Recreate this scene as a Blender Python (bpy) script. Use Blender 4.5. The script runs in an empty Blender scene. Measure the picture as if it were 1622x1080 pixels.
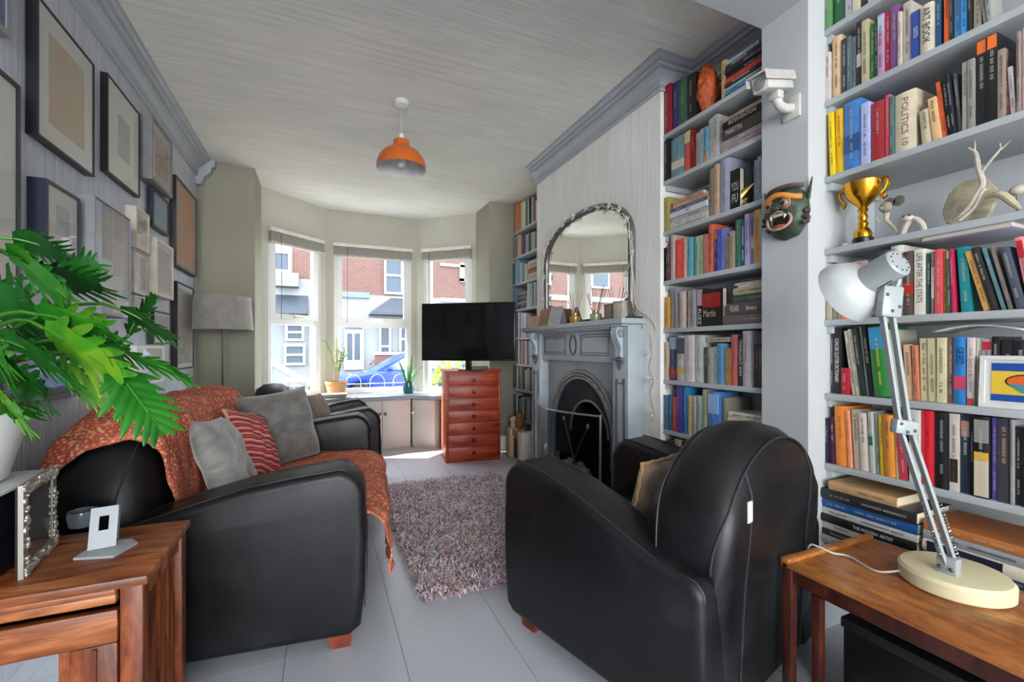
import bpy, bmesh, math, random
from mathutils import Vector, Matrix
random.seed(7)
scene = bpy.context.scene
COL = scene.collection
V = Vector
# ---------------------------------------------------------------- camera, world, light
F, U0, V0, H0 = 700.0, 811.0, 552.0, 1.13
TH = math.atan(302 / 700.0)
CT, ST = math.cos(TH), math.sin(TH)
cd = bpy.data.cameras.new('camera')
cd.sensor_width = 36.0
cd.lens = F / 1622 * 36.0
cd.shift_y = 12 / 1622
cd.clip_start = 0.02
cam = bpy.data.objects.new('camera', cd)
cam.location = (0, 0, H0)
cam.rotation_euler = (math.pi / 2, 0, -TH)
COL.objects.link(cam)
scene.camera = cam

w = bpy.data.worlds.new('sky'); scene.world = w
w.use_nodes = True
nt = w.node_tree
bg = nt.nodes['Background']
bg.inputs[0].default_value = (0.80, 0.89, 1.0, 1)
bg.inputs[1].default_value = 4.2

sun = bpy.data.lights.new('sun', 'SUN')
sun.energy = 14.0
sun.angle = 0.01
sun.color = (1.0, 0.95, 0.86)
so = bpy.data.objects.new('sun', sun)
so.rotation_euler = V((-0.88, 0.38, 0.80)).to_track_quat('Z', 'Y').to_euler()
so.location = (-6, 9, 9)
COL.objects.link(so)

def area(name, loc, target, sx, sy, power, color=(1, 1, 1), portal=False):
    l = bpy.data.lights.new(name, 'AREA')
    l.shape = 'RECTANGLE'; l.size = sx; l.size_y = sy; l.energy = power; l.color = color
    if portal: l.cycles.is_portal = True
    o = bpy.data.objects.new(name, l)
    o.location = loc
    o.rotation_euler = (V(loc) - V(target)).to_track_quat('Z', 'Y').to_euler()
    COL.objects.link(o)
    return o
# added fill light before the closed rear wall, behind the camera
area('rear_fill_light', (0.6, -6.90, 1.32), (0.6, 0, 1.40), 3.0, 2.5, 125, (0.97, 0.98, 1.0))
# second added fill light on the solid left wall, behind the camera
area('side_fill_light', (-0.96, -2.6, 1.55), (0.4, -2.0, 1.5), 2.4, 1.6, 120, (0.97, 0.98, 1.0))
area('bay_portal_mid', (0.575, 5.72, 1.4), (0.575, 0, 1.4), 1.0, 1.7, 1, portal=True)
area('bay_portal_a', (-0.36, 5.42, 1.4), (1.0, 4.0, 1.4), 0.8, 1.7, 1, portal=True)
area('bay_portal_b', (1.51, 5.42, 1.4), (0.2, 4.0, 1.4), 0.8, 1.7, 1, portal=True)

scene.view_settings.view_transform = 'Standard'
scene.view_settings.look = 'None'
scene.view_settings.gamma = 1.0
scene.view_settings.use_curve_mapping = False
scene.view_settings.exposure = 1.35

# ---------------------------------------------------------------- measuring helpers: where a sight line meets a real plane
def PX(u, v, X):
    d = F * X / (CT * (u - 509.0)); return V((X, (d - X * ST) / CT, H0 - (v - V0) * d / F))
def PY(u, v, Y):
    k = (u - U0) / F; X = Y * (ST + k * CT) / (CT - k * ST); d = X * ST + Y * CT
    return V((X, Y, H0 - (v - V0) * d / F))
def PZ(u, v, Z):
    d = F * (H0 - Z) / (v - V0); r = (u - U0) / F * d
    return V((r * CT + d * ST, d * CT - r * ST, Z))
def PD(u, v, d):
    r = (u - U0) / F * d
    return V((r * CT + d * ST, d * CT - r * ST, H0 - (v - V0) * d / F))

# ---------------------------------------------------------------- materials
MATS = {}
def lin(hexs):
    r = []
    for i in (0, 2, 4):
        x = int(hexs[i:i + 2], 16) / 255.0
        r.append(x / 12.92 if x <= 0.04045 else ((x + 0.055) / 1.055) ** 2.4)
    return (r[0], r[1], r[2], 1)
class NT:
    def __init__(s, m):
        s.t = m.node_tree; s.b = s.t.nodes['Principled BSDF']; s.tc = None
    def n(s, kind, **kw):
        nd = s.t.nodes.new(kind)
        for k, v in kw.items():
            if hasattr(nd, k) and k not in nd.inputs.keys(): setattr(nd, k, v)
            else: nd.inputs[k].default_value = v
        return nd
    def l(s, a, b): s.t.links.new(a, b)
    def co(s, scale=(1, 1, 1), kind='Object', rot=(0, 0, 0)):
        tc = s.n('ShaderNodeTexCoord'); mp = s.n('ShaderNodeMapping')
        mp.inputs['Scale'].default_value = scale; mp.inputs['Rotation'].default_value = rot
        s.l(tc.outputs[kind], mp.inputs['Vector']); return mp.outputs['Vector']
    def ramp(s, fac, stops, interp='LINEAR'):
        r = s.n('ShaderNodeValToRGB'); r.color_ramp.interpolation = interp
        e = r.color_ramp.elements
        while len(e) < len(stops): e.new(0.5)
        for i, (p, c) in enumerate(stops): e[i].position = p; e[i].color = c
        s.l(fac, r.inputs['Fac']); return r.outputs['Color']
    def bump(s, h, strength, dist=0.01):
        b = s.n('ShaderNodeBump'); b.inputs['Strength'].default_value = strength; b.inputs['Distance'].default_value = dist
        s.l(h, b.inputs['Height']); s.l(b.outputs['Normal'], s.b.inputs['Normal'])
def dk(c, k): return (c[0] * k, c[1] * k, c[2] * k, 1)
def base(name, rough=0.5, metal=0.0, col=None, spec=0.5):
    m = bpy.data.materials.new(name); m.use_nodes = True
    n = NT(m)
    n.b.inputs['Roughness'].default_value = rough; n.b.inputs['Metallic'].default_value = metal
    n.b.inputs['Specular IOR Level'].default_value = spec
    if col: n.b.inputs['Base Color'].default_value = col
    MATS[name] = m
    return m, n
def plain(hexs, rough=0.5, metal=0.0, var=0.12, scale=14, bump=0.0, spec=0.5, world=False):
    key = 'p_%s_%g_%g_%g_%g' % (hexs, rough, metal, scale, bump)
    if key in MATS: return MATS[key]
    m, n = base(key, rough, metal, spec=spec)
    c = lin(hexs)
    no = n.n('ShaderNodeTexNoise', Scale=scale, Detail=4.0)
    n.l(n.co(), no.inputs['Vector'])
    n.l(n.ramp(no.outputs['Fac'], [(0.3, dk(c, 1 - var)), (0.7, dk(c, 1 + var))]), n.b.inputs['Base Color'])
    if bump: n.bump(no.outputs['Fac'], bump, 0.004)
    return m
def wood(name, a, b, dark, scale=(2, 30, 30), rough=0.4, dist=3.0, bump=0.08):
    m, n = base(name, rough)
    no = n.n('ShaderNodeTexNoise', Scale=1.0, Detail=6.0, Distortion=dist * 0.2)
    n.l(n.co(scale), no.inputs['Vector'])
    n2 = n.n('ShaderNodeTexNoise', Scale=3.2, Detail=3.0)
    n.l(n.co((scale[0], scale[1] * 3, scale[2] * 3)), n2.inputs['Vector'])
    c1 = n.ramp(no.outputs['Fac'], [(0.3, lin(dark)), (0.47, lin(a)), (0.7, lin(b))])
    mx = n.n('ShaderNodeMix', data_type='RGBA', blend_type='MULTIPLY')
    mx.inputs[0].default_value = 0.45
    n.l(c1, mx.inputs[6])
    n.l(n.ramp(n2.outputs['Fac'], [(0.38, (0.35, 0.3, 0.28, 1)), (0.55, (1, 1, 1, 1))]), mx.inputs[7])
    n.l(mx.outputs[2], n.b.inputs['Base Color'])
    n.bump(n2.outputs['Fac'], bump, 0.002)
    return m
def ribbed(name, hexs, axis, freq, rough=0.7, strength=0.35, var=0.10, stretch=14):
    """embossed wallpaper: irregular ribs running along one axis"""
    m, n = base(name, rough)
    c = lin(hexs)
    sc = [freq / stretch] * 3; sc[axis] = freq
    no = n.n('ShaderNodeTexNoise', Scale=1.0, Detail=3.0, Roughness=0.6)
    n.l(n.co(tuple(sc)), no.inputs['Vector'])
    n2 = n.n('ShaderNodeTexNoise', Scale=1.6, Detail=3.0)
    n.l(n.co(), n2.inputs['Vector'])
    a = n.ramp(no.outputs['Fac'], [(0.33, dk(c, 1 - var * 1.6)), (0.66, dk(c, 1 + var))])
    mx = n.n('ShaderNodeMix', data_type='RGBA', blend_type='MULTIPLY'); mx.inputs[0].default_value = 1
    n.l(a, mx.inputs[6])
    n.l(n.ramp(n2.outputs['Fac'], [(0.3, (0.9, 0.9, 0.9, 1)), (0.7, (1, 1, 1, 1))]), mx.inputs[7])
    n.l(mx.outputs[2], n.b.inputs['Base Color'])
    n.bump(no.outputs['Fac'], strength, 0.006)
    return m
def mk_leather():
    m, n = base('leather', 0.36, spec=0.38)
    no = n.n('ShaderNodeTexNoise', Scale=5.0, Detail=6.0, Roughness=0.65)
    n.l(n.co(), no.inputs['Vector'])
    n.l(n.ramp(no.outputs['Fac'], [(0.32, lin('0b0c0e')), (0.62, lin('151619')), (0.8, lin('282829'))]), n.b.inputs['Base Color'])
    n.l(n.ramp(no.outputs['Fac'], [(0.3, (0.34, 0.34, 0.34, 1)), (0.8, (0.55, 0.55, 0.55, 1))]), n.b.inputs['Roughness'])
    vo = n.n('ShaderNodeTexVoronoi', Scale=260.0)
    n.l(n.co(), vo.inputs['Vector'])
    n3 = n.n('ShaderNodeTexNoise', Scale=9.0, Detail=3.0)
    n.l(n.co(), n3.inputs['Vector'])
    ad = n.n('ShaderNodeMath', operation='MULTIPLY_ADD')
    n.l(n3.outputs['Fac'], ad.inputs[0]); ad.inputs[1].default_value = 9.0; n.l(vo.outputs['Distance'], ad.inputs[2])
    n.bump(ad.outputs[0], 0.10, 0.0014)
    return m
def mk_throw():
    m, n = base('throw_weave', 0.9)
    vo = n.n('ShaderNodeTexVoronoi', Scale=58.0); n.l(n.co((1, 1, 1)), vo.inputs['Vector'])
    ck = n.n('ShaderNodeTexBrick', Scale=6.0)
    ck.inputs['Color1'].default_value = (1, 1, 1, 1); ck.inputs['Color2'].default_value = (0.86, 0.86, 0.86, 1); ck.inputs['Mortar'].default_value = (0.35, 0.35, 0.35, 1)
    ck.inputs['Mortar Size'].default_value = 0.035; ck.offset = 0.0
    ck.inputs['Brick Width'].default_value = 0.5; ck.inputs['Row Height'].default_value = 0.5
    n.l(n.co((1, 1, 1), rot=(0, 0, 0.3)), ck.inputs['Vector'])
    a = n.ramp(vo.outputs['Distance'], [(0.18, lin('e8c090')), (0.38, lin('d46a50')), (0.62, lin('b8402e')), (0.85, lin('e0a070'))])
    no = n.n('ShaderNodeTexNoise', Scale=3.0, Detail=2.0); n.l(n.co(), no.inputs['Vector'])
    mx = n.n('ShaderNodeMix', data_type='RGBA', blend_type='MULTIPLY'); mx.inputs[0].default_value = 0.55
    n.l(a, mx.inputs[6]); n.l(ck.outputs['Color'], mx.inputs[7])
    m2 = n.n('ShaderNodeMix', data_type='RGBA', blend_type='MIX')
    n.l(n.ramp(no.outputs['Fac'], [(0.4, (0, 0, 0, 1)), (0.7, (0.45, 0.45, 0.45, 1))]), m2.inputs[0])
    n.l(mx.outputs[2], m2.inputs[6]); m2.inputs[7].default_value = lin('e08a74')
    n.l(m2.outputs[2], n.b.inputs['Base Color'])
    n.bump(vo.outputs['Distance'], 0.5, 0.004)
    return m
def stripes(name, cols, freq, rot=(0, 0, 0), axis='X', rough=0.9):
    m, n = base(name, rough)
    wv = n.n('ShaderNodeTexWave', Scale=freq, Distortion=0.4); wv.wave_type = 'BANDS'; wv.bands_direction = axis; wv.wave_profile = 'SAW'
    n.l(n.co((1, 1, 1), rot=rot), wv.inputs['Vector'])
    k = len(cols)
    n.l(n.ramp(wv.outputs['Fac'], [(i / k, lin(c)) for i, c in enumerate(cols)], 'CONSTANT'), n.b.inputs['Base Color'])
    no = n.n('ShaderNodeTexNoise', Scale=300.0); n.l(n.co(), no.inputs['Vector']); n.bump(no.outputs['Fac'], 0.4, 0.002)
    return m
def mk_velvet(name, a, b):
    m, n = base(name, 0.85)
    no = n.n('ShaderNodeTexNoise', Scale=7.0, Detail=5.0, Distortion=1.2); n.l(n.co((1, 2.2, 1)), no.inputs['Vector'])
    n.l(n.ramp(no.outputs['Fac'], [(0.3, lin(a)), (0.7, lin(b))]), n.b.inputs['Base Color'])
    n.b.inputs['Sheen Weight'].default_value = 0.5
    n.bump(no.outputs['Fac'], 0.3, 0.006)
    return m
def mk_pile():
    m, n = base('rug_pile', 0.95)
    vo = n.n('ShaderNodeTexVoronoi', Scale=75.0); n.l(n.co((1, 1, 0.05)), vo.inputs['Vector'])
    sp = n.n('ShaderNodeSeparateColor'); n.l(vo.outputs['Color'], sp.inputs[0])
    a = n.ramp(sp.outputs[0], [(0.0, lin('a08088')), (0.14, lin('dcd4dc')), (0.30, lin('c8a0a8')), (0.44, lin('e8e2e0')), (0.58, lin('aaa4b2')), (0.70, lin('c6b4bc')), (0.80, lin('c8a88e')), (0.88, lin('8490a0')), (0.94, lin('b87078'))], 'CONSTANT')
    n.l(a, n.b.inputs['Base Color'])
    return m
def mk_glass(name='pane_glass', tint=(1, 1, 1, 1), refl=0.07):
    m = bpy.data.materials.new(name); m.use_nodes = True
    t = m.node_tree; t.nodes.remove(t.nodes['Principled BSDF'])
    out = t.nodes['Material Output']
    tr = t.nodes.new('ShaderNodeBsdfTransparent'); tr.inputs[0].default_value = tint
    gl = t.nodes.new('ShaderNodeBsdfGlossy'); gl.inputs['Roughness'].default_value = 0.02
    mx = t.nodes.new('ShaderNodeMixShader')
    lw = t.nodes.new('ShaderNodeLayerWeight'); lw.inputs[0].default_value = 0.5
    pw = t.nodes.new('ShaderNodeMath'); pw.operation = 'POWER'; pw.inputs[1].default_value = 4.0
    ml = t.nodes.new('ShaderNodeMath'); ml.operation = 'MULTIPLY_ADD'; ml.inputs[1].default_value = 0.40; ml.inputs[2].default_value = 0.001
    t.links.new(lw.outputs['Facing'], pw.inputs[0]); t.links.new(pw.outputs[0], ml.inputs[0]); t.links.new(ml.outputs[0], mx.inputs[0]); t.links.new(tr.outputs[0], mx.inputs[1]); t.links.new(gl.outputs[0], mx.inputs[2])
    t.links.new(mx.outputs[0], out.inputs[0]); MATS[name] = m
    return m
def mk_brick(name, c1, c2, mort, sc=1.0):
    m, n = base(name, 0.9)
    b = n.n('ShaderNodeTexBrick', Scale=1.0)
    b.inputs['Color1'].default_value = lin(c1); b.inputs['Color2'].default_value = lin(c2); b.inputs['Mortar'].default_value = lin(mort)
    b.inputs['Mortar Size'].default_value = 0.012; b.inputs['Brick Width'].default_value = 0.23; b.inputs['Row Height'].default_value = 0.075
    n.l(n.co((1, 1, 1), rot=(math.pi / 2, 0, 0)), b.inputs['Vector'])
    n.l(b.outputs['Color'], n.b.inputs['Base Color'])
    n.bump(b.outputs['Fac'], -0.4, 0.01)
    return m
def art(name, cols, scale, stretch=(1, 1, 1), rough=0.35, kind='noise'):
    m, n = base(name, rough)
    if kind == 'noise':
        no = n.n('ShaderNodeTexNoise', Scale=scale, Detail=5.0, Distortion=1.0); f = no.outputs['Fac']
        lo, hi = 0.28, 0.72
    else:
        no = n.n('ShaderNodeTexVoronoi', Scale=scale, distance='CHEBYCHEV'); lo, hi = 0.0, 1.0
    n.l(n.co(stretch), no.inputs['Vector'])
    if kind != 'noise':
        sp = n.n('ShaderNodeSeparateColor'); n.l(no.outputs['Color'], sp.inputs[0]); f = sp.outputs[0]
    k = len(cols)
    n.l(n.ramp(f, [(lo + (hi - lo) * i / max(1, k - 1 if kind == 'noise' else k), lin(c)) for i, c in enumerate(cols)], 'LINEAR' if kind == 'noise' else 'CONSTANT'), n.b.inputs['Base Color'])
    return m
def collage(name, cols):
    m, n = base(name, 0.4)
    tc = n.n('ShaderNodeTexCoord'); sx = n.n('ShaderNodeSeparateXYZ'); cx = n.n('ShaderNodeCombineXYZ')
    n.l(tc.outputs['Object'], sx.inputs[0]); n.l(sx.outputs[2], cx.inputs[0]); n.l(sx.outputs[1], cx.inputs[1])
    fl_ = []
    for k, (bw, rh) in enumerate(((0.17, 0.115), (0.11, 0.08))):
        b = n.n('ShaderNodeTexBrick', Scale=1.0); b.inputs['Mortar Size'].default_value = 0.002
        b.inputs['Brick Width'].default_value = bw; b.inputs['Row Height'].default_value = rh
        b.inputs['Color1'].default_value = lin(cols[2 * k]); b.inputs['Color2'].default_value = lin(cols[2 * k + 1]); b.inputs['Mortar'].default_value = lin(cols[4]); b.offset = 0.37
        n.l(cx.outputs[0], b.inputs['Vector']); fl_.append(b)
    mx = n.n('ShaderNodeMix', data_type='RGBA', blend_type='MIX'); mx.inputs[0].default_value = 0.5
    n.l(fl_[0].outputs['Color'], mx.inputs[6]); n.l(fl_[1].outputs['Color'], mx.inputs[7])
    n.l(mx.outputs[2], n.b.inputs['Base Color'])
    return m
def mk_leaf():
    m, n = base('leaf_green', 0.38)
    no = n.n('ShaderNodeTexNoise', Scale=9.0, Detail=3.0); n.l(n.co(), no.inputs['Vector'])
    n.l(n.ramp(no.outputs['Fac'], [(0.3, lin('155a18')), (0.55, lin('2a801c')), (0.75, lin('5c9c24'))]), n.b.inputs['Base Color'])
    n.b.inputs['Transmission Weight'].default_value = 0.0
    n.b.inputs['Subsurface Weight'].default_value = 0.0
    return m

LEATHER = mk_leather(); THROW = mk_throw(); PILE = mk_pile(); GLASS = mk_glass(); LEAF = mk_leaf()
OAK = wood('oak', '8c4a22', 'bc7444', '56290f', (5, 26, 26))
OAKV = wood('oak_upright', '7a3a1a', 'a85c30', '46200f', (26, 26, 4))
TEAK = wood('teak', 'a4622e', 'c88a4c', '784420', (14, 3, 30), 0.35)
MAHOG = wood('mahogany', 'a83a1c', 'c8542c', '7a2412', (3, 20, 26), 0.4)
PINE = wood('pine', 'b08a5c', 'd0ac7c', '80603a', (20, 20, 5))
CEIL = ribbed('ceiling_paper', 'f2f0e8', 1, 70, 0.8, 0.40, 0.06, 26)
WALLG = ribbed('grey_wallpaper', 'c4c8d0', 1, 90, 0.5, 0.5, 0.14, 40)
WALLB = ribbed('beige_wallpaper', 'd0cec0', 1, 90, 0.8, 0.18, 0.03, 30)
WALLX = ribbed('beige_wallpaper_front', 'c2c0b0', 0, 90, 0.8, 0.10, 0.012, 30)
WALLC = ribbed('breast_wallpaper', 'eeede8', 1, 80, 0.75, 0.22, 0.06, 30)
PAINT = plain('b8bcbe', 0.6, var=0.03, scale=3)
TRIM = plain('aeb3b9', 0.5, var=0.05, scale=6)
SHELF = plain('b0b6b8', 0.45, var=0.05, scale=8)
WHITE = plain('e6e6e2', 0.35, var=0.02, scale=5)
UPVC = plain('e2e2de', 0.3, var=0.02, scale=5)
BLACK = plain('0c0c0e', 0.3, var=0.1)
MIRROR = base('mirror_glass', 0.01, 1.0, (0.92, 0.93, 0.92, 1))[0]
SCREEN = base('tv_screen', 0.08, 0.0, (0.004, 0.004, 0.005, 1), 0.5)[0]
IRON = plain('868b90', 0.36, 0.3, 0.15, 12)
BLUEGREY = plain('a8b2b8', 0.35, 0.1, 0.08, 8)
NAVYSIDE = plain('56646e', 0.4, 0.1, 0.06, 8)
GOLD = plain('d89a28', 0.2, 1.0, 0.1, 9)
BRASS = plain('c8a860', 0.25, 1.0, 0.1, 9)
CHROME = plain('c8c8cc', 0.12, 1.0, 0.03, 9)
ENAMEL = plain('989e9e', 0.18, 0.0, 0.03, 9)
CREAM = plain('d8cfa8', 0.45, 0.0, 0.04, 9)
PAGES = stripes('page_edges', ['d8ceb4', 'c8bca0', 'ddd4bc', 'cfc4a8'], 120, axis='Y')
# ---------------------------------------------------------------- mesh helpers
class MB:
    def __init__(s, M=None): s.v = []; s.f = []; s.M = M
    def add(s, vs, fs):
        o = len(s.v)
        if s.M is not None: vs = [s.M @ V(p) for p in vs]
        s.v += [tuple(p) for p in vs]; s.f += [tuple(i + o for i in f) for f in fs]; return s
    def box(s, x0, x1, y0, y1, z0, z1):
        x0, x1 = sorted((x0, x1)); y0, y1 = sorted((y0, y1)); z0, z1 = sorted((z0, z1))
        return s.add([(x0, y0, z0), (x1, y0, z0), (x1, y1, z0), (x0, y1, z0), (x0, y0, z1), (x1, y0, z1), (x1, y1, z1), (x0, y1, z1)],
                     [(0, 3, 2, 1), (4, 5, 6, 7), (0, 1, 5, 4), (1, 2, 6, 5), (2, 3, 7, 6), (3, 0, 4, 7)])
    def bm(s, b):
        b.verts.index_update()
        s.add([v.co.copy() for v in b.verts], [[v.index for v in f.verts] for f in b.faces]); b.free(); return s
    def rbox(s, x0, x1, y0, y1, z0, z1, r=0.01, seg=2):
        b = bmesh.new(); bmesh.ops.create_cube(b, size=1)
        for v in b.verts:
            v.co = V(((x0 + x1) / 2 + v.co.x * abs(x1 - x0), (y0 + y1) / 2 + v.co.y * abs(y1 - y0), (z0 + z1) / 2 + v.co.z * abs(z1 - z0)))
        bmesh.ops.bevel(b, geom=list(b.edges), offset=r, segments=seg, affect='EDGES', profile=0.5)
        return s.bm(b)
    def prism(s, poly, a0, a1, axis='y', r=0, seg=3):
        """extrude a 2-D outline; axis y: outline in xz, axis x: outline in yz, axis z: outline in xy"""
        def p3(p, a):
            return {'y': (p[0], a, p[1]), 'x': (a, p[0], p[1]), 'z': (p[0], p[1], a)}[axis]
        n = len(poly)
        vs = [p3(p, a0) for p in poly] + [p3(p, a1) for p in poly]
        fs = [tuple(range(n)), tuple(range(2 * n - 1, n - 1, -1))] + [(i, i + n, (i + 1) % n + n, (i + 1) % n) for i in range(n)]
        b = bmesh.new(); bv = [b.verts.new(p) for p in vs]
        for f in fs: b.faces.new([bv[i] for i in f])
        bmesh.ops.recalc_face_normals(b, faces=b.faces)
        if r:
            b.verts.index_update()
            eds = [e for e in b.edges if (e.verts[0].index < n) == (e.verts[1].index < n)]
            bmesh.ops.bevel(b, geom=eds, offset=r, segments=seg, affect='EDGES', profile=0.5)
        return s.bm(b)
    def tube(s, pts, r, n=8, caps=True, closed=False):
        pts = [V(p) for p in pts]; vs = []; fs = []
        m = len(pts); up = None
        for i, p in enumerate(pts):
            if closed: t = pts[(i + 1) % m] - pts[i - 1]
            else: t = pts[min(i + 1, m - 1)] - pts[max(i - 1, 0)]
            t = t.normalized()
            if up is None:
                up = V((0, 0, 1)) if abs(t.z) < 0.9 else V((1, 0, 0))
            a = (up - t * up.dot(t)).normalized(); up = a; bb = t.cross(a)
            rr = r[i] if isinstance(r, (list, tuple)) else r
            for k in range(n):
                an = 2 * math.pi * k / n
                vs.append(p + a * math.cos(an) * rr + bb * math.sin(an) * rr)
        for i in range(m if closed else m - 1):
            j = (i + 1) % m
            for k in range(n):
                fs.append((i * n + k, i * n + (k + 1) % n, j * n + (k + 1) % n, j * n + k))
        if caps and not closed:
            fs.append(tuple(range(n - 1, -1, -1))); fs.append(tuple((m - 1) * n + k for k in range(n)))
        return s.add(vs, fs)
    def lathe(s, prof, n=24, at=(0, 0, 0), sx=1, sy=1, cap=True):
        vs = []; fs = []; at = V(at)
        for r, z in prof:
            for k in range(n):
                a = 2 * math.pi * k / n
                vs.append((at.x + r * math.cos(a) * sx, at.y + r * math.sin(a) * sy, at.z + z))
        for i in range(len(prof) - 1):
            for k in range(n):
                fs.append((i * n + k, i * n + (k + 1) % n, (i + 1) * n + (k + 1) % n, (i + 1) * n + k))
        if cap and prof[0][0] > 1e-5: fs.append(tuple(range(n - 1, -1, -1)))
        if cap and prof[-1][0] > 1e-5: fs.append(tuple((len(prof) - 1) * n + k for k in range(n)))
        return s.add(vs, fs)
    def ball(s, c, rx, ry=None, rz=None, n=12, m=8):
        ry = ry or rx; rz = rz or rx
        pr = []
        vs = []; fs = []
        for i in range(m + 1):
            t = math.pi * i / m
            for k in range(n):
                a = 2 * math.pi * k / n
                vs.append((c[0] + rx * math.sin(t) * math.cos(a), c[1] + ry * math.sin(t) * math.sin(a), c[2] - rz * math.cos(t)))
        for i in range(m):
            for k in range(n):
                fs.append((i * n + k, i * n + (k + 1) % n, (i + 1) * n + (k + 1) % n, (i + 1) * n + k))
        return s.add(vs, fs)
    def grid(s, P, flip=False):
        """P[i][j] -> sheet"""
        n, m = len(P), len(P[0]); vs = [p for row in P for p in row]
        fs = []
        for i in range(n - 1):
            for j in range(m - 1):
                f = (i * m + j, i * m + j + 1, (i + 1) * m + j + 1, (i + 1) * m + j)
                fs.append(f[::-1] if flip else f)
        return s.add(vs, fs)
    def build(s, name, mat, parent=None, smooth=True, ang=0.7, clean=False):
        me = bpy.data.meshes.new(name)
        me.from_pydata(s.v, [], s.f)
        if clean:
            b = bmesh.new(); b.from_mesh(me); bmesh.ops.remove_doubles(b, verts=b.verts, dist=1e-5)
            bmesh.ops.recalc_face_normals(b, faces=b.faces); b.to_mesh(me); b.free()
        if smooth:
            me.polygons.foreach_set('use_smooth', [True] * len(me.polygons))
            me.set_sharp_from_angle(angle=ang)
        me.materials.append(mat)
        o = bpy.data.objects.new(name, me); COL.objects.link(o)
        if parent is not None: o.parent = parent
        return o
def tag(o, label, cat, group=None):
    o['label'] = label; o['category'] = cat
    if group: o['group'] = group
    return o
def thing(name, label, cat, loc=(0, 0, 0), rz=0, group=None):
    o = bpy.data.objects.new(name, None); COL.objects.link(o)
    o.empty_display_size = 0.05
    o.location = loc; o.rotation_euler = (0, 0, rz)
    return tag(o, label, cat, group)
def struct(o): o['kind'] = 'structure'; return o
def sempty(name, loc=(0, 0, 0), rz=0):
    o = bpy.data.objects.new(name, None); COL.objects.link(o); o.location = loc; o.rotation_euler = (0, 0, rz)
    return struct(o)
SPLIT = {'door_rail', 'door_stile', 'door_bead', 'apron', 'stretcher', 'side_rail', 'lip', 'side_moulding', 'moulding', 'shelf_moulding', 'firebox', 'blue_band'}
def B(name, mat, parent, *boxes, r=0, seg=2):
    if name in SPLIT and len(boxes) > 1:
        return [B(name, mat, parent, b, r=r, seg=seg) for b in boxes][0]
    m = MB()
    for b in boxes:
        if r: m.rbox(*b, r=r, seg=seg)
        else: m.box(*b)
    return m.build(name, mat, parent)
def text(name, body, mat, parent, origin, xdir, ydir, size, width=None, ext=0.0):
    cu = bpy.data.curves.new(name, 'FONT'); cu.body = body; cu.size = 1; cu.align_x = 'CENTER'; cu.align_y = 'CENTER'; cu.resolution_u = 2
    tmp = bpy.data.objects.new('tmp', cu); COL.objects.link(tmp)
    bpy.context.view_layer.update()
    dg = bpy.context.evaluated_depsgraph_get()
    me = bpy.data.meshes.new_from_object(tmp.evaluated_get(dg))
    bpy.data.objects.remove(tmp); bpy.data.curves.remove(cu)
    xs = [v.co.x for v in me.vertices]; wd = (max(xs) - min(xs)) if xs else 1
    sx = size if width is None else width / wd
    X, Y = V(xdir).normalized(), V(ydir).normalized()
    for v in me.vertices: v.co = V(origin) + X * (v.co.x * sx) + Y * (v.co.y * size)
    me.materials.clear(); me.materials.append(mat); me.name = name
    o = bpy.data.objects.new(name, me); COL.objects.link(o); o.parent = parent
    return o
def arc(cx, cy, r, a0, a1, n, ry=None):
    ry = ry or r
    return [(cx + r * math.cos(math.radians(a0 + (a1 - a0) * i / n)), cy + ry * math.sin(math.radians(a0 + (a1 - a0) * i / n))) for i in range(n + 1)]
def bez(a, b, c, d, n=12):
    a, b, c, d = V(a), V(b), V(c), V(d); r = []
    for i in range(n + 1):
        t = i / n; q = 1 - t
        r.append(a * q ** 3 + b * 3 * q * q * t + c * 3 * q * t * t + d * t ** 3)
    return r
def smoothpts(pts, k=6):
    """Catmull-Rom through points"""
    P = [V(p) for p in pts]; out = []
    for i in range(len(P) - 1):
        p0 = P[max(i - 1, 0)]; p1 = P[i]; p2 = P[i + 1]; p3 = P[min(i + 2, len(P) - 1)]
        for j in range(k):
            t = j / k
            out.append(0.5 * ((2 * p1) + (p2 - p0) * t + (2 * p0 - 5 * p1 + 4 * p2 - p3) * t * t + (3 * p1 - p0 - 3 * p2 + p3) * t ** 3))
    out.append(P[-1]); return out

# ================================================================ THE SETTING
XL, XR, XB, HC = -0.98, 2.20, 1.78, 2.75      # left wall, alcove wall, chimney breast face, ceiling
YF = 4.57                                    # front wall inner face
YB0, YB1 = 1.985, 3.56                       # chimney breast
XP, YP0, YP1 = 1.76, 1.136, 1.335            # pier between the two rooms
# floor: pale tiles laid in columns
fl = struct(B('floor', plain('8e9092', 0.6, var=0.03), None, (XL - 0.1, XR + 0.1, -7.2, 5.9, -0.12, -0.004)))
tm = plain('bcc0c8', 0.33, var=0.04, scale=2.5)
col0 = 0.277 - 0.398 * 4
B('floor_tile', tm, fl, (XL, XR, -7.0, -0.602, -0.004, 0))
for i in range(9):
    x0 = max(XL, col0 + 0.398 * i); x1 = min(XR, col0 + 0.398 * (i + 1))
    if x1 - x0 < 0.02: continue
    y = -0.6 + (0.4 if i % 2 else 0)
    ys = [-0.6] + [y + 0.8 * k for k in range(9) if -0.6 < y + 0.8 * k < 5.55] + [5.56]
    for a, b in zip(ys[:-1], ys[1:]):
        MB().box(x0 + 0.0012, x1 - 0.0012, a + 0.0012, b - 0.0012, -0.004, 0).build('floor_tile', tm, fl, smooth=False)
struct(B('ceiling', CEIL, None, (XL - 0.1, XR + 0.1, -7.2, 5.9, HC, HC + 0.1)))
struct(B('wall_left', WALLG, None, (XL - 0.12, XL, -7.2, YF + 0.4, 0, HC)))
struct(B('wall_right', PAINT, None, (XR, XR + 0.12, -7.2, YF + 0.4, 0, HC)))
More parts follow.
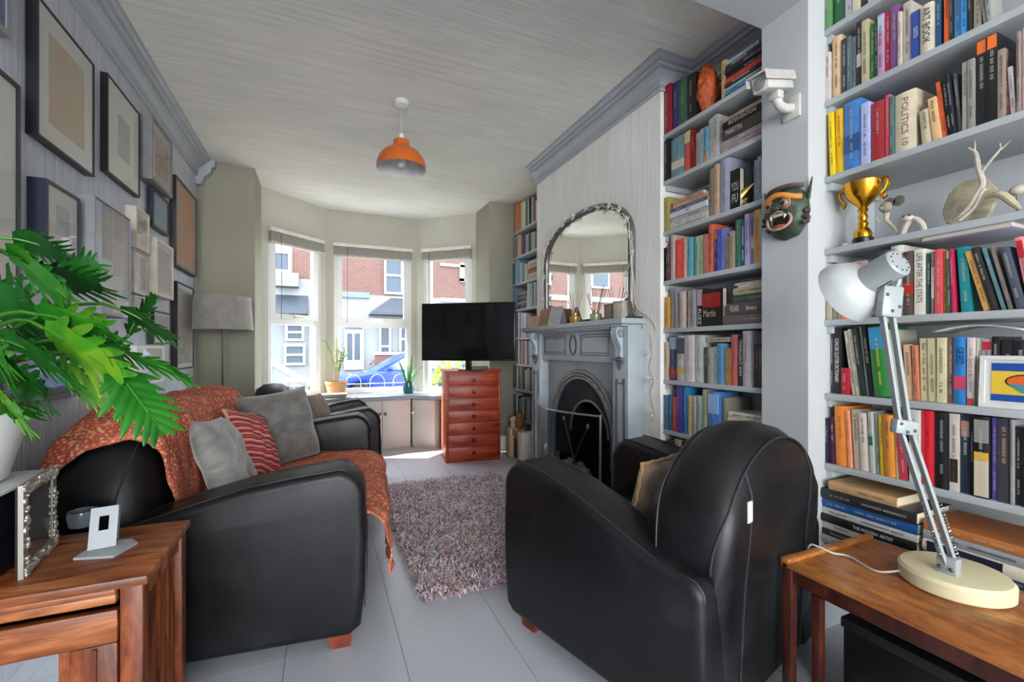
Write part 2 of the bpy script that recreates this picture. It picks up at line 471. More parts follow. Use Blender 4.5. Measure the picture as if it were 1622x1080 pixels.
# rear wall, closed; the added rear fill light stands in front of it
struct(B('wall_rear', PAINT, None, (XL, -0.93, -7.1, -7.0, 0, HC), (2.15, XR, -7.1, -7.0, 0, HC), (-0.93, 2.15, -7.1, -7.0, 0, HC)))
FIC = 2.765
struct(B('wall_chimney_breast', WALLC, None, (XB, XR, YB0, FIC - 0.40, 0, HC), (XB, XR, FIC + 0.40, YB1, 0, HC), (XB, XR, FIC - 0.40, FIC + 0.40, 0.92, HC), (XB + 0.26, XR, FIC - 0.40, FIC + 0.40, 0, 0.92)))
# pier + beam that remain of the old dividing wall
struct(B('wall_pier', PAINT, None, (XP, XR, YP0, YP1, 0, 2.52)))
struct(B('ceiling_beam', PAINT, None, (XL, XR, YP0, YP1, 2.52, HC)))
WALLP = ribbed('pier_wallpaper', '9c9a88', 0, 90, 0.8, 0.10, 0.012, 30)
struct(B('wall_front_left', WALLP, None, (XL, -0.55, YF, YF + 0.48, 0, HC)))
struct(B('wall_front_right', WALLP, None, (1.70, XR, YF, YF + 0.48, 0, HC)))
# bay: three panels with windows
BA = [V((-0.55, YF + 0.46)), V((0.05, 5.56)), V((1.10, 5.56)), V((1.70, YF + 0.46))]
bay_w = []
for i in range(3):
    a, b = BA[i], BA[i + 1]
    L = (b - a).length; ang = math.atan2(b.y - a.y, b.x - a.x)
    Mx = Matrix.Translation((a.x, a.y, 0)) @ Matrix.Rotation(ang, 4, 'Z')
    o0, o1 = {0: (0.075, L - 0.075), 1: (0.085, L - 0.07), 2: (0.10, L - 0.055)}[i]
    z0, z1 = 0.60, 2.31
    m = MB(Mx)
    m.box(0 if i != 1 else -0.03, o0, 0, 0.16, 0, HC); m.box(o1, L if i != 1 else L + 0.03, 0, 0.16, 0, HC)
    m.box(o0, o1, 0, 0.16, 0, z0); m.box(o0, o1, 0, 0.16, z1, HC)
    struct(m.build('wall_bay_' + 'abc'[i], WALLX, None, smooth=False))
    # window unit
    wn = sempty('window_%d' % (i + 1), (a.x, a.y, 0), ang)
    bw = 0.055; y0, y1 = 0.035, 0.10
    zt = 1.42
    B('window_frame', UPVC, wn, (o0, o0 + bw, y0, y1, z0, z1), (o1 - bw, o1, y0, y1, z0, z1), (o0 + bw, o1 - bw, y0, y1, z0, z0 + bw), (o0 + bw, o1 - bw, y0, y1, z1 - bw, z1))
    B('transom', UPVC, wn, (o0 + bw, o1 - bw, y0, y1, zt - 0.035, zt + 0.035))
    s0, s1 = o0 + 0.03, o1 - 0.03; sw = 0.06
    sash = B('sash', UPVC, wn, (s0, s0 + sw, y0 - 0.025, y0 + 0.02, zt + 0.02, z1 - 0.03), (s1 - sw, s1, y0 - 0.025, y0 + 0.02, zt + 0.02, z1 - 0.03),
             (s0 + sw, s1 - sw, y0 - 0.025, y0 + 0.02, zt + 0.02, zt + 0.075), (s0 + sw, s1 - sw, y0 - 0.025, y0 + 0.02, z1 - 0.085, z1 - 0.03))
    hx = (o0 + o1) / 2
    B('handle', plain('c8c8c4', 0.3, 0.2), sash, (hx - 0.02, hx + 0.02, y0 - 0.045, y0 - 0.025, zt + 0.035, zt + 0.06), (hx - 0.02, hx + 0.09, y0 - 0.055, y0 - 0.042, zt + 0.042, zt + 0.056))
    B('pane', GLASS, wn, (o0 + bw, o1 - bw, 0.066, 0.070, z0 + bw, zt - 0.035))
    B('pane', GLASS, wn, (s0 + sw, s1 - sw, 0.030, 0.034, zt + 0.075, z1 - 0.085))
    B('sill', UPVC, wn, (o0, o1, -0.0, y0, z0 - 0.0, z0 + 0.012))
    # fluted window lining on both sides
    for q in (0, 1):
        x = o0 - 0.0 if q == 0 else o1
        sg = 1 if q == 0 else -1
        m = MB()
        for k in range(3): m.box(x + sg * 0.018 * k - sg * 0.008, x + sg * (0.018 * k + 0.011), 0.004 + 0.009 * k, 0.035, z0 + 0.012, z1)
        m.build('lining', UPVC, wn, smooth=False)
    bay_w.append((a, ang, L, o0, o1, z0, z1))
    # raised venetian blind
    lab = ['raised taupe venetian blind over the left angled bay window', 'raised taupe venetian blind over the wide middle bay window', 'raised taupe venetian blind over the right angled bay window'][i]
    vb = thing('venetian_blind', lab, 'blind', (a.x, a.y, 0), ang, 'venetian blinds in the bay')
    SL = plain('a8a498', 0.5, var=0.08, scale=30)
    B('headrail', plain('d8d4c8', 0.4), vb, (o0 - 0.01, o1 + 0.01, -0.055, -0.005, z1 + 0.01, z1 + 0.05))
    m = MB()
    for k in range(14): m.box(o0 - 0.005, o1 + 0.005, -0.055 + 0.002 * (k % 2), -0.007, z1 - 0.085 + 0.0065 * k, z1 - 0.085 + 0.0065 * k + 0.0042)
    m.build('slat_stack', SL, vb, smooth=False)['kind'] = 'stuff'
    B('bottom_rail', plain('b8b4a8', 0.5), vb, (o0 - 0.005, o1 + 0.005, -0.055, -0.007, z1 - 0.105, z1 - 0.087))
    cordm = plain('d0ccc0', 0.6)
    for fx in (0.12, 0.5, 0.88):
        x = o0 + (o1 - o0) * fx
        MB().tube([(x, -0.03, z1 + 0.01), (x, -0.031, z1 - 0.10)], 0.002, 5).build('ladder_cord', cordm, vb)
    x = o0 + (o1 - o0) * 0.16
    MB().tube([(x, -0.06, z1 - 0.0), (x + 0.002, -0.062, z1 - 0.45), (x, -0.06, z1 - 0.88)], 0.0028, 5).build('pull_cord', plain('5a5854', 0.6), vb)

# cornice (swept profile)
def cornice(name, path, inward, prof, closed_ends=True):
    """path: list of xy points along the wall face, inward: function giving the offset direction at each point"""
    m = MB(); n = len(prof); vs = []; fs = []
    for i, p in enumerate(path):
        d = inward[i]
        for (o, z) in prof: vs.append((p[0] + d[0] * o, p[1] + d[1] * o, z))
    for i in range(len(path) - 1):
        for k in range(n - 1): fs.append((i * n + k, i * n + k + 1, (i + 1) * n + k + 1, (i + 1) * n + k))
    fs.append(tuple(range(n))); fs.append(tuple((len(path) - 1) * n + k for k in range(n - 1, -1, -1)))
    m.add(vs, fs)
    return struct(m.build(name, TRIM, None, ang=0.3, clean=True))
z = HC
CP = [(0, z), (0, z - 0.150), (0.014, z - 0.150), (0.018, z - 0.142), (0.014, z - 0.134), (0.010, z - 0.130), (0.024, z - 0.124), (0.024, z - 0.112), (0.016, z - 0.108), (0.022, z - 0.090), (0.036, z - 0.074), (0.056, z - 0.064), (0.056, z - 0.054), (0.046, z - 0.050), (0.072, z - 0.046), (0.078, z - 0.036), (0.070, z - 0.030), (0.092, z - 0.026), (0.106, z - 0.016), (0.106, z - 0.008), (0.112, z - 0.006), (0.112, z)]
cornice('trim_cornice_left', [(XL, YP1), (XL, YF - 0.07)], [(1, 0), (1, 0)], CP)
struct(B('wall_alcove_back', PAINT, None, (2.02, XR, YP1, YB0, 0, HC)))
cornice('trim_cornice_right', [(2.02, YP1), (2.02, YB0), (XB, YB0), (XB, YB1 - 0.0)], [(-1, 0), (-1, -1), (-1, -1), (-1, 0)], CP)
# corbel ending the left cornice
cb = sempty('trim_corbel', (XL, YF - 0.07, 0))
MB().prism([(0, HC), (0, HC - 0.22), (0.03, HC - 0.22), (0.05, HC - 0.19), (0.062, HC - 0.15), (0.10, HC - 0.12), (0.115, HC - 0.09), (0.112, HC - 0.07), (0.135, HC - 0.06), (0.14, HC - 0.03), (0.14, HC)], 0, 0.07, 'y').build('bracket', TRIM, cb)
# skirting
struct(B('baseboard_front_right', WHITE, None, (1.70, XR - 0.24, YF - 0.018, YF, 0, 0.14), (1.70, XR - 0.24, YF - 0.012, YF, 0.14, 0.16)))
struct(B('baseboard_left', TRIM, None, (XL, XL + 0.018, YP1, YF, 0, 0.15)))

# ---------------------------------------------------------------- window bench
SLATE = plain('8d9aa0', 0.3, var=0.06, scale=5)
CABP = plain('c3c2ba', 0.5, var=0.03, scale=4)
bt = [(-0.53, 5.00), (0.02, 5.04), (0.19, 5.09), (0.955, 5.09), (1.17, 4.90), (1.69, 4.86), (1.69, 5.03), (1.10, 5.555), (0.05, 5.555), (-0.53, 5.03)]
tag(MB().prism(bt, 0.555, 0.595, 'z').build('window_bench_top', SLATE, None), 'slate grey worktop filling the foot of the bay window', 'worktop')
def bcab(label, pts, doors, group='cabinets under the bay window bench'):
    """pts: front line (two points) of a cabinet; depth goes outwards"""
    a, b = V(pts[0]), V(pts[1]); L = (b - a).length; ang = math.atan2(b.y - a.y, b.x - a.x)
    t = thing('bench_cabinet', label, 'cabinet', (a.x, a.y, 0), ang, group)
    B('carcass', CABP, t, (0, L, 0.02, 0.12, 0.0, 0.553))
    n = len(doors)
    for (x0, x1, kx) in doors:
        d = B('door', CABP, t, (x0 * L + 0.004, x1 * L - 0.004, 0.0, 0.02, 0.03, 0.545), r=0.003)
        if kx is not None:
            kk = MB(Matrix.Translation((x0 * L + (x1 - x0) * L * kx, 0, 0.40)) @ Matrix.Rotation(math.pi / 2, 4, 'X'))
            kk.lathe([(0.006, 0), (0.006, 0.012), (0.016, 0.018), (0.018, 0.026), (0.012, 0.033), (0, 0.034)], 14).build('knob', plain('5a4f5c', 0.2, 0.3) if n > 1 else plain('e6e2d6', 0.2), d)
    return t
bcab('pale grey double-door cabinet under the middle bay window', [(0.20, 5.12), (0.945, 5.12)], [(0, 0.57, 0.94), (0.57, 1.0, 0.10)])
bcab('narrow angled pale cabinet catching a triangle of sun under the bench', [(0.955, 5.11), (1.175, 4.925)], [(0, 1.0, 0.08)])
bcab('pale cabinet behind the red chest of drawers under the bench', [(1.265, 4.90), (1.685, 4.89)], [(0, 0.5, None), (0.5, 1, None)])
# ================================================================ LEATHER SEATING
FOOT = wood('foot_wood', '7a2c18', '9a4428', '4a180c', (10, 10, 10))
SEAM = plain('2a2b2e', 0.45, var=0.1)
def ratio_fn(W, e, R, ztop, rise=1.0):
    """height of the back at y, as a function: rounded shoulders of radius R (x) by rise*R"""
    def zt(y):
        dy = min(y - e, W - e - y)
        if dy >= R: return ztop
        dy = max(dy, 0); q = 1 - dy / R
        return ztop - rise * R * (1 - math.sqrt(max(0, 1 - q * q)))
    return zt
def club_seat(name, label, cat, loc, rz, W, D, R, e=0.09, ztop=0.88, armw=0.2, ah=0.69, ar=0.51, rise=1.0, tagpatch=False, seatmat=None, group=None):
    t = thing(name, label, cat, loc, rz, group)
    # arms: wedge profile in xz, rounded
    prof = [(0.0, 0.07), (D - 0.06, 0.07), (D - 0.02, 0.10)] + [(D - 0.005, 0.25), (D, 0.42), (D - 0.008, ah - 0.14)] + \
           arc(D - 0.12, ah - 0.12, 0.115, 0, 80, 6) + [(D * 0.6, ah - 0.045), (0.16, ar + 0.015)] + arc(0.05, ar - 0.05, 0.05, 80, 180, 4)
    for (y0, y1) in ((0, armw), (W - armw, W)):
        a = MB().prism(prof, y0, y1, 'y', r=0.028, seg=4).build('arm', LEATHER, t, ang=0.9)
        for yy in (y0 + 0.022, y1 - 0.022):
            pts = [(x, yy, zz) for (x, zz) in [(D - 0.004, 0.16), (D + 0.001, 0.30)] + prof[4:]]
            c0 = V((D * 0.45, yy, 0.35))
            pts = [V(p) + (V((p[0] - c0.x, 0, p[2] - c0.z)).normalized() * -0.004) for p in pts]
            MB().tube(smoothpts(pts, 3), 0.0034, 6).build('seam', SEAM, a)
    # base and seat
    B('base', LEATHER, t, (0.10, D - 0.05, armw - 0.01, W - armw + 0.01, 0.08, 0.27), r=0.02)
    m = MB()
    ns = 2 if W > 1.3 else 1
    sw = (W - 2 * armw) / ns
    for k in range(ns):
        m2 = MB().rbox(0.22, D - 0.02, armw + sw * k + 0.004, armw + sw * (k + 1) - 0.004, 0.265, 0.44, r=0.05, seg=4)
        m2.build('seat_cushion', LEATHER, t, ang=0.9)
    # back: lofted, cross-section (x,z) scaled with the shoulder curve
    zt = ratio_fn(W, e, R, ztop, rise)
    cs = [(0.005, 0.08), (-0.01, 0.45), (-0.028, 0.68), (-0.03, 0.78), (-0.012, 0.845), (0.03, 0.876), (0.09, 0.886), (0.15, 0.880), (0.20, 0.852), (0.235, 0.79), (0.255, 0.66), (0.27, 0.50), (0.28, 0.40), (0.28, 0.08)]
    N = 40 if W < 1.3 else 56
    ys = []
    for i in range(N + 1):
        q = i / N
        ys.append(e + (W - 2 * e) * (0.5 - 0.5 * math.cos(math.pi * q)))
    def sec(y, off=0.0):
        h = zt(y); k = (h - 0.08) / (0.886 - 0.08)
        dy = min(y - e, W - e - y); sh = 1 - 0.22 * max(0, 1 - dy / 0.07) ** 2
        return [V((0.12 + (x - 0.12) * sh, y, 0.08 + (zz - 0.08) * k)) for (x, zz) in cs]
    m = MB(); P = [sec(y) for y in ys]
    m.grid(P)
    n = len(cs)
    m.f.append(tuple(range(n))); m.f.append(tuple((len(ys) - 1) * n + k for k in range(n - 1, -1, -1)))
    bk = m.build('backrest', LEATHER, t, ang=1.0, clean=True)
    for idx, off in ((4, (-1, 0, 0.6)), (8, (0.7, 0, 0.7))):
        o3 = V(off).normalized() * 0.002
        MB().tube([p[idx] + o3 for p in P], 0.0034, 6).build('seam', SEAM, bk)
    # vertical seams on the rear panel
    for fy in ((0.24, 0.76) if W < 1.3 else (0.12, 0.88)):
        y = W * fy; sc = sec(y)
        MB().tube([sc[k] + V((-0.002, 0, 0)) for k in range(0, 5)], 0.003, 6).build('seam', SEAM, bk)
    if tagpatch:
        y = W - 0.20; sc = sec(y)
        q = sc[2] * 0.4 + sc[3] * 0.6
        B('label_patch', plain('c8ccc8', 0.6), bk, (q.x - 0.005, q.x - 0.002, y - 0.014, y + 0.014, q.z - 0.03, q.z + 0.03))
    for (x, y) in ((D - 0.14, 0.06), (D - 0.14, W - 0.14), (0.05, 0.06), (0.05, W - 0.14)):
        MB().prism([(x, 0.08), (x + 0.09, 0.08), (x + 0.08, 0.0), (x + 0.01, 0.0)], y, y + 0.08, 'y').build('foot', FOOT, t)
    return t, zt
SW = 1.62
SOFA_LOC, SOFA_R = (-0.83, 1.83, 0), math.radians(-6.5)
sofa, sofa_zt = club_seat('leather_sofa', 'long black leather sofa with rounded arms under an orange-red throw', 'sofa', SOFA_LOC, SOFA_R, SW, 0.99, 0.30, e=0.07, ztop=0.87, armw=0.21)
club_seat('leather_armchair', 'big black leather club armchair seen from behind by the fireplace', 'armchair', (1.756, 1.084, 0), math.radians(105), 0.88, 0.86, 0.37, e=0.07, ztop=0.885, rise=0.95, tagpatch=True, group='leather armchairs')
chair2, _ = club_seat('leather_armchair', 'black leather club armchair between sofa and bay window', 'armchair', (-0.42, 3.42, 0), math.radians(2), 0.86, 0.84, 0.37, e=0.08, ztop=0.865, rise=0.95, group='leather armchairs')

# throw over back and seat of the sofa (sheet in sofa space)
th = thing('woven_throw', 'orange-red patterned throw draped over sofa back and seat', 'throw', SOFA_LOC, SOFA_R)
pr = [(-0.055, 0.50), (-0.052, 0.66), (-0.050, 0.79), (-0.025, 0.868), (0.03, 0.902), (0.09, 0.910), (0.155, 0.902), (0.215, 0.870), (0.255, 0.80), (0.275, 0.67), (0.295, 0.54), (0.315, 0.475), (0.36, 0.455), (0.55, 0.455), (0.80, 0.456), (0.93, 0.452), (1.00, 0.440), (1.045, 0.40), (1.06, 0.34), (1.065, 0.29), (1.068, 0.25)]
rows = []
sp = smoothpts([(a, 0, b) for a, b in pr], 4)
NY = 60
for i, q in enumerate(sp):
    f = i / (len(sp) - 1)
    isback = 1 if f < 0.5 else 0
    # near and far limits of the cloth
    if f < 0.15: y0, y1 = 0.075, SW - 0.075
    elif f < 0.52: y0, y1 = 0.085 + 0.19 * ((f - 0.15) / 0.37) ** 1.2, SW - 0.085 - 0.15 * ((f - 0.15) / 0.37)
    else: y0, y1 = 0.225 + 0.02 * math.sin(f * 30), SW - 0.225
    if f > 0.82: y0, y1 = 0.222 - 0.17 * min(1, max(0, (f - 0.855) / 0.06)), SW - 0.225
    row = []
    for j in range(NY + 1):
        y = y0 + (y1 - y0) * j / NY
        z0 = q.z; x0 = q.x
        if f < 0.53:
            k = (sofa_zt(y) - 0.08) / (0.87 - 0.08)
            z0 = 0.08 + (z0 - 0.08) * k if z0 > 0.455 else z0
            z0 = max(z0, 0.452)
        wv = 0.006 * math.sin(y * 21 + f * 9) + 0.005 * math.sin(y * 47 + f * 23) + 0.004 * math.sin(f * 60 + y * 7)
        if f > 0.8: x0 += abs(wv) * 1.6 + 0.012 * math.sin(y * 16)**2; z0 += 0.012 * math.sin(y * 9) if f > 0.97 else 0
        else: z0 += abs(wv) * 0.9; x0 += (abs(wv) * 0.7 if f > 0.25 else -abs(wv) * 0.7)
        row.append((x0, y, z0))
    rows.append(row)
o = MB().grid(rows).build('cloth', THROW, th, ang=3)
sm = o.modifiers.new('thick', 'SOLIDIFY'); sm.thickness = 0.006; sm.offset = 1

# ---------------------------------------------------------------- cushions
def cushion(name, label, mat, c, nrm, up, w, h, t=0.07, group='loose cushions', edge=None, fold=0.006, seed=1):
    rnd = random.Random(seed)
    n = V(nrm).normalized(); u = V(up); u = (u - n * u.dot(n)).normalized(); r = u.cross(n)
    M = Matrix(((r.x, u.x, n.x, c[0]), (r.y, u.y, n.y, c[1]), (r.z, u.z, n.z, c[2]), (0, 0, 0, 1)))
    t0 = thing(name, label, 'cushion', group=group)
    t0.matrix_world = M
    N = 22; m = MB()
    ph = [rnd.uniform(0, 6) for _ in range(4)]
    for sgn in (1, -1):
        P = []
        for i in range(N + 1):
            row = []
            for j in range(N + 1):
                a = -1 + 2 * i / N; b = -1 + 2 * j / N
                pin = 1 - 0.07 * (1 - abs(a) ** 2) * b * b * 1.0
                x = a * w / 2 * (1 - 0.06 * (1 - b * b)); y = b * h / 2 * (1 - 0.06 * (1 - a * a))
                zz = t * max(0, (1 - a ** 4)) ** 0.55 * max(0, (1 - b ** 4)) ** 0.55
                zz += fold * math.sin(a * 5 + b * 7 + ph[0]) * (1 - a * a) * (1 - b * b) + fold * 0.8 * math.sin(a * 11 - b * 6 + ph[1]) * (1 - a * a) * (1 - b * b)
                row.append((x, y, sgn * zz))
            P.append(row)
        m.grid(P, flip=(sgn < 0))
    m.build('cover', mat, t0, ang=3, clean=True)
    if edge:
        pts = []
        for q in range(64):
            an = q / 64 * 4; sd = int(an); f = an - sd
            a, b = [(-1 + 2 * f, -1), (1, -1 + 2 * f), (1 - 2 * f, 1), (-1, 1 - 2 * f)][sd]
            pts.append((a * w / 2 * (1 - 0.06 * (1 - b * b)), b * h / 2 * (1 - 0.06 * (1 - a * a)), 0.003 * math.sin(q * 2.2)))
        MB().tube(pts, 0.008, 7, closed=True).build('piping', edge, t0)
    return t0
VEL = mk_velvet('grey_velvet', '64635f', '8a8984')
VEL2 = mk_velvet('grey_velvet_deep', '5c5b58', '7c7a76')
STRI = stripes('red_stripes', ['b03038', 'd8a8a0', 'c8403c', '7a2438', 'd8785a', 'd8b4b0', '9a2c40', 'c85040'], 5.2, rot=(0, 0, 0.25), axis='Y')
cushion('velvet_cushion', 'pale grey velvet cushion on the sofa nearest the camera', VEL, (-0.36, 2.17, 0.645), (0.93, -0.02, 0.36), (-0.34, 0.12, 1), 0.40, 0.42, 0.065, seed=3)
cushion('striped_cushion', 'red, orange and pink striped cushion in the middle of the sofa', STRI, (-0.315, 2.60, 0.635), (0.85, -0.18, 0.36), (-0.35, 0.30, 1), 0.37, 0.37, 0.055, edge=plain('c8a48c', 0.9), seed=5)
cushion('velvet_cushion', 'large darker grey velvet cushion against the far arm of the sofa', VEL2, (-0.215, 2.93, 0.665), (0.62, -0.74, 0.26), (-0.18, 0.1, 1), 0.44, 0.44, 0.075, fold=0.012, seed=8)
cushion('patterned_cushion', 'small brown striped cushion on the armchair by the bay window', stripes('brown_stripes', ['6a5c50', '9a8a7a', '54483e', 'a89c90'], 9, axis='X'), (-0.02, 3.64, 0.63), (0.85, -0.35, 0.4), (-0.3, 0.2, 1), 0.34, 0.34, 0.055, seed=9)
cushion('cord_edged_cushion', 'beige cushion with rope edge tucked inside the near armchair', mk_velvet('beige_velvet', '6a5a48', '8a765c'), (1.20, 1.33, 0.575), (-0.33, 0.92, 0.22), (0.1, -0.25, 1), 0.40, 0.31, 0.045, edge=plain('a4825c', 0.9), seed=10)

# ---------------------------------------------------------------- rug
rg = thing('shaggy_rug', 'shaggy mottled pink, grey and cream rug on the pale floor', 'rug', (0, 0, 0))
RX0, RX1, RY0, RY1 = 0.42, 1.44, 1.95, 3.66
B('backing', plain('8a7880', 0.95), rg, (RX0, RX1, RY0, RY1, 0.0005, 0.010), r=0.004)
vs = []; fs = []
rr = random.Random(11)
for i in range(30000):
    x = rr.uniform(RX0, RX1 - 0.03); y = rr.uniform(RY0, RY1)
    a = rr.uniform(0, 6.283); ln = rr.uniform(0.030, 0.062); wd = rr.uniform(0.0016, 0.0034)
    dx, dy = math.cos(a), math.sin(a); h = rr.uniform(0.014, 0.040)
    px, py = -dy * wd, dx * wd
    o = len(vs)
    for (q, zz, wf) in ((0, 0.009, 0.8), (0.35, 0.009 + h * 0.8, 1.0), (0.75, 0.009 + h, 1.0), (1.05, 0.009 + h * 0.62, 0.5)):
        vs.append((x + dx * ln * q - px * wf, y + dy * ln * q - py * wf, zz)); vs.append((x + dx * ln * q + px * wf, y + dy * ln * q + py * wf, zz))
    fs += [(o, o + 1, o + 3, o + 2), (o + 2, o + 3, o + 5, o + 4), (o + 4, o + 5, o + 7, o + 6)]
pm = MB(); pm.v = vs; pm.f = fs
po = pm.build('pile', PILE, rg, ang=3); po['kind'] = 'stuff'
RC = ['f2eef4', 'e0d6e2', 'c4b4c2', '88788a', 'e0bcc4', 'd0a0aa', 'ecdccf', 'a0aabc', '70606c', 'd4ac90']
po.data.materials.clear()
for c_ in RC: po.data.materials.append(plain(c_, 0.95, var=0.15, scale=40))
idx = []; rc = random.Random(17)
for i in range(30000):
    v_ = vs[i * 8]; cl = math.sin(v_[0] * 23 + 2 * math.sin(v_[1] * 11)) + math.sin(v_[1] * 19 + 1.7 * math.sin(v_[0] * 13))
    k = int((cl + 2) / 4 * 9.99 + rc.gauss(0, 2.6)) % 10
    idx += [k, k, k]
po.data.polygons.foreach_set('material_index', idx)
# ================================================================ OAK CABINET, TABLE, CHEST
def oak_cabinet():
    t = thing('oak_cabinet', 'low oak cabinet with glazed door in the near left corner', 'cabinet', (0, 0, 0))
    x0, x1, y0, y1, H = -0.955, -0.385, 1.30, 1.66, 0.60
    top = B('top', OAK, t, (x0 - 0.01, x1 + 0.012, y0 - 0.014, y1, H - 0.022, H), r=0.004)
    B('moulding', OAK, t, (x0, x1 - 0.05, y0 - 0.008, y0 + 0.02, H - 0.036, H - 0.0225), (x0, x1 - 0.05, y0 - 0.003, y0 + 0.02, H - 0.058, H - 0.037), r=0.003)
    # corner posts
    for (px, py) in ((x1 - 0.045, y0), (x1 - 0.045, y1 - 0.045), (x0, y0), (x0, y1 - 0.045)):
        MB().rbox(px, px + 0.045, py, py + 0.045, 0.0, H - 0.023, r=0.005).build('corner_post', OAKV, t)
    # slatted open side
    B('side_rail', OAK, t, (x1 - 0.035, x1 - 0.008, y0 + 0.046, y1 - 0.046, H - 0.075, H - 0.0235), (x1 - 0.035, x1 - 0.008, y0 + 0.046, y1 - 0.046, 0.04, 0.09))
    for k in range(3):
        yy = y0 + 0.046 + 0.05 + 0.072 * k
        B('side_slat', OAKV, t, (x1 - 0.030, x1 - 0.014, yy, yy + 0.040, 0.091, H - 0.076))
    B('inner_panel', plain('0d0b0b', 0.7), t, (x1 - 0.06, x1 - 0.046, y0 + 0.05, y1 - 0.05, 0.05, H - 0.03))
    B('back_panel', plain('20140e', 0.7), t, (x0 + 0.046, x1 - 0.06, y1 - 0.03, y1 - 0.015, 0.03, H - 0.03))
    B('bottom', OAK, t, (x0 + 0.046, x1 - 0.061, y0 + 0.03, y1 - 0.032, 0.03, 0.05))
    d = thing('door', '', '', (0, 0, 0)); del d['label']; del d['category']; d.parent = t
    dz0, dz1 = 0.06, H - 0.075; dx0, dx1 = x0 + 0.05, x1 - 0.049; ya, yb = y0 + 0.002, y0 + 0.024
    B('door_rail', OAK, d, (dx0, dx1, ya, yb, dz1 - 0.075, dz1), (dx0, dx1, ya, yb, dz0, dz0 + 0.075), r=0.003)
    B('door_stile', OAKV, d, (dx1 - 0.085, dx1, ya, yb, dz0 + 0.0755, dz1 - 0.0755), (dx0, dx0 + 0.085, ya, yb, dz0 + 0.0755, dz1 - 0.0755), r=0.003)
    B('door_bead', OAKV, d, (dx1 - 0.045, dx1 - 0.036, ya - 0.006, ya, dz0 + 0.08, dz1 - 0.08), (dx1 - 0.105, dx1 - 0.0855, ya + 0.006, yb, dz0 + 0.0755, dz1 - 0.0755))
    B('door_glass', base('door_mirror', 0.04, 0.8, (0.55, 0.58, 0.62, 1))[0], d, (dx0 + 0.086, dx1 - 0.106, ya + 0.010, ya + 0.014, dz0 + 0.076, dz1 - 0.076))
    return t
oak_cabinet()
CT_Z = 0.60
# navy box + planter + foliage
nb = thing('navy_box', 'dark navy cube standing on the left end of the oak cabinet', 'box', (0, 0, CT_Z))
NB = plain('10131f', 0.5, var=0.15)
B('body', NB, nb, (-0.955, -0.685, 1.335, 1.60, 0.0, 0.195), r=0.006)
B('lid', plain('c8ccce', 0.4), nb, (-0.96, -0.665, 1.33, 1.605, 0.1955, 0.203), r=0.002)
pl = thing('white_planter', 'white plastic planter with dark oval side panel on the navy cube', 'planter', (-0.82, 1.47, CT_Z + 0.2035))
m = MB()
m.lathe([(0.0, 0.0), (0.10, 0.0), (0.112, 0.01), (0.15, 0.16), (0.155, 0.172), (0.148, 0.176), (0.142, 0.165), (0.135, 0.15), (0, 0.15)], 36)
m.build('pot', WHITE, pl)
m = MB()
P = []
for i in range(9):
    row = []
    for j in range(13):
        zz = 0.02 + 0.105 * i / 8; hw = 0.62 * math.sqrt(max(0.02, 1 - ((i - 3) / 6.2) ** 2))
        a = -1.05 + (-hw + 2 * hw * j / 12); r = 0.114 + (zz - 0.01) * 0.26 + 0.0015
        row.append((r * math.cos(a), r * math.sin(a), zz))
    P.append(row)
m.grid(P); m.build('dark_panel', plain('23323e', 0.15, var=0.1), pl, ang=2)
MB().lathe([(0, 0.152), (0.134, 0.152), (0.134, 0.155), (0, 0.158)], 24).build('soil', plain('2c2018', 0.95, bump=0.5), pl)

# big lobed foliage plant
fp = thing('split_leaf_plant', 'lush green split-leaf plant reaching in from the left edge', 'plant', (-0.79, 1.47, 0.965))
def leaf(L, W, lobes=6, depth=0.55, curl=0.25, fold=0.25, droop=0.3):
    """lobed blade along +x: a solid centre with rounded finger lobes on both sides and at the tip"""
    m = MB()
    def lift(x, y): 
        t = x / L; return -droop * L * t * t + fold * abs(y) * 0.6 - curl * y * y / W * 2.2 + 0.003 * math.sin(x * 60)
    core = W * 0.5 * (1 - depth) 
    N = 20
    for sg in (1, -1):
        P = []
        for i in range(N + 1):
            t = i / N; hw = core * math.sin(math.pi * min(1, 0.12 + 0.88 * t)) ** 0.7 + 0.002
            P.append([(L * t * 0.97, sg * hw * q, lift(L * t, hw * q)) for q in (0, 0.5, 1)])
        m.grid(P, flip=(sg < 0))
        for k in range(lobes):
            f = (k + 0.35) / lobes * 0.93
            env = math.sin(math.pi * min(1, 0.22 + f * 0.74)) ** 0.7
            ln = W * 0.5 * env * (1.0 + 0.12 * math.sin(k * 2.7 + sg)); fw = L / lobes * 0.62
            an = math.radians(62 - 34 * f); dx, dy = math.cos(an), math.sin(an)
            P = []
            for i in range(9):
                t = i / 8; t = math.sin(t * math.pi / 2) ** 0.9; wv = fw * math.sqrt(max(0.004, 1 - max(0, (t - 0.5) / 0.5) ** 2)) * (0.85 + 0.25 * math.sin(math.pi * t))
                cx = L * f + dx * ln * t; cy = dy * ln * t * 1.0
                row = []
                for q in (-1, 0, 1):
                    x = cx - dy * wv * 0.5 * q * -1; y = cy - dx * wv * 0.5 * q
                    y = max(y, 0.0)
                    row.append((x, sg * y, lift(min(x, L * 1.1), y) + (0.003 if q == 0 else 0.0)))
                P.append(row)
            m.grid(P, flip=(sg > 0))
    P = []
    for i in range(6):
        t = i / 5; wv = core * 0.9 * (1 - t ** 2)
        P.append([(L * (0.88 + 0.16 * t), wv * q, lift(L * (0.88 + 0.16 * t), wv * abs(q))) for q in (-1, 0, 1)])
    m.grid(P)
    return m
RIB = plain('3c7a24', 0.4)
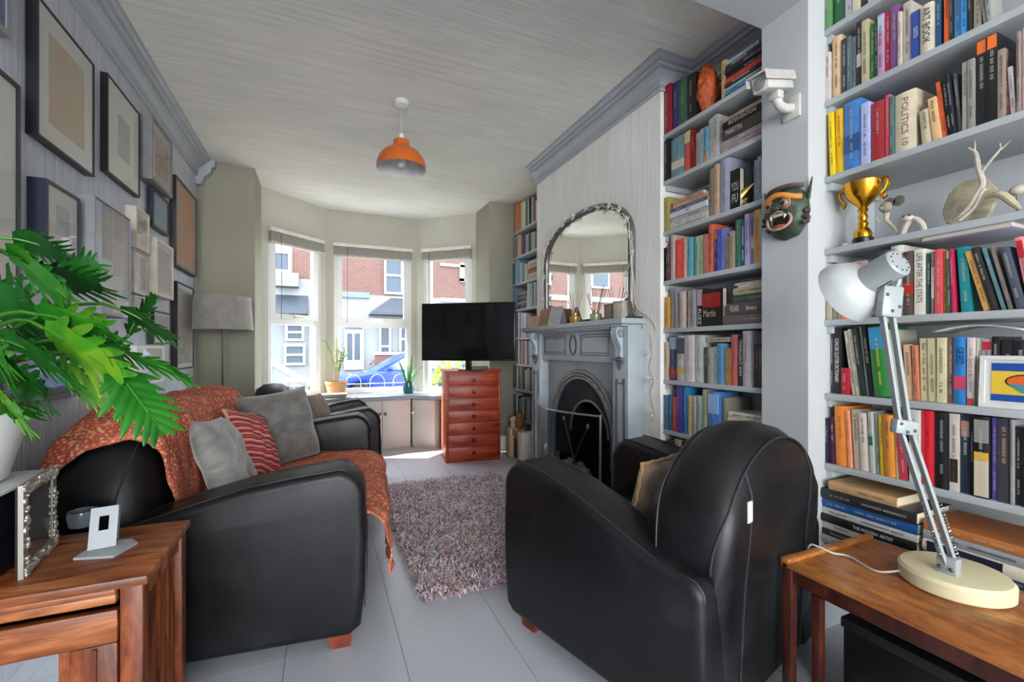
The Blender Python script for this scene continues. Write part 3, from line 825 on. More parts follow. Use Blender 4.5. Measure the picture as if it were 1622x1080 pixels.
def put_leaf(tip_u, tip_v, bu, bv, dB, dT, W, roll, pts=None, lobes=6, depth=0.5, stem=True, droop=0.15, matl=LEAF):
    a = PD(bu, bv, dB); b = PD(tip_u, tip_v, dT)
    ax = (b - a); L = ax.length; ax.normalize()
    up = V((0, 0, 1)); up = (up - ax * up.dot(ax)).normalized(); sd = up.cross(ax)
    ca, sa = math.cos(roll), math.sin(roll)
    u2 = up * ca + sd * sa; s2 = u2.cross(ax)
    o0 = fp.location
    M = Matrix(((ax.x, s2.x, u2.x, a.x - o0.x), (ax.y, s2.y, u2.y, a.y - o0.y), (ax.z, s2.z, u2.z, a.z - o0.z), (0, 0, 0, 1)))
    lm = leaf(L, W * 1.25, lobes, max(depth, 0.52), droop=droop)
    lm.v = [tuple(M @ V(p)) for p in lm.v]
    lf = lm.build('leaf', matl, fp, ang=3, clean=True)
    rb = MB(); rb.tube([M @ V((L * q, 0, -droop * L * q * q + 0.002)) for q in (0, 0.25, 0.5, 0.75, 0.98)], [0.0028, 0.0024, 0.002, 0.0015, 0.0008], 6)
    rb.build('midrib', RIB, lf)
    if stem:
        root = V((random.uniform(-0.05, 0.05), random.uniform(-0.05, 0.05), 0.0)); e = a - o0
        mid = (root + e) / 2 + V((0, 0, 0.06))
        MB().tube(bez(root, root + V((0, 0, 0.12)), e - ax * 0.10 + V((0, 0, 0.02)), e, 10), 0.004, 6).build('petiole', RIB, fp)
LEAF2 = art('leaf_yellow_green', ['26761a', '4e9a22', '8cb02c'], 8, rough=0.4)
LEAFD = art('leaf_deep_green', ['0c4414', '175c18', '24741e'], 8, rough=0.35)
# (tip u,v, base u,v, depth base, depth tip, width, roll)
put_leaf(308, 598, 168, 548, 0.98, 1.02, 0.13, 0.5, lobes=8, depth=0.72, droop=0.05)
put_leaf(262, 680, 182, 588, 0.98, 0.99, 0.15, -0.4, lobes=7, depth=0.45, droop=0.1)
put_leaf(200, 598, 70, 520, 0.95, 0.97, 0.20, 1.0, lobes=6, depth=0.66, droop=0.05, matl=LEAF2)
put_leaf(172, 518, 60, 498, 0.93, 0.95, 0.17, 0.7, lobes=6, depth=0.62, droop=0.06)
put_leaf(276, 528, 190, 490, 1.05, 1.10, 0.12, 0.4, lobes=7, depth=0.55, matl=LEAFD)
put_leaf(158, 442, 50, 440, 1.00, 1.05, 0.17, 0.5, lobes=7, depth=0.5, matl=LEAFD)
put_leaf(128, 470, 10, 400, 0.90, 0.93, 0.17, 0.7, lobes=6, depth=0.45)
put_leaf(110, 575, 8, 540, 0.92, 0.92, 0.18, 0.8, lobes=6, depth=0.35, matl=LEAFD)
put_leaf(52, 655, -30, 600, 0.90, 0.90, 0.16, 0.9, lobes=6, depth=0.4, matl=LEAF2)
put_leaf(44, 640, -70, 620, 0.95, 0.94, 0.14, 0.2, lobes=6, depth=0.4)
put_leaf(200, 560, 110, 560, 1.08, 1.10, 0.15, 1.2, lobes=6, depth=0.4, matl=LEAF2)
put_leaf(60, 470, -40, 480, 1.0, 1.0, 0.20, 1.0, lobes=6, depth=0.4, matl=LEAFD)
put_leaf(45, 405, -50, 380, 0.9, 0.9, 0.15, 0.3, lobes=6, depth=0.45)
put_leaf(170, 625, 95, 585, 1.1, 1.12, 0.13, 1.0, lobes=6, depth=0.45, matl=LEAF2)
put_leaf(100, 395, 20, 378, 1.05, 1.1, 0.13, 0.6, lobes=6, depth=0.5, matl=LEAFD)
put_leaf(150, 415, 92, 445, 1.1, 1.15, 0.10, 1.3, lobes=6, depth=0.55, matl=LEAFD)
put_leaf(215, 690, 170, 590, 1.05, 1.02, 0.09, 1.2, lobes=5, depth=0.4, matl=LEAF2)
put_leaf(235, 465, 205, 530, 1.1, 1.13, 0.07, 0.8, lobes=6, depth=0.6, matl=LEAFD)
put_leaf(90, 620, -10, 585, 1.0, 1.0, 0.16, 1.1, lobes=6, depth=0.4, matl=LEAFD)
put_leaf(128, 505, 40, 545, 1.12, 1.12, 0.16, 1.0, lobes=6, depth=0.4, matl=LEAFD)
put_leaf(20, 560, -60, 520, 0.96, 0.96, 0.18, 1.0, lobes=6, depth=0.4)

# silver filigree photo frame (standing, seen at an angle)
pa = PZ(40, 918, CT_Z); pb = PZ(92, 862, CT_Z)
pf = thing('filigree_photo_frame', 'ornate silver photo frame standing on the oak cabinet', 'photo frame', (pa.x, pa.y, CT_Z + 0.001), math.atan2(pb.y - pa.y, pb.x - pa.x))
FWd = (pb - pa).length; FH = 0.215
SILV = plain('c4bfb4', 0.3, 0.7, 0.2, 60)
B('frame', plain('9a968c', 0.4, 0.5), pf, (0, FWd, 0.003, 0.012, 0, 0.028), (0, FWd, 0.003, 0.012, FH - 0.028, FH), (0, 0.028, 0.003, 0.012, 0.028, FH - 0.028), (FWd - 0.028, FWd, 0.003, 0.012, 0.028, FH - 0.028))
m = MB(); rr = random.Random(4)
for k in range(130):
    q = rr.random() * 2 * (FWd + FH)
    if q < FWd: x, zz = q, rr.uniform(0.004, 0.024)
    elif q < FWd + FH: x, zz = FWd - rr.uniform(0.004, 0.024), q - FWd
    elif q < 2 * FWd + FH: x, zz = q - FWd - FH, FH - rr.uniform(0.004, 0.024)
    else: x, zz = rr.uniform(0.004, 0.024), q - 2 * FWd - FH
    m.ball((x, 0.001, zz), rr.uniform(0.003, 0.008), 0.004, rr.uniform(0.003, 0.008), 7, 5)
m.build('filigree', SILV, pf)['kind'] = 'stuff'
B('glass', base('frame_glass', 0.05, 0.6, (0.25, 0.23, 0.22, 1))[0], pf, (0.027, FWd - 0.027, 0.005, 0.008, 0.027, FH - 0.027))
B('backing', plain('0e0e14', 0.7), pf, (0.006, FWd - 0.006, 0.0122, 0.018, 0.006, FH - 0.006))
# phone stand
ps = PZ(165, 872, CT_Z)
st = thing('phone_stand', 'small pale grey plastic phone stand on the oak cabinet', 'stand', (ps.x, ps.y, CT_Z + 0.0005), math.radians(-15))
PG = plain('a4aab0', 0.4, var=0.03)
MB().prism([(-0.035, -0.05), (0.055, -0.05), (0.06, 0.03), (0.03, 0.055), (-0.02, 0.05), (-0.04, 0.0)], 0, 0.006, 'z').build('base', PG, st)
M = Matrix.Translation((-0.005, 0.0, 0.006)) @ Matrix.Rotation(math.radians(25), 4, 'Z') @ Matrix.Rotation(math.radians(-24), 4, 'X')
m = MB(M); m.box(-0.028, -0.010, -0.004, 0.004, 0.0, 0.105); m.box(0.010, 0.028, -0.004, 0.004, 0.0, 0.105); m.box(-0.010, 0.010, -0.004, 0.004, 0.0, 0.045); m.box(-0.010, 0.010, -0.004, 0.004, 0.082, 0.105)
m.box(-0.028, -0.022, 0.004, 0.028, 0.02, 0.105); m.box(0.022, 0.028, 0.004, 0.028, 0.02, 0.105); m.box(-0.022, 0.022, 0.004, 0.028, 0.099, 0.105)
m.build('cradle', PG, st, smooth=False)
gp = PZ(98, 852, CT_Z)
dsh = thing('glass_dish', 'small clear grey dish half hidden behind the silver frame', 'dish', (gp.x + 0.01, gp.y + 0.09, CT_Z + 0.001))
MB().lathe([(0.0, 0), (0.03, 0), (0.036, 0.03), (0.034, 0.045), (0.031, 0.045), (0.030, 0.01), (0, 0.008)], 20).build('bowl', plain('6a7278', 0.1, 0.1), dsh)
tag(B('white_carton', plain('d2d2ce', 0.5), None, (-0.965, -0.93, 1.70, 1.84, 0.42, 0.735)), 'white carton edge squeezed between sofa back and left wall', 'carton')
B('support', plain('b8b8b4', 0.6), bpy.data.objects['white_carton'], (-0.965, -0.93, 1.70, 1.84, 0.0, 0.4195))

# ---------------------------------------------------------------- teak side table + work lamp
TZ = 0.46
def side_table():
    t = thing('teak_side_table', 'teak nesting side table with raised lip in the near right corner', 'table', (0, 0, 0))
    x0, x1, y0, y1 = 1.335, 1.785, 0.34, 0.945
    B('top', TEAK, t, (x0, x1, y0, y1, TZ - 0.016, TZ), r=0.004)
    B('lip', TEAK, t, (x0, x1, y1 - 0.022, y1 + 0.004, TZ - 0.016, TZ + 0.012), (x0, x1, y0 - 0.004, y0 + 0.022, TZ - 0.016, TZ + 0.012), r=0.004)
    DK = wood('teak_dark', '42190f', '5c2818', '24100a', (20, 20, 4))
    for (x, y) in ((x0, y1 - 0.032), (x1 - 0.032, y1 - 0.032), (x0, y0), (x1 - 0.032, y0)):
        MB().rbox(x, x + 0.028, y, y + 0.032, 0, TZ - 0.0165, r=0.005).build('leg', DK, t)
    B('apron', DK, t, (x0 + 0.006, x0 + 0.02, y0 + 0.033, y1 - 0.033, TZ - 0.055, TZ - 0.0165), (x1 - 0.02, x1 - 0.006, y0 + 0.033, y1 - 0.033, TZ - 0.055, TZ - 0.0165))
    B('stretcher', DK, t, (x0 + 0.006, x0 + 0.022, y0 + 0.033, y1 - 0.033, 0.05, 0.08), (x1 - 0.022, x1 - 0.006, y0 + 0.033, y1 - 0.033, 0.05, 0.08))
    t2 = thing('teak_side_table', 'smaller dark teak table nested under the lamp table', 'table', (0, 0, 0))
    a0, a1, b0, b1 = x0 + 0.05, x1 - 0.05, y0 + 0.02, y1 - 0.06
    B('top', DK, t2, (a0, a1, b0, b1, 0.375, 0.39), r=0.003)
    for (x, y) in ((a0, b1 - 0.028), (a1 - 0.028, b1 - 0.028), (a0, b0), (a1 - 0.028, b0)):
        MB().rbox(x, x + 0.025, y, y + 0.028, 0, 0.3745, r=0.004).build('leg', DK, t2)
side_table()
ub = thing('dark_filler_block', 'black block added under the teak table to deepen its shadow', 'box', (1.56, 0.62, 0.0005))  # added black block, makes the space under the table darker
B('filler_body', BLACK, ub, (-0.13, 0.13, -0.20, 0.20, 0, 0.30), r=0.004)
B('filler_top', plain('121214', 0.5), ub, (-0.135, 0.135, -0.205, 0.205, 0.3005, 0.33), r=0.004)
def work_lamp():
    bc = PZ(1511, 903, TZ + 0.045); 
    t = thing('anglepoise_lamp', 'white articulated desk lamp on a cream round base', 'lamp', (bc.x, bc.y, TZ + 0.001))
    o = V((bc.x, bc.y, TZ + 0.001))
    MB().lathe([(0, 0), (0.112, 0), (0.120, 0.006), (0.121, 0.038), (0.114, 0.047), (0.10, 0.050), (0, 0.0502)], 48).build('base', CREAM, t, ang=0.6)
    p0 = PD(1503, 886, 1.22) - o; p0 = V((p0.x, p0.y, 0.075))
    p1 = PD(1432, 676, 1.22) - o; p2 = PD(1402, 478, 1.20) - o
    rv = V((CT, -ST, 0)); fv = V((ST, CT, 0))
    sk = MB(); sk.rbox(p0.x - 0.016, p0.x + 0.016, p0.y - 0.022, p0.y + 0.022, 0.0485, 0.095, r=0.004); br = sk.build('bracket', ENAMEL, t)
    for sg in (-1, 1):
        MB().ball((p0.x - 0.017, p0.y + sg * 0.012, 0.066), 0.005, 0.006, 0.006, 8, 6).build('screw', plain('6a6e70', 0.3, 0.8), br)
    def bars(name, a, b, gap, w=0.0075):
        dirv = (b - a).normalized(); s = dirv.cross(fv).normalized()
        for sg in (-1, 1):
            m = MB(); A = a + s * gap * sg; Bp = b + s * gap * sg
            ex, ey = s, dirv.cross(s)
            vs = []
            for P_ in (A, Bp):
                for (i, j) in ((-1, -1), (1, -1), (1, 1), (-1, 1)): vs.append(P_ + ex * w * 0.55 * i + ey * w * j)
            m.add(vs, [(0, 1, 2, 3), (7, 6, 5, 4), (0, 4, 5, 1), (1, 5, 6, 2), (2, 6, 7, 3), (3, 7, 4, 0)])
            m.build(name, ENAMEL, t, smooth=False)
    bars('lower_arm', p0 + V((0, 0, 0.005)), p1, 0.013)
    bars('upper_arm', p1, p2, 0.013)
    # springs
    dirv = (p1 - p0).normalized()
    for sg in (-1, 1):
        a = p0 + V((0, 0, 0.02)) + rv * 0.022 * sg; b = a + dirv * 0.16
        ax = (b - a).normalized(); n1 = ax.cross(fv).normalized(); n2 = ax.cross(n1)
        MB().tube([a + (b - a) * (q / 120) + n1 * 0.0055 * math.cos(q * 0.9) + n2 * 0.0055 * math.sin(q * 0.9) for q in range(121)], 0.0011, 4).build('spring', CHROME, t)
    # elbow plate and head bracket
    def plate(name, c, w, h, rot):
        M = Matrix.Translation(c) @ Matrix.Rotation(-TH, 4, 'Z') @ Matrix.Rotation(rot, 4, 'Y')
        m = MB(M); m.rbox(-w / 2, w / 2, -0.013, 0.013, -h / 2, h / 2, r=0.006)
        pl_ = m.build(name, ENAMEL, t)
        m = MB(M)
        for (x, zz) in ((-w * 0.32, h * 0.2), (w * 0.32, -h * 0.15), (0, -h * 0.3)):
            m.ball((x, -0.0135, zz), 0.0045, 0.003, 0.0045, 8, 6)
        m.build('rivet', plain('54585a', 0.3, 0.8), pl_); return pl_
    plate('elbow_joint', p1, 0.062, 0.040, 0.15)
    plate('head_bracket', p2 + rv * 0.012, 0.055, 0.085, 0.1)
    # shade: axis pointing left, down and away
    ax = (-rv * 0.27 + V((0, 0, -0.42)) + fv * 0.85).normalized()
    top = PD(1425, 415, 1.16) - o
    up = ax; q = V((0, 0, 1)).cross(up).normalized(); r2 = up.cross(q)
    M = Matrix(((q.x, r2.x, up.x, top.x), (q.y, r2.y, up.y, top.y), (q.z, r2.z, up.z, top.z), (0, 0, 0, 1)))
    cap = MB(M); cap.lathe([(0, 0), (0.034, 0.0), (0.038, 0.004), (0.040, 0.085), (0.044, 0.090), (0.040, 0.094)], 32, cap=False)
    cp = cap.build('shade_cap', ENAMEL, t, ang=0.6)
    sh = MB(M); sh.lathe([(0.036, 0.080), (0.048, 0.086), (0.070, 0.100), (0.086, 0.125), (0.093, 0.155), (0.0905, 0.155), (0.083, 0.125), (0.067, 0.102), (0.045, 0.092)], 44, cap=False)
    sh.build('shade', plain('b2b6b4', 0.35, var=0.03), t, ang=0.6)
    m = MB(M)
    for k in range(10):
        a = k * math.pi / 5; m.ball((0.027 * math.cos(a), 0.027 * math.sin(a), -0.0005), 0.0022, n=8, m=4)
    m.build('vent_hole', BLACK, cp)
    m = MB(M)
    for k in range(3):
        a = -1.9 + 0.30 * k
        c2, s2 = math.cos(a), math.sin(a)
        m.add([(0.0405 * c2 - s2 * w_ , 0.0405 * s2 + c2 * w_, zz) for zz in (0.03, 0.07) for w_ in (-0.002, 0.002)], [(0, 1, 3, 2)])
    m.build('vent_slot', BLACK, cp)
    MB(M).lathe([(0, 0.10), (0.012, 0.10), (0.026, 0.135), (0.028, 0.15), (0.02, 0.168), (0, 0.172)], 20).build('bulb', plain('ecebe4', 0.3), t)
    MB().tube(bez(p2 + rv * 0.01, p2 + rv * 0.03 + V((0, 0, 0.03)), top + rv * 0.05 + ax * 0.03, top + ax * 0.05 + rv * 0.03, 8), 0.006, 8).build('swivel', ENAMEL, t)
    # mains cord over the table edge
    pts = [V((-0.085, 0.086, 0.02)), V((-0.12, 0.13, 0.006)), V((-0.09, 0.22, 0.005)), V((-0.12, 0.250, 0.008)), V((-0.135, 0.285, 0.0165)), V((-0.14, 0.312, 0.010)), V((-0.145, 0.325, -0.06))]
    MB().tube(smoothpts(pts, 6), 0.003, 6).build('mains_cord', plain('c0c0ba', 0.5), t)
work_lamp()

# ---------------------------------------------------------------- red chest of drawers + television
cA, cB = V((1.123, 4.25)), V((1.674, 4.175))
cL = (cB - cA).length; cang = math.atan2(cB.y - cA.y, cB.x - cA.x)
ch = thing('chest_of_drawers', 'tall narrow red-brown chest of seven drawers under the television', 'chest of drawers', (cA.x, cA.y, 0), cang)
CHH = 0.915
B('carcass', MAHOG, ch, (0, cL, 0.014, 0.36, 0.0, CHH - 0.022), r=0.003)
B('top', MAHOG, ch, (-0.012, cL + 0.012, -0.008, 0.37, CHH - 0.0215, CHH), r=0.004)
for k in range(7):
    z0 = 0.035 + k * 0.1205
    d = B('drawer', MAHOG, ch, (0.028, cL - 0.028, 0.0, 0.013, z0, z0 + 0.113), r=0.003)
    kk = MB(Matrix.Translation((cL / 2, 0, z0 + 0.058)) @ Matrix.Rotation(math.pi / 2, 4, 'X'))
    kk.lathe([(0.007, 0), (0.007, 0.010), (0.016, 0.016), (0.018, 0.024), (0.012, 0.031), (0, 0.032)], 16).build('knob', plain('5a2a20', 0.25, 0.2), d)
B('side_moulding', MAHOG, ch, (0.0, 0.02, 0.0, 0.0135, 0.0, CHH - 0.022), (cL - 0.02, cL, 0.0, 0.0135, 0.0, CHH - 0.022), r=0.003)
tvA, tvB = V((0.905, 4.345)), V((1.672, 3.80))
tl = (tvB - tvA).length; ta = math.atan2(tvB.y - tvA.y, tvB.x - tvA.x)
tv = thing('television', 'black flat-screen television angled on top of the red chest', 'television', (tvA.x, tvA.y, 0), ta)
B('bezel', BLACK, tv, (0, tl, 0.002, 0.045, 1.012, 1.572), r=0.004)
B('screen', SCREEN, tv, (0.010, tl - 0.010, -0.0005, 0.0018, 1.030, 1.562))
mxp = tl / 2
B('neck', BLACK, tv, (mxp - 0.03, mxp + 0.03, 0.03, 0.06, CHH + 0.013, 1.06), r=0.004)
B('foot', plain('20201f', 0.3), tv, (mxp - 0.10, mxp + 0.13, 0.015, 0.16, CHH + 0.0005, CHH + 0.0125), r=0.004)
# boxes on the chest top
stb = thing('set_top_box', 'slim black set-top box on the chest under the screen', 'set-top box', (1.50, 4.36, CHH + 0.0005), cang)
B('case', plain('3a3c3c', 0.4), stb, (-0.11, 0.10, -0.02, 0.10, 0, 0.03), r=0.003)
B('front_panel', BLACK, stb, (-0.105, 0.095, -0.022, -0.0202, 0.004, 0.026))

# ---------------------------------------------------------------- floor lamp
lp = PY(353, 600, 4.33)
fl_ = thing('floor_lamp', 'slim floor lamp with wide grey drum shade behind the sofa', 'floor lamp', (lp.x, lp.y, 0))
MB().lathe([(0, 0), (0.13, 0), (0.13, 0.012), (0.02, 0.022), (0, 0.022)], 32).build('foot', IRON, fl_)
MB().lathe([(0.008, 0.02), (0.008, 1.46), (0, 1.46)], 12).build('pole', plain('4a4844', 0.3, 0.6), fl_)
LS = mk_velvet('lamp_linen', '8c8880', 'a09c94')
MB().lathe([(0.222, 1.285), (0.202, 1.56), (0.199, 1.56), (0.219, 1.285), (0.222, 1.285)], 48, cap=False).build('shade', LS, fl_)
m = MB()
for k in range(3):
    a = k * 2.094; m.tube([(0, 0, 1.45), (0.2 * math.cos(a), 0.2 * math.sin(a), 1.45)], 0.003, 6)
m.build('shade_spider', IRON, fl_)

# ---------------------------------------------------------------- pendant
pp = PD(636, 160, 2.893)
pe = thing('pendant_lamp', 'orange metal dome pendant lamp hanging from the ceiling', 'pendant lamp', (pp.x, pp.y, 0))
MB().lathe([(0, HC - 0.001), (0.048, HC - 0.001), (0.05, HC - 0.012), (0.045, HC - 0.03), (0.02, HC - 0.042), (0, HC - 0.042)][::-1], 28).build('ceiling_rose', WHITE, pe)
MB().tube([(0, 0, HC - 0.04), (0, 0, 2.515)], 0.004, 8).build('flex', plain('b8b8b2', 0.5), pe)
ORG = plain('c8641e', 0.3, var=0.05, scale=6)
zb = 2.305
MB().lathe([(0.160, zb), (0.158, zb + 0.03), (0.146, zb + 0.066), (0.118, zb + 0.104), (0.080, zb + 0.128), (0.056, zb + 0.142), (0.052, zb + 0.150), (0.052, zb + 0.180), (0.046, zb + 0.186), (0.0, zb + 0.187)], 48, cap=False).build('shade', ORG, pe, ang=0.5)
MB().lathe([(0.1600, zb), (0.1565, zb + 0.001), (0.1545, zb + 0.03), (0.1425, zb + 0.064), (0.115, zb + 0.100), (0.075, zb + 0.124), (0.0, zb + 0.13)], 48, cap=False).build('shade_lining', plain('d2d0d0', 0.5), pe, ang=0.5)
MB().lathe([(0.012, 0.19), (0.018, 0.195), (0.016, 0.225), (0.006, 0.235), (0, 0.235)], 14, at=(0, 0, zb)).build('lamp_holder', WHITE, pe)
MB().lathe([(0, 0.012), (0.022, 0.02), (0.03, 0.04), (0.026, 0.065), (0.014, 0.09), (0.013, 0.124)], 16, at=(0, 0, zb)).build('bulb', plain('e8e6e0', 0.25), pe)
# ================================================================ FIREPLACE
fpz = thing('fireplace_surround', 'blue-grey painted fireplace surround with carved corbels and mantelshelf', 'fireplace', (XB, 0, 0))
FY0, FY1 = 2.12, 3.41           # outer edges
JW = 0.15
MZ = 1.31
X0 = 0.0                         # local x: 0 at the breast face, negative into the room
def jamb(y0, y1):
    j = B('jamb', BLUEGREY, fpz, (-0.12, -0.0005, y0, y1, 0.0, MZ - 0.035), r=0.003)
    B('plinth_block', BLUEGREY, j, (-0.14, -0.121, y0 - 0.006, y1 + 0.006, 0, 0.16), r=0.003)
    m = MB(); yc = (y0 + y1) / 2; w = 0.045
    # raised moulding frame of the long sunk panel, with scooped top
    top = 0.93
    for k, (ww, rr) in enumerate(((w, 0.0045), (w - 0.014, 0.0035))):
        pts = [(-0.121, yc - ww, 0.20), (-0.121, yc - ww, top)] + [(-0.121, yc + ww * math.cos(a), top + 0.02 - 0.02 * math.sin(math.pi - a) * 1.6 + 0.0) for a in [math.pi * (1 - q / 8) for q in range(9)]] + [(-0.121, yc + ww, top), (-0.121, yc + ww, 0.20)]
        m.tube(pts, rr, 6)
    m.build('panel_moulding', plain('5c6a74', 0.35, 0.1), j)
    return j
jamb(FY0, FY0 + JW); jamb(FY1 - JW, FY1)
fr = B('frieze', BLUEGREY, fpz, (-0.105, -0.0005, FY0 + JW + 0.0005, FY1 - JW - 0.0005, 1.04, MZ - 0.035), r=0.003)
LN = plain('55626c', 0.35, 0.1)
yc = (FY0 + FY1) / 2
for (a, b) in ((FY0 + JW + 0.05, yc - 0.10), (yc + 0.10, FY1 - JW - 0.05)):
    m = MB()
    for k in (0, 0.016):
        a2, b2 = a + k, b - k; z0, z1 = 1.085 + k, 1.225 - k
        side = [(b2 if b2 < yc else a2)]
        m.tube([(-0.1065, a2, z0), (-0.1065, b2, z0), (-0.1065, b2, z1), (-0.1065, a2, z1)], 0.0035, 6, closed=True)
    m.build('frieze_panel', LN, fr)
m = MB()
for k in (0.075, 0.06):
    m.tube([(-0.1065, yc + k * 0.62 * math.cos(q * math.pi / 16), 1.155 + k * math.sin(q * math.pi / 16)) for q in range(32)], 0.0035, 6, closed=True)
m.build('frieze_oval', LN, fr)
# mantelshelf
ms = B('mantelshelf', BLUEGREY, fpz, (-0.18, -0.0005, FY0 - 0.02, FY1 + 0.09, MZ - 0.034, MZ), r=0.006, seg=3)
B('shelf_moulding', BLUEGREY, ms, (-0.165, -0.106, FY0 + 0.0, FY1 + 0.06, MZ - 0.0465, MZ - 0.0345), (-0.15, -0.106, FY0 + JW, FY1 - JW, MZ - 0.0585, MZ - 0.047), r=0.003)
# scrolled corbels
for yy in (FY0 + JW / 2, FY1 - JW / 2):
    S = [(-0.121, 1.262), (-0.165, 1.262), (-0.172, 1.235), (-0.170, 1.205), (-0.158, 1.175), (-0.145, 1.15), (-0.138, 1.125), (-0.140, 1.105), (-0.145, 1.09), (-0.140, 1.078), (-0.121, 1.072)]
    c_ = MB()
    for q in (-0.032, -0.0105, 0.011): c_.prism(S, yy + q, yy + q + 0.0205, 'y', r=0.005, seg=2)
    cb_ = c_.build('corbel', BLUEGREY, fpz)
    m = MB(); m.box(-0.152, -0.1212, yy - 0.042, yy + 0.042, 1.058, 1.0715); m.build('corbel_bead', LN, cb_)
    MB().prism([(yy - 0.028, 1.057), (yy + 0.028, 1.057), (yy + 0.022, 1.035), (yy, 1.0), (yy - 0.022, 1.035)], -0.134, -0.1212, 'x', r=0.004).build('corbel_leaf', LN, cb_)
    m = MB()
    for sg in (-0.0335, 0.033):
        pts = []
        for q in range(30):
            a = q * 0.42; r = 0.004 + 0.0008 * q
            pts.append((-0.142 + r * math.cos(a), yy + sg, 1.225 + r * math.sin(a)))
        m.tube(pts, 0.0028, 5)
    m.build('corbel_scroll', LN, cb_)
# cast iron insert with arch
ci = thing('cast_iron_fireplace', 'dark cast-iron arched fireplace insert with beaded arch', 'fireplace insert', (XB, 0, 0))
iy0, iy1 = FY0 + JW + 0.0005, FY1 - JW - 0.0005; ic = (iy0 + iy1) / 2
aw, ah_, ab = 0.405, 0.42, 0.50       # half width, rise, springing height of the opening arch
def arch(hw, rise, n=28): return [(ic + hw * math.cos(math.pi * q / n), ab + rise * math.sin(math.pi * q / n)) for q in range(n + 1)]
A = arch(aw, ah_)
vs = []; fs = []
outer = []
for (y, zz) in A:
    dy, dz = y - ic, zz - ab
    k = min((iy1 - ic) / abs(dy) if abs(dy) > 1e-6 else 9, (1.039 - ab) / dz if dz > 1e-6 else 9)
    outer.append((ic + dy * k, ab + dz * k))
pl_i = [(ic + aw, 0.0)] + A + [(ic - aw, 0.0)]; pl_o = [(iy1, 0.0)] + outer + [(iy0, 0.0)]
nn = len(pl_i)
for xx in (-0.045, -0.001):
    for p in pl_i: vs.append((xx, p[0], p[1]))
    for p in pl_o: vs.append((xx, p[0], p[1]))
for i in range(nn - 1):
    fs += [(i, i + 1, nn + i + 1, nn + i), (2 * nn + i, 3 * nn + i, 3 * nn + i + 1, 2 * nn + i + 1), (i, 2 * nn + i, 2 * nn + i + 1, i + 1)]
m = MB(); m.add(vs, fs)
# corner fill of the plate above the arch
m.add([(-0.045, iy0, 1.039), (-0.045, outer[-2][0], outer[-2][1]), (-0.045, iy0, ab)], [])
m.build('plate', IRON, ci, clean=True)
for k, (hw, rise, r) in enumerate(((aw + 0.045, ah_ + 0.045, 0.014), (aw + 0.02, ah_ + 0.02, 0.010), (aw - 0.002, ah_ - 0.002, 0.012))):
    pts = [(-0.050, ic + hw, 0.0)] + [(-0.050, y, zz) for (y, zz) in arch(hw, rise)] + [(-0.050, ic - hw, 0.0)]
    MB().tube(pts, r, 8).build('arch_moulding', IRON if k != 1 else plain('8e8a84', 0.3, 0.7), ci)
m = MB()
for q in range(3, 58):
    a = math.pi * q / 60; m.ball((-0.061, ic + (aw + 0.02) * math.cos(a), ab + (ah_ + 0.02) * math.sin(a)), 0.008, n=7, m=5)
m.build('arch_bead', plain('a09a92', 0.3, 0.7), ci)['kind'] = 'stuff'
# hood and inner arch, dark firebox let into the breast is shown as a recessed iron box in front of the breast
SOOT = plain('0b0b0c', 0.9, var=0.2)
P = []
for (hw, rise, xx) in ((aw - 0.012, ah_ - 0.012, -0.030), (aw - 0.09, ah_ - 0.09, 0.01), (aw - 0.15, ah_ - 0.17, 0.03)):
    P.append([(xx, ic + hw, 0.30)] + [(xx, y, zz) for (y, zz) in arch(hw, rise)] + [(xx, ic - hw, 0.30)])
MB().grid(P).build('hood', plain('3c3f42', 0.4, 0.6), ci, ang=2)
B('firebox', SOOT, ci, (0.245, 0.258, ic - 0.395, ic + 0.395, 0.0, 0.915), (0.002, 0.244, ic - 0.398, ic - 0.385, 0.0, 0.915), (0.002, 0.244, ic + 0.385, ic + 0.398, 0.0, 0.915), (0.002, 0.244, ic - 0.384, ic + 0.384, 0.90, 0.915), (0.002, 0.244, ic - 0.384, ic + 0.384, 0.0, 0.02))
pts = [(0.025, y, zz) for (y, zz) in arch(aw - 0.155, ah_ - 0.175)]
MB().tube(pts, 0.010, 8).build('inner_arch', plain('8a9094', 0.35, 0.6), ci)
# hearth
hs = tag(B('hearth_slab', plain('33363a', 0.5, var=0.1), None, (XB - 0.32, XB - 0.145, FY0 - 0.05, FY1 + 0.05, 0.0, 0.022), r=0.004), 'dark stone hearth slab in front of the fireplace', 'hearth')
# fire basket with coals
fb = thing('fire_basket', 'iron fire basket with logs and coals in the hearth', 'fire basket', (XB - 0.03, ic, 0.022))
BL = plain('17181a', 0.5, 0.5)
m = MB()
for k in range(9): m.tube([(-0.09, -0.21 + 0.0525 * k, 0.06), (-0.10, -0.21 + 0.0525 * k, 0.21)], 0.006, 6)
for zz in (0.06, 0.21): m.tube([(0.015, -0.22, zz), (-0.09, -0.22, zz), (-0.09, 0.22, zz), (0.015, 0.22, zz)], 0.008, 6)
for y in (-0.2, 0.2): m.tube([(-0.09, y, 0.0), (-0.09, y, 0.06)], 0.009, 6)
for k in range(9): m.tube([(-0.09, -0.21 + 0.0525 * k, 0.06), (0.015, -0.21 + 0.0525 * k, 0.06)], 0.006, 6)
m.build('grate', BL, fb)
rr = random.Random(3)
LOG = wood('ash_log', '94826e', 'd0c2b0', '5a4c40', (8, 8, 8), 0.9)
for k in range(5):
    y = -0.15 + 0.07 * k; z_ = 0.235 + 0.03 * (k % 2)
    MB().tube([(-0.07, y - 0.05, z_), (-0.05, y + 0.01, z_ + 0.012), (-0.03, y + 0.07, z_ + 0.004)], [0.022, 0.026, 0.02], 8).build('log', LOG, fb)
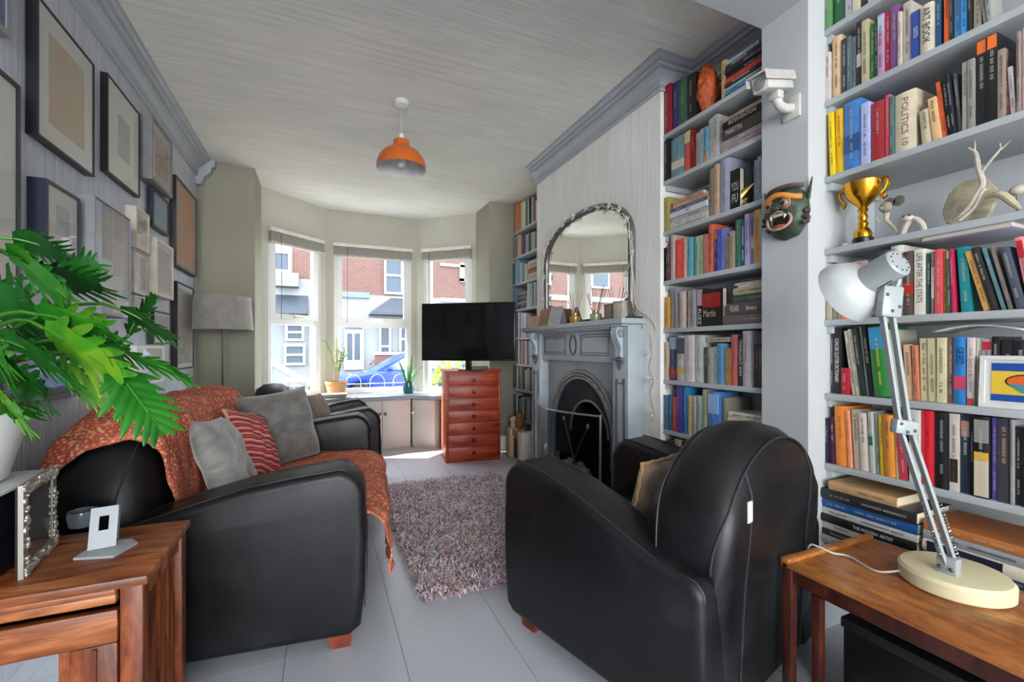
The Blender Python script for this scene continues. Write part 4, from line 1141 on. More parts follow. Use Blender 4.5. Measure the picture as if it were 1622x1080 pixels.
for k in range(26):
    c_ = (rr.uniform(-0.075, 0.0), rr.uniform(-0.19, 0.19), rr.uniform(0.085, 0.21)); r = rr.uniform(0.018, 0.03)
    b = bmesh.new(); bmesh.ops.create_icosphere(b, subdivisions=1, radius=r)
    for v in b.verts: v.co = V(c_) + v.co * rr.uniform(0.75, 1.2)
    MB().bm(b).build('coal', plain('4a4440' if k % 3 else '6e645c', 0.9, var=0.3), fb, smooth=False)
# curved fire guard
fg = thing('fire_guard', 'curved glass and steel fire guard before the hearth', 'fire guard', (XB - 0.11, ic, 0.023))
def gp_(t, zz): return (-0.135 * math.sin(math.pi * t) - 0.06, 0.435 - 0.87 * t + 0.0, zz)
rows = [[gp_(t / 20, zz) for t in range(21)] for zz in (0.02, 0.2, 0.45, 0.68)]
gm = mk_glass('smoky_glass', (0.55, 0.58, 0.60, 1))
MB().grid(rows).build('guard_glass', gm, fg, ang=2)
for zz in (0.02, 0.68): MB().tube([gp_(t / 20, zz) for t in range(21)], 0.007, 8).build('guard_rail', plain('a8aaac', 0.3, 0.8), fg)
for t in (0, 1): MB().tube([gp_(t, 0.0), gp_(t, 0.69)], 0.008, 8).build('guard_post', plain('a8aaac', 0.3, 0.8), fg)
MB().tube([gp_(0.14, 0.68)] + [(gp_(0.14 + 0.12 * q / 10, 0)[0], gp_(0.14 + 0.12 * q / 10, 0)[1], 0.68 + 0.075 * math.sin(math.pi * q / 10)) for q in range(1, 10)] + [gp_(0.26, 0.68)], 0.006, 8).build('guard_handle', plain('c8cacc', 0.3, 0.8), fg)
# fire irons leaning behind the guard
for (k, lab) in ((0, 'long iron poker leaning inside the fire guard'), (1, 'long iron tongs leaning crosswise inside the fire guard')):
    t = thing('fire_iron', lab, 'fire iron', (XB - 0.09, ic, 0.29), 0, 'fire irons')
    a, b = ((0, 0.16, 0.31), (-0.01, -0.03, 0.0)) if k == 0 else ((0, -0.17, 0.30), (-0.01, 0.02, 0.0))
    MB().tube([a, b], 0.006, 8).build('shaft', plain('5a5c5e', 0.4, 0.7), t)
    MB().ball(a, 0.014, 0.014, 0.022).build('knob_end', plain('8a8c8e', 0.3, 0.7), t)

# ---------------------------------------------------------------- overmantel mirror with fairy lights
my0, my1 = 2.20, 3.375; mc = (my0 + my1) / 2; mh = (my1 - my0) / 2
mr = thing('overmantel_mirror', 'arched overmantel mirror in a dark silver frame', 'mirror', (XB, mc, MZ + 0.001))
def marc(hw, zs, rise, n=30):
    pts = [(hw, 0.0), (hw, zs)]
    for q in range(1, n):
        a = math.pi * q / n
        ce, se = math.cos(a), math.sin(a)
        pts.append((hw * (abs(ce) ** 0.86) * (1 if ce > 0 else -1), zs + rise * se ** 0.9))
    return pts + [(-hw, zs), (-hw, 0.0)]
ZS, RS = 0.50, 0.335
inner = marc(mh - 0.045, ZS, RS - 0.045); outer_ = marc(mh, ZS, RS)
MB().prism([(y, z) for (y, z) in inner], -0.014, -0.010, 'x').build('mirror_glass', MIRROR, mr, smooth=False)
m = MB(); vs = []; fs = []; n = len(inner)
prof = [(0.0, -0.002), (0.0, -0.022), (0.25, -0.034), (0.5, -0.030), (0.62, -0.024), (0.85, -0.028), (1.0, -0.018), (1.0, -0.012)]
for i in range(n):
    for (t, xx) in prof:
        vs.append((xx, outer_[i][0] + (inner[i][0] - outer_[i][0]) * t, outer_[i][1] + (inner[i][1] - outer_[i][1]) * t))
k = len(prof)
for i in range(n - 1):
    for j in range(k - 1): fs.append((i * k + j, i * k + j + 1, (i + 1) * k + j + 1, (i + 1) * k + j))
m.add(vs, fs); m.build('frame', plain('6e6a66', 0.35, 0.5, 0.2, 20), mr, ang=0.8, clean=True)
B('bottom_rail', plain('6e6a66', 0.35, 0.5, 0.2, 20), mr, (-0.03, -0.004, -mh + 0.02, mh - 0.02, 0.0, 0.03))
fy = thing('fairy_lights', 'white flower fairy-light string wound round the mirror frame', 'fairy lights', (XB, mc, MZ))
rr = random.Random(5)
path = []
om = marc(mh - 0.02, ZS, RS - 0.02, 60)
for i, (y, z) in enumerate(om[::-1]):
    if i < 3: continue
    path.append((-0.045 + rr.uniform(-0.012, 0.010), y + rr.uniform(-0.03, 0.03), z + rr.uniform(-0.02, 0.02)))
path += [(-0.05, mh - 0.01, 0.35), (-0.05, mh - 0.05, 0.22), (-0.05, mh - 0.02, 0.10)]
path = path[1:]
WIRE = plain('c2c0b8', 0.5)
# local +y is away from the camera: far side first, near side last
pth = [(p[0], p[1], p[2]) for p in path]
near = [(-0.045, -mh + 0.0, ZS), (-0.05, -mh - 0.03, 0.40), (-0.03, -mh + 0.05, 0.28), (-0.05, -mh + 0.02, 0.16), (-0.05, -mh - 0.03, 0.06), (-0.02, -mh - 0.10, -0.045)]
far = [(-0.045, mh, ZS), (-0.05, mh - 0.05, 0.42), (-0.045, mh + 0.01, 0.33), (-0.05, mh - 0.02, 0.25)]
MB().tube(smoothpts(pth, 3), 0.0030, 5).build('wire', WIRE, fy)
MB().tube(smoothpts(near, 6), 0.0030, 5).build('wire', WIRE, fy)
MB().tube(smoothpts([(-0.045, -mh + 0.01, ZS + 0.1), (-0.05, -mh - 0.02, 0.34), (-0.05, -mh - 0.05, 0.2), (-0.02, -mh - 0.03, 0.08), (-0.008, -mh - 0.16, -0.02), (-0.008, -mh - 0.19, -0.075)], 6), 0.0030, 5).build('wire', WIRE, fy)
MB().tube(smoothpts(far, 6), 0.0030, 5).build('wire', WIRE, fy)
def star(c_, r=0.028):
    m = MB()
    for q in range(5):
        a = q * 2 * math.pi / 5 + rr.uniform(-0.2, 0.2); d = V((rr.uniform(-0.5, -0.1), math.cos(a), math.sin(a))).normalized()
        m.tube([V(c_), V(c_) + d * r * 0.6, V(c_) + d * r], [0.0035, 0.0055, 0.001], 5)
    m.ball(c_, 0.006, n=6, m=5)
    m.build('flower_light', plain('d4d2ca', 0.4), fy)
for p in pth[4::5]: star(p)
for p in (near[1], near[2], near[3], near[4], near[5], far[1], far[3], (-0.05, -mh - 0.01, ZS + 0.02), (-0.05, -mh + 0.03, ZS + 0.12), (-0.05, -mh + 0.09, ZS + 0.2)): star(p)
# second garland down the alcove edge
sg_ = thing('fairy_lights', 'white flower fairy-light string trailing down beside the alcove shelves', 'fairy lights', (XB - 0.004, YB0 + 0.05, 0))
fy2 = fy; fy = sg_
pts = [(-0.004, 0.02, 1.22), (-0.012, -0.01, 1.10), (-0.008, 0.02, 1.02), (-0.012, -0.02, 0.95), (-0.010, 0.01, 0.86), (-0.012, -0.03, 0.76), (-0.010, 0.02, 0.69), (-0.012, -0.02, 0.63)]
MB().tube(smoothpts(pts, 6), 0.003, 5).build('wire', WIRE, sg_)
for q in (1, 3, 5): star(V(pts[q]) + V((-0.03, 0, 0)), 0.03)

# ---------------------------------------------------------------- things on the mantelshelf
def on_mantel(u, x=-0.09): return PX(u, 500, XB + x).y
def card(label, u0, u1, h, col, x, thick=0.012, lean=8, frame=None, cat='card', name='greeting_card'):
    y0, y1 = on_mantel(u1, x), on_mantel(u0, x)
    t = thing(name, label, cat, (XB + x, (y0 + y1) / 2, MZ + 0.001))
    w_ = abs(y1 - y0); M = Matrix.Rotation(math.radians(lean), 4, 'Y')
    m = MB(M); m.box(0, thick, -w_ / 2, w_ / 2, 0, h); m.build('board', plain(frame or col, 0.6), t, smooth=False)
    m = MB(M); m.box(-0.0015, -0.0003, -w_ / 2 + 0.012, w_ / 2 - 0.012, 0.012, h - 0.012); m.build('picture', plain(col, 0.5, var=0.2, scale=30), t, smooth=False)
    m = MB(); m.box(thick + h * math.sin(math.radians(lean)) * 0.5, thick + h * math.sin(math.radians(lean)) * 0.5 + 0.02, -0.01, 0.01, 0, h * 0.5); m.build('strut', plain('8a7a68', 0.7), t)
card('small peach picture card at the far end of the mantelshelf', 837, 852, 0.10, 'c89c80', -0.10, frame='d8b8a0')
card('small framed brown picture standing on the mantelshelf', 853, 871, 0.145, '9a7a58', -0.12, frame='b89070', cat='picture', name='small_picture')
tc = thing('tent_card', 'grey folded tent card standing on the mantelshelf', 'card', (XB - 0.10, (on_mantel(874) + on_mantel(896)) / 2, MZ + 0.001), math.radians(20))
MB().prism([(-0.05, 0), (0.0, 0.145), (0.05, 0), (0.046, 0), (0, 0.136), (-0.046, 0)], -0.06, 0.06, 'y').build('fold', plain('9a9ca0', 0.6, var=0.15, scale=20), tc, smooth=False)
def diffuser(label, u, col, reed):
    t = thing('reed_diffuser', label, 'reed diffuser', (XB - 0.10, on_mantel(u, -0.10), MZ + 0.001), 0, 'reed diffusers')
    MB().lathe([(0, 0), (0.036, 0), (0.039, 0.005), (0.039, 0.045), (0.030, 0.055), (0.016, 0.058), (0.016, 0.075), (0.012, 0.075), (0.012, 0.056)], 24).build('bottle', plain(col, 0.1, 0.3, 0.1), t)
    MB().lathe([(0.017, 0.06), (0.0185, 0.06), (0.0185, 0.07), (0.017, 0.07)], 20).build('collar', BRASS, t)
    rr = random.Random(u)
    for k in range(7):
        a = rr.uniform(0, 6.28); s_ = rr.uniform(0.25, 0.42)
        MB().tube([(0.004 * math.cos(a), 0.004 * math.sin(a), 0.02), (0.004 * math.cos(a) + s_ * 0.16 * math.cos(a), s_ * 0.24 * math.sin(a), 0.23)], 0.0018, 5).build('reed', plain(reed, 0.8), t)
diffuser('amber reed diffuser with tan sticks on the mantelshelf', 911, 'b08a48', '9a7448')
diffuser('clear reed diffuser with dark sticks on the mantelshelf', 944, 'a8a888', '5c6a62')
def mbox(label, u0, u1, h, col, x, d=0.05, rz=0.0):
    y0, y1 = on_mantel(u1, x), on_mantel(u0, x); w_ = abs(y1 - y0)
    t = thing('small_box', label, 'box', (XB + x, (y0 + y1) / 2, MZ + 0.001), rz)
    B('carton', plain(col, 0.7, var=0.15, scale=25), t, (-d / 2, d / 2, -w_ / 2, w_ / 2, 0, h), r=0.002)
    B('lid', plain(col, 0.6, var=0.1, scale=15), t, (-d / 2 - 0.002, d / 2 + 0.002, -w_ / 2 - 0.002, w_ / 2 + 0.002, h, h + 0.014), r=0.002)
mbox('tan card box near the right end of the mantelshelf', 962, 974, 0.085, '8e7c66', -0.10)
mbox('cream paper box leaning at the near end of the mantelshelf', 977, 989, 0.092, 'a8a096', -0.12, rz=0.2)
ob = thing('dark_ornament', 'dark metal ornament on a stand at the near mantel corner', 'ornament', (XB - 0.06, FY0 + 0.045, MZ + 0.001))
B('stand', plain('2a2826', 0.5), ob, (-0.05, 0.045, -0.05, 0.05, 0, 0.012), r=0.003)
MB().prism([(-0.03, 0.012), (0.035, 0.012), (0.04, 0.03), (0.01, 0.05), (-0.005, 0.10), (-0.03, 0.125), (-0.045, 0.11), (-0.038, 0.06)], -0.012, 0.02, 'y', r=0.006).build('figure', plain('5c544c', 0.4, 0.4, 0.2), ob)
# log crate by the far alcove
lc = thing('kindling_crate', 'small wooden crate of kindling and trinkets beside the fireplace', 'crate', (1.86, 4.08, 0))
for (y, c_) in ((0.20, 'd8bc98'), (-0.10, 'd8d4cc')): MB().rbox(-0.06, 0.10, y - 0.055, y + 0.055, 0, 0.30, r=0.006).build('upright_board', plain(c_, 0.6, var=0.08), lc)
B('dark_panel', plain('4a3a40', 0.6), lc, (-0.02, 0.10, -0.0445, 0.1445, 0, 0.20))
for k in range(5): MB().tube([(-0.03, 0.14, 0.24 + 0.012 * k), (-0.04 + 0.02 * k, -0.044, 0.215 + 0.02 * k)], 0.008, 6).build('kindling', PINE, lc)
dog = thing('wooden_animal', 'brown carved wooden animal perched on the kindling crate', 'figurine', (1.86, 4.10, 0.30))
MB().ball((0, 0.0, 0.075), 0.05, 0.04, 0.07, 14, 10).ball((-0.01, -0.01, 0.155), 0.036, 0.034, 0.036, 12, 8).build('body', plain('7a4a24', 0.6, var=0.3), dog)
MB().ball((-0.01, 0.02, 0.185), 0.012, 0.01, 0.024, 8, 6).ball((-0.01, -0.035, 0.185), 0.012, 0.01, 0.024, 8, 6).build('ear', plain('5a3418', 0.7), dog)
cow = thing('spotted_ornament', 'cream ornament with black spots on the kindling crate', 'ornament', (1.85, 4.27, 0.3005))
MB().rbox(-0.03, 0.03, -0.04, 0.04, 0, 0.12, r=0.014, seg=3).build('body', plain('c8bca8', 0.5), cow)
MB().ball((-0.03, 0.01, 0.045), 0.004, 0.016, 0.022).ball((-0.02, -0.005, 0.12), 0.014, 0.018, 0.008).build('spot', BLACK, cow)

# ================================================================ PICTURES ON THE LEFT WALL
def pic(label, uL, uR, vT, vB, dep, frame, mat_, artm, fw=0.014, mw=0.05, group='framed pictures on the left wall', glass=True, cat='picture'):
    X = XL + dep
    a = PX(uL, vT, X); b = PX(uR, vT, X); c_ = PX(uR, vB, X)
    y0, y1 = a.y, b.y; z1, z0 = b.z, c_.z
    t = thing('framed_picture', label, cat, (XL + 0.0005, (y0 + y1) / 2, (z0 + z1) / 2), 0, group)
    w, h = (y1 - y0) / 2, (z1 - z0) / 2
    B('frame', frame, t, (0, dep, -w, -w + fw, -h, h), (0, dep, w - fw, w, -h, h), (0, dep, -w + fw, w - fw, -h, -h + fw), (0, dep, -w + fw, w - fw, h - fw, h))
    B('mount', mat_, t, (0, dep - 0.006, -w + fw, w - fw, -h + fw, h - fw))
    mw2 = min(mw, w * 0.6, h * 0.6)
    B('print', artm, t, (dep - 0.006, dep - 0.005, -w + fw + mw2, w - fw - mw2, -h + fw + mw2, h - fw - mw2))
    if glass: B('glass', GLASS, t, (dep - 0.0035, dep - 0.0022, -w + fw, w - fw, -h + fw, h - fw))
    return t
MATW = plain('c9c8c0', 0.6, var=0.02); FB = plain('16161c', 0.4); FG = plain('77777a', 0.5); FC = plain('c6c0ae', 0.5); FN = plain('1b2236', 0.4)
pic('blue abstract picture cut off by the top left corner', -40, 17, -60, 62, 0.03, plain('8a8c90', 0.5), plain('9a9ca0', 0.6), art('art_blue', ['c8b878', '5a5a78', '2c4c8c', '6878a0'], 6), 0.02, 0.0)
pic('tall pale print in thin black frame at the far left edge', -70, 33, 137, 540, 0.03, FB, MATW, art('art_pale', ['b4b8a8', 'c8ccc4', 'a8b0a8'], 3), 0.016, 0.10)
pic('large black-framed beige and green map print high on the wall', 60, 150, 103, 281, 0.035, FB, MATW, art('art_map', ['9a9c78', 'b0a684', 'b49a80', 'a4a07c'], 5), 0.008, 0.075)
pic('black-framed print with wide white mount and small central image', 171, 222, 181, 314, 0.03, FB, MATW, art('art_small', ['b8a878', '8a9088', '9a9ca4', 'b8b4a8'], 9), 0.008, 0.14)
pic('deep grey box frame holding a pink and gold flower picture', 241, 273, 226, 315, 0.07, FG, plain('a8a49c', 0.6), art('art_flower', ['c8a868', 'a87878', '7a6a60', 'c8b8a8'], 12), 0.02, 0.05)
pic('orange and brown abstract painting in dark frame by the corner', 279, 312, 316, 439, 0.04, plain('3c3a3c', 0.5), plain('8a8078', 0.6), art('art_orange', ['8a7868', 'b08868', 'c07850', '98908a', '70808a'], 5), 0.012, 0.02)
pic('deep navy-sided frame with grey print above the plant', 74, 127, 315, 413, 0.055, FN, MATW, art('art_grey', ['7c8088', '9aa0a4', 'b4b8b8'], 6), 0.012, 0.06)
pic('canvas collage of blue, grey and cream rectangles', 150, 207, 348, 505, 0.085, plain('86888c', 0.5), plain('8e9298', 0.6), collage('art_collage', ['4c5878', 'd8dce0', 'c8b088', '98a4b0', 'b0b4b8']), 0.004, 0.0, glass=False)
pic('small cream frame with white photograph beside the collage', 216, 237, 342, 403, 0.05, FC, MATW, art('art_photo1', ['c8c4b8', '7c786c', 'd0d0c8'], 9), 0.014, 0.02)
pic('small dark blue frame with blue picture under the box frame', 243, 268, 321, 375, 0.035, FN, plain('7a8494', 0.6), art('art_sea', ['56687c', '8090a0', '6c7c8a'], 7), 0.014, 0.02)
pic('small cream frame with pale photograph, lower of a pair', 213, 235, 404, 470, 0.03, FC, MATW, art('art_photo2', ['a8a498', '8e8c84', 'b8b4a8'], 9), 0.012, 0.02)
pic('deep cream box frame with grey sketch, right of the pair', 248, 275, 394, 476, 0.065, plain('cfc8b8', 0.5), plain('c8c4b8', 0.6), art('art_sketch', ['a8a498', '98948a', 'b4b0a4'], 9), 0.02, 0.03)
pic('tall narrow picture in black frame lowest by the corner', 281, 307, 457, 582, 0.04, FB, MATW, art('art_tall', ['a8aca4', '88908c', 'b4a898', '9a9890'], 6), 0.012, 0.03)
pic('small black-framed sketch beneath the cream box frame', 244, 271, 497, 545, 0.035, FB, MATW, art('art_sk2', ['b8b8b4', '9a9a98'], 9), 0.01, 0.02)
pic('little pale frame peeping out behind the plant', 214, 237, 474, 522, 0.03, FC, MATW, art('art_sk3', ['b8b4ac', 'a8a8a4'], 9), 0.01, 0.02)
pic('low dark picture mostly hidden behind the plant leaves', 5, 125, 545, 626, 0.03, FB, plain('5c5e62', 0.6), art('art_dk', ['4a4c50', '6a6c70'], 4), 0.02, 0.03)
pic('white box frame low on the wall behind the leaves', 216, 260, 548, 603, 0.05, WHITE, MATW, art('art_w', ['c4c4c0', 'b4b4b0'], 5), 0.014, 0.03)
# ================================================================ BOOKCASES
def bookcase(label, xf, y0, y1, zs, th=0.024, xb=XR):
    t = thing('alcove_bookcase', label, 'bookcase', (0, 0, 0))
    for z in zs:
        B('shelf', SHELF, t, (xf, xb - 0.002, y0 + 0.001, y1 - 0.001, z - th, z), r=0.002)
        if xf < 1.9: B('batten', SHELF, t, (xf + 0.015, xb - 0.004, y1 - 0.02, y1 - 0.0015, z - th - 0.03, z - th - 0.0005))
    return t
ZN = [0.36, 0.67, 0.950, 1.245, 1.530, 1.819, 2.124, 2.411]
ZM = [0.385, 0.668, 0.953, 1.244, 1.515, 1.797, 2.086, 2.352]
ZF = [0.37, 0.688, 0.962, 1.248, 1.561, 1.845, 2.138, 2.420]
XN, XM, XFAR = 1.86, 1.80, 1.98
bookcase('tall grey built-in bookcase filling the near right alcove', XN, -0.2, YP0, ZN)
bookcase('grey built-in bookcase between chimney breast and mask pier', XM, YP1, YB0, ZM, xb=2.02)
bookcase('narrow grey built-in bookcase in the alcove beyond the fireplace', XFAR, YB1, YF, ZF)

CN = [('black', '15151a'), ('charcoal', '3c3d42'), ('grey', '8a8a8a'), ('pale grey', 'b0b0ae'), ('white', 'd0ccc8'), ('cream', 'd0c4a0'), ('tan', 'd0a870'), ('brown', '7a5c48'), ('dark brown', '4a3830'),
      ('maroon', '6a2030'), ('red', 'c03038'), ('coral', 'd86858'), ('pink', 'c890a0'), ('orange', 'e07030'), ('yellow', 'e0c030'), ('olive', '98905a'), ('sage green', '90a890'), ('green', '2f7a40'), ('dark green', '24503a'),
      ('teal', '2a8a90'), ('slate blue', '5a7488'), ('sky blue', '5a9cd0'), ('blue', '3068b0'), ('navy', '24304c'), ('lavender', 'a8a4d0'), ('purple', '6a4888'), ('mauve', '8a6a78')]
def cname(h):
    c = [int(h[i:i + 2], 16) for i in (0, 2, 4)]
    return min(CN, key=lambda q: sum((a - int(q[1][i:i + 2], 16)) ** 2 for a, i in zip(c, (0, 2, 4))))[0]
ORD = ['first', 'second', 'third', 'fourth', 'fifth', 'sixth', 'seventh', 'eighth', 'ninth', 'tenth', 'eleventh', 'twelfth', 'thirteenth', 'fourteenth', 'fifteenth', 'sixteenth', 'seventeenth', 'eighteenth', 'nineteenth', 'twentieth', 'twenty-first', 'twenty-second', 'twenty-third', 'twenty-fourth', 'twenty-fifth', 'twenty-sixth', 'twenty-seventh', 'twenty-eighth', 'twenty-ninth', 'thirtieth']
brnd = random.Random(21)
def lum(h): return (0.3 * int(h[0:2], 16) + 0.59 * int(h[2:4], 16) + 0.11 * int(h[4:6], 16)) / 255
def book(label, group, loc, t, h, dep, hexs, lean=0, lying=False, words=None, tcol=None, marks=True, band=None, hard=None, yaw=0):
    """spine on local -x, thickness along y, height along z; lying books are turned on their side"""
    r = thing('book', label, 'book', loc, 0, group)
    r.rotation_euler = (math.pi / 2 if lying else math.radians(lean), 0, yaw)
    if hard is None: hard = t > 0.028
    bt = 0.0022 if hard else 0.001
    cm = plain(hexs, 0.42, var=0.10, scale=22)
    bulge = min(0.006, t * 0.14) if hard else 0.0008
    n = 4
    outer = [(-bulge * math.cos(math.pi / 2 * (2 * q / n - 1)), -t / 2 + t * q / n) for q in range(n + 1)]
    prof = [(dep, -t / 2)] + outer + [(dep, t / 2), (dep, t / 2 - bt), (0.003, t / 2 - bt), (0.003, -t / 2 + bt), (dep, -t / 2 + bt)]
    m = MB(); m.prism(prof, 0, h, 'z'); m.build('cover', cm, r, ang=0.5)
    MB().box(0.0035, dep - 0.004, -t / 2 + bt + 0.0002, t / 2 - bt - 0.0002, 0.003, h - (0.004 if hard else 0.001)).build('pages', PAGES, r, smooth=False)
    x = -bulge - 0.0007
    if band:
        for (f0, f1, bh) in band:
            MB().box(x + 0.0002, -0.0 if bulge < 0.001 else -0.001, -t / 2 * 0.86, t / 2 * 0.86, h * f0, h * f1).build('spine_panel', plain(bh, 0.45, var=0.05), r, smooth=False)
        x -= 0.0002
    if not marks or t < 0.006: return r
    tc = tcol or ('e4e0d6' if lum(hexs) < 0.5 else '2a2830')
    tm = plain(tc, 0.5, var=0.02)
    if not words and not tcol: tm = plain('b8b2a4' if lum(hexs) < 0.5 else '4c4844', 0.5, var=0.02)
    xd, yd = ((0, 0, 1), (0, 1, 0)) if lying else ((0, 0, -1), (0, -1, 0))
    if words:
        for (wd, f, frac, hh) in words:
            text('title', wd, tm, r, (x, 0, h * f), xd, yd, t * hh * 1.35, width=h * frac)['kind'] = 'stuff'
        return r
    # illegible small lettering: a run of tiny strokes along the spine
    m = MB(); hh = min(t * 0.36, 0.0075)
    spans = [(brnd.uniform(0.42, 0.5), brnd.uniform(0.80, 0.92))]
    if brnd.random() < 0.6: spans.append((brnd.uniform(0.12, 0.18), brnd.uniform(0.3, 0.38)))
    for (a, b) in spans:
        z = h * a
        while z < h * b:
            wl = hh * brnd.uniform(0.35, 0.75)
            if brnd.random() < 0.85:
                for q in (0, wl * 0.66):
                    m.add([(x, -hh / 2, z + q), (x, -hh / 2, z + q + wl * 0.26), (x, hh / 2, z + q + wl * 0.26), (x, hh / 2, z + q)], [(0, 1, 2, 3)])
                if brnd.random() < 0.6:
                    yy = brnd.choice((-hh / 2, 0, hh / 2 - hh * 0.2))
                    m.add([(x, yy, z), (x, yy, z + wl * 0.9), (x, yy + hh * 0.2, z + wl * 0.9), (x, yy + hh * 0.2, z)], [(0, 1, 2, 3)])
            z += wl * 1.35
    if m.f: m.build('title', tm, r, smooth=False)['kind'] = 'stuff'
    return r
def row(X, Z, where, group, data, recess=0.006, depth=0.15):
    """data: list of dicts/tuples (u0, u1, vtop, hex[, opts]) measured along the spine line"""
    k = 0
    for it in data:
        u0, u1, vt, hx = it[:4]; op = it[4] if len(it) > 4 else {}
        a = PX(u0, V0, X + recess).y; b = PX(u1, V0, X + recess).y
        t = max(0.007, abs(a - b) - 0.0012); yc = (a + b) / 2
        h = PX((u0 + u1) / 2, vt, X + recess).z - Z
        lean = op.get('lean', 0)
        h = max(0.10, h) / max(0.6, math.cos(math.radians(lean))) if 'h' not in op else op['h']
        for zl in (ZN, ZM, ZF):
            if Z in zl and zl.index(Z) < 7: h = min(h, zl[zl.index(Z) + 1] - 0.024 - Z - 0.006)
        lab = op.get('label')
        size = 'slim ' if t < 0.014 else ('thick ' if t > 0.034 else '')
        if not lab: lab = '%s%s book, %s from left %s' % (size, cname(hx), ORD[k], where)
        dep = op.get('dep', min(depth, h * 0.72) + 0.012 * ((k * 7) % 3))
        z0 = Z + 0.0006 + t / 2 * abs(math.sin(math.radians(lean)))
        book(lab, group, (X + recess + 0.005 * ((k * 5) % 3), yc, z0), t, h, dep, hx, -lean, words=op.get('words'), tcol=op.get('tcol'), band=op.get('band'), hard=op.get('hard'))
        k += 1
def stack(X, Z, u0, u1, where, group, items, recess=0.008, dep=0.15, z0=0.0):
    """items bottom to top: (thickness, hex[, opts])"""
    z = Z + 0.0006 + z0
    for k, it in enumerate(items):
        t, hx = it[:2]; op = it[2] if len(it) > 2 else {}
        a = PX(op.get('u0', u0), V0, X + recess).y; b = PX(op.get('u1', u1), V0, X + recess).y
        h = abs(a - b)
        lab = op.get('label') or '%s%s book lying %s from bottom %s' % ('slim ' if t < 0.014 else ('thick ' if t > 0.034 else ''), cname(hx), ORD[k], where)
        book(lab, group, (X + recess + 0.004 * (k % 3), max(a, b), z + t / 2), t - 0.0006, h, dep, hx, lying=True, words=op.get('words'), tcol=op.get('tcol'), band=op.get('band'))
        z += t
    return z
GN, GM, GF = 'books in the near right bookcase', 'books in the alcove beside the chimney breast', 'books in the far alcove'
# ---- near bookcase
row(XN, ZN[7], 'on the topmost visible shelf, near bookcase', GN, [(1302, 1317, -30, '5d8a55'), (1317.5, 1337, -40, '1f5a38'), (1337.5, 1350, -45, 'b8b0c0'), (1350.5, 1361, -55, 'cfc4a8'), (1361.5, 1373, -60, '3a2822'), (1373.5, 1384, -70, 'c0bcb4'), (1384.5, 1398, -80, '5a6470')])
def N(x): return 1280 + x / 4.737
S2 = [(125, 165, 84, 'cfc3bb'), (170, 240, 57, 'd9b48c'), (241, 290, 61, '39464a'), (290, 320, 58, '56666a'), (320, 349, 57, '7d8c90'), (355, 400, 34, '2a2a2a', {'band': [(0.3, 0.5, 'b8b4a8')]}), (400, 450, 32, 'b9b08a'), (455, 490, 40, '2f7a44'), (490, 520, 30, '1e4d33'),
      (520, 565, 23, 'b48fae', {'band': [(0.72, 0.97, 'a8c4cc')]}), (565, 610, 17, 'a81e3e'), (612, 670, 8, '7d4c82'), (671, 700, 19, 'c8b8b0'), (701, 762, 2, 'b5ada0'), (765, 836, 17, '2a4da0', {'words': [('GUSTO', 0.55, 0.22, 0.5)]}),
      (840, 941, 7, 'c8c0ac', {'label': 'cream book titled ART BOOK in coloured letters on the second shelf', 'words': [('ART BOOK', 0.55, 0.75, 0.62)], 'tcol': '3a3a34'}), (942, 990, -5, '1c4f78'), (1012, 1060, -12, 'e8622a'), (1062, 1084, -14, '22242a'), (1085, 1138, -16, '4a8fc8'), (1139, 1190, -20, '3a9be0'), (1195, 1226, -22, '23262c'),
      (1230, 1292, -18, 'a8a088'), (1310, 1345, -20, '8a8a86', {'lean': 5}), (1346, 1386, -24, '9a9a94', {'lean': 5})]
row(XN, ZN[6], 'on second shelf of near bookcase', GN, [(N(a[0]), N(a[1])) + tuple(a[2:]) for a in S2], depth=0.17)
S3 = [(165, 200, 177, 'e8c81e', {'lean': 2}), (201, 262, 172, 'e6b81e', {'tcol': 'b03020', 'lean': 1}), (263, 392, 160, '3f76b5', {'label': 'thick blue book with dark emblem on the shelf above the trophy', 'band': [(0.25, 0.5, '2c4f84')]}), (396, 458, 163, 'a9b4dc'), (460, 574, 160, 'a32a30'), (575, 610, 150, 'e0506a'), (611, 640, 152, '4a6a68'),
      (641, 802, 145, 'd5c9ae', {'label': 'thick cream book with large worn title above the trophy', 'words': [('POLITICS 10', 0.5, 0.8, 0.34)], 'tcol': '8a5c48'}), (848, 935, 172, 'cbbfa0', {'lean': 4}), (937, 1000, 152, 'e0b883', {'lean': 6}), (1002, 1040, 124, 'e0602a', {'lean': 6}), (1042, 1080, 112, '1a1a20', {'lean': 5}), (1082, 1112, 112, '1c2430', {'lean': 5}),
      (1113, 1146, 112, '4a4a4c', {'lean': 4}), (1148, 1195, 98, 'a8a49a'), (1196, 1246, 94, '8f8c84'), (1250, 1331, 62, '1a1a1e', {'band': [(0.84, 0.99, 'e8702a')], 'label': 'black book with orange top band, left of a matching pair'}), (1332, 1417, 54, '1a1a1e', {'band': [(0.84, 0.99, 'e8702a')], 'label': 'black book with orange top band, right of a matching pair'}),
      (1420, 1480, 78, '98877c'), (1481, 1512, 88, '8a4048', {'lean': 3}), (1515, 1558, 103, 'c5bdb8', {'lean': 3}), (1560, 1592, 50, '8d7b7b'), (1593, 1640, 42, 'b5a08f')]
row(XN, ZN[5], 'on shelf above the trophy', GN, [(N(a[0]), N(a[1])) + tuple(a[2:]) for a in S3], depth=0.17)
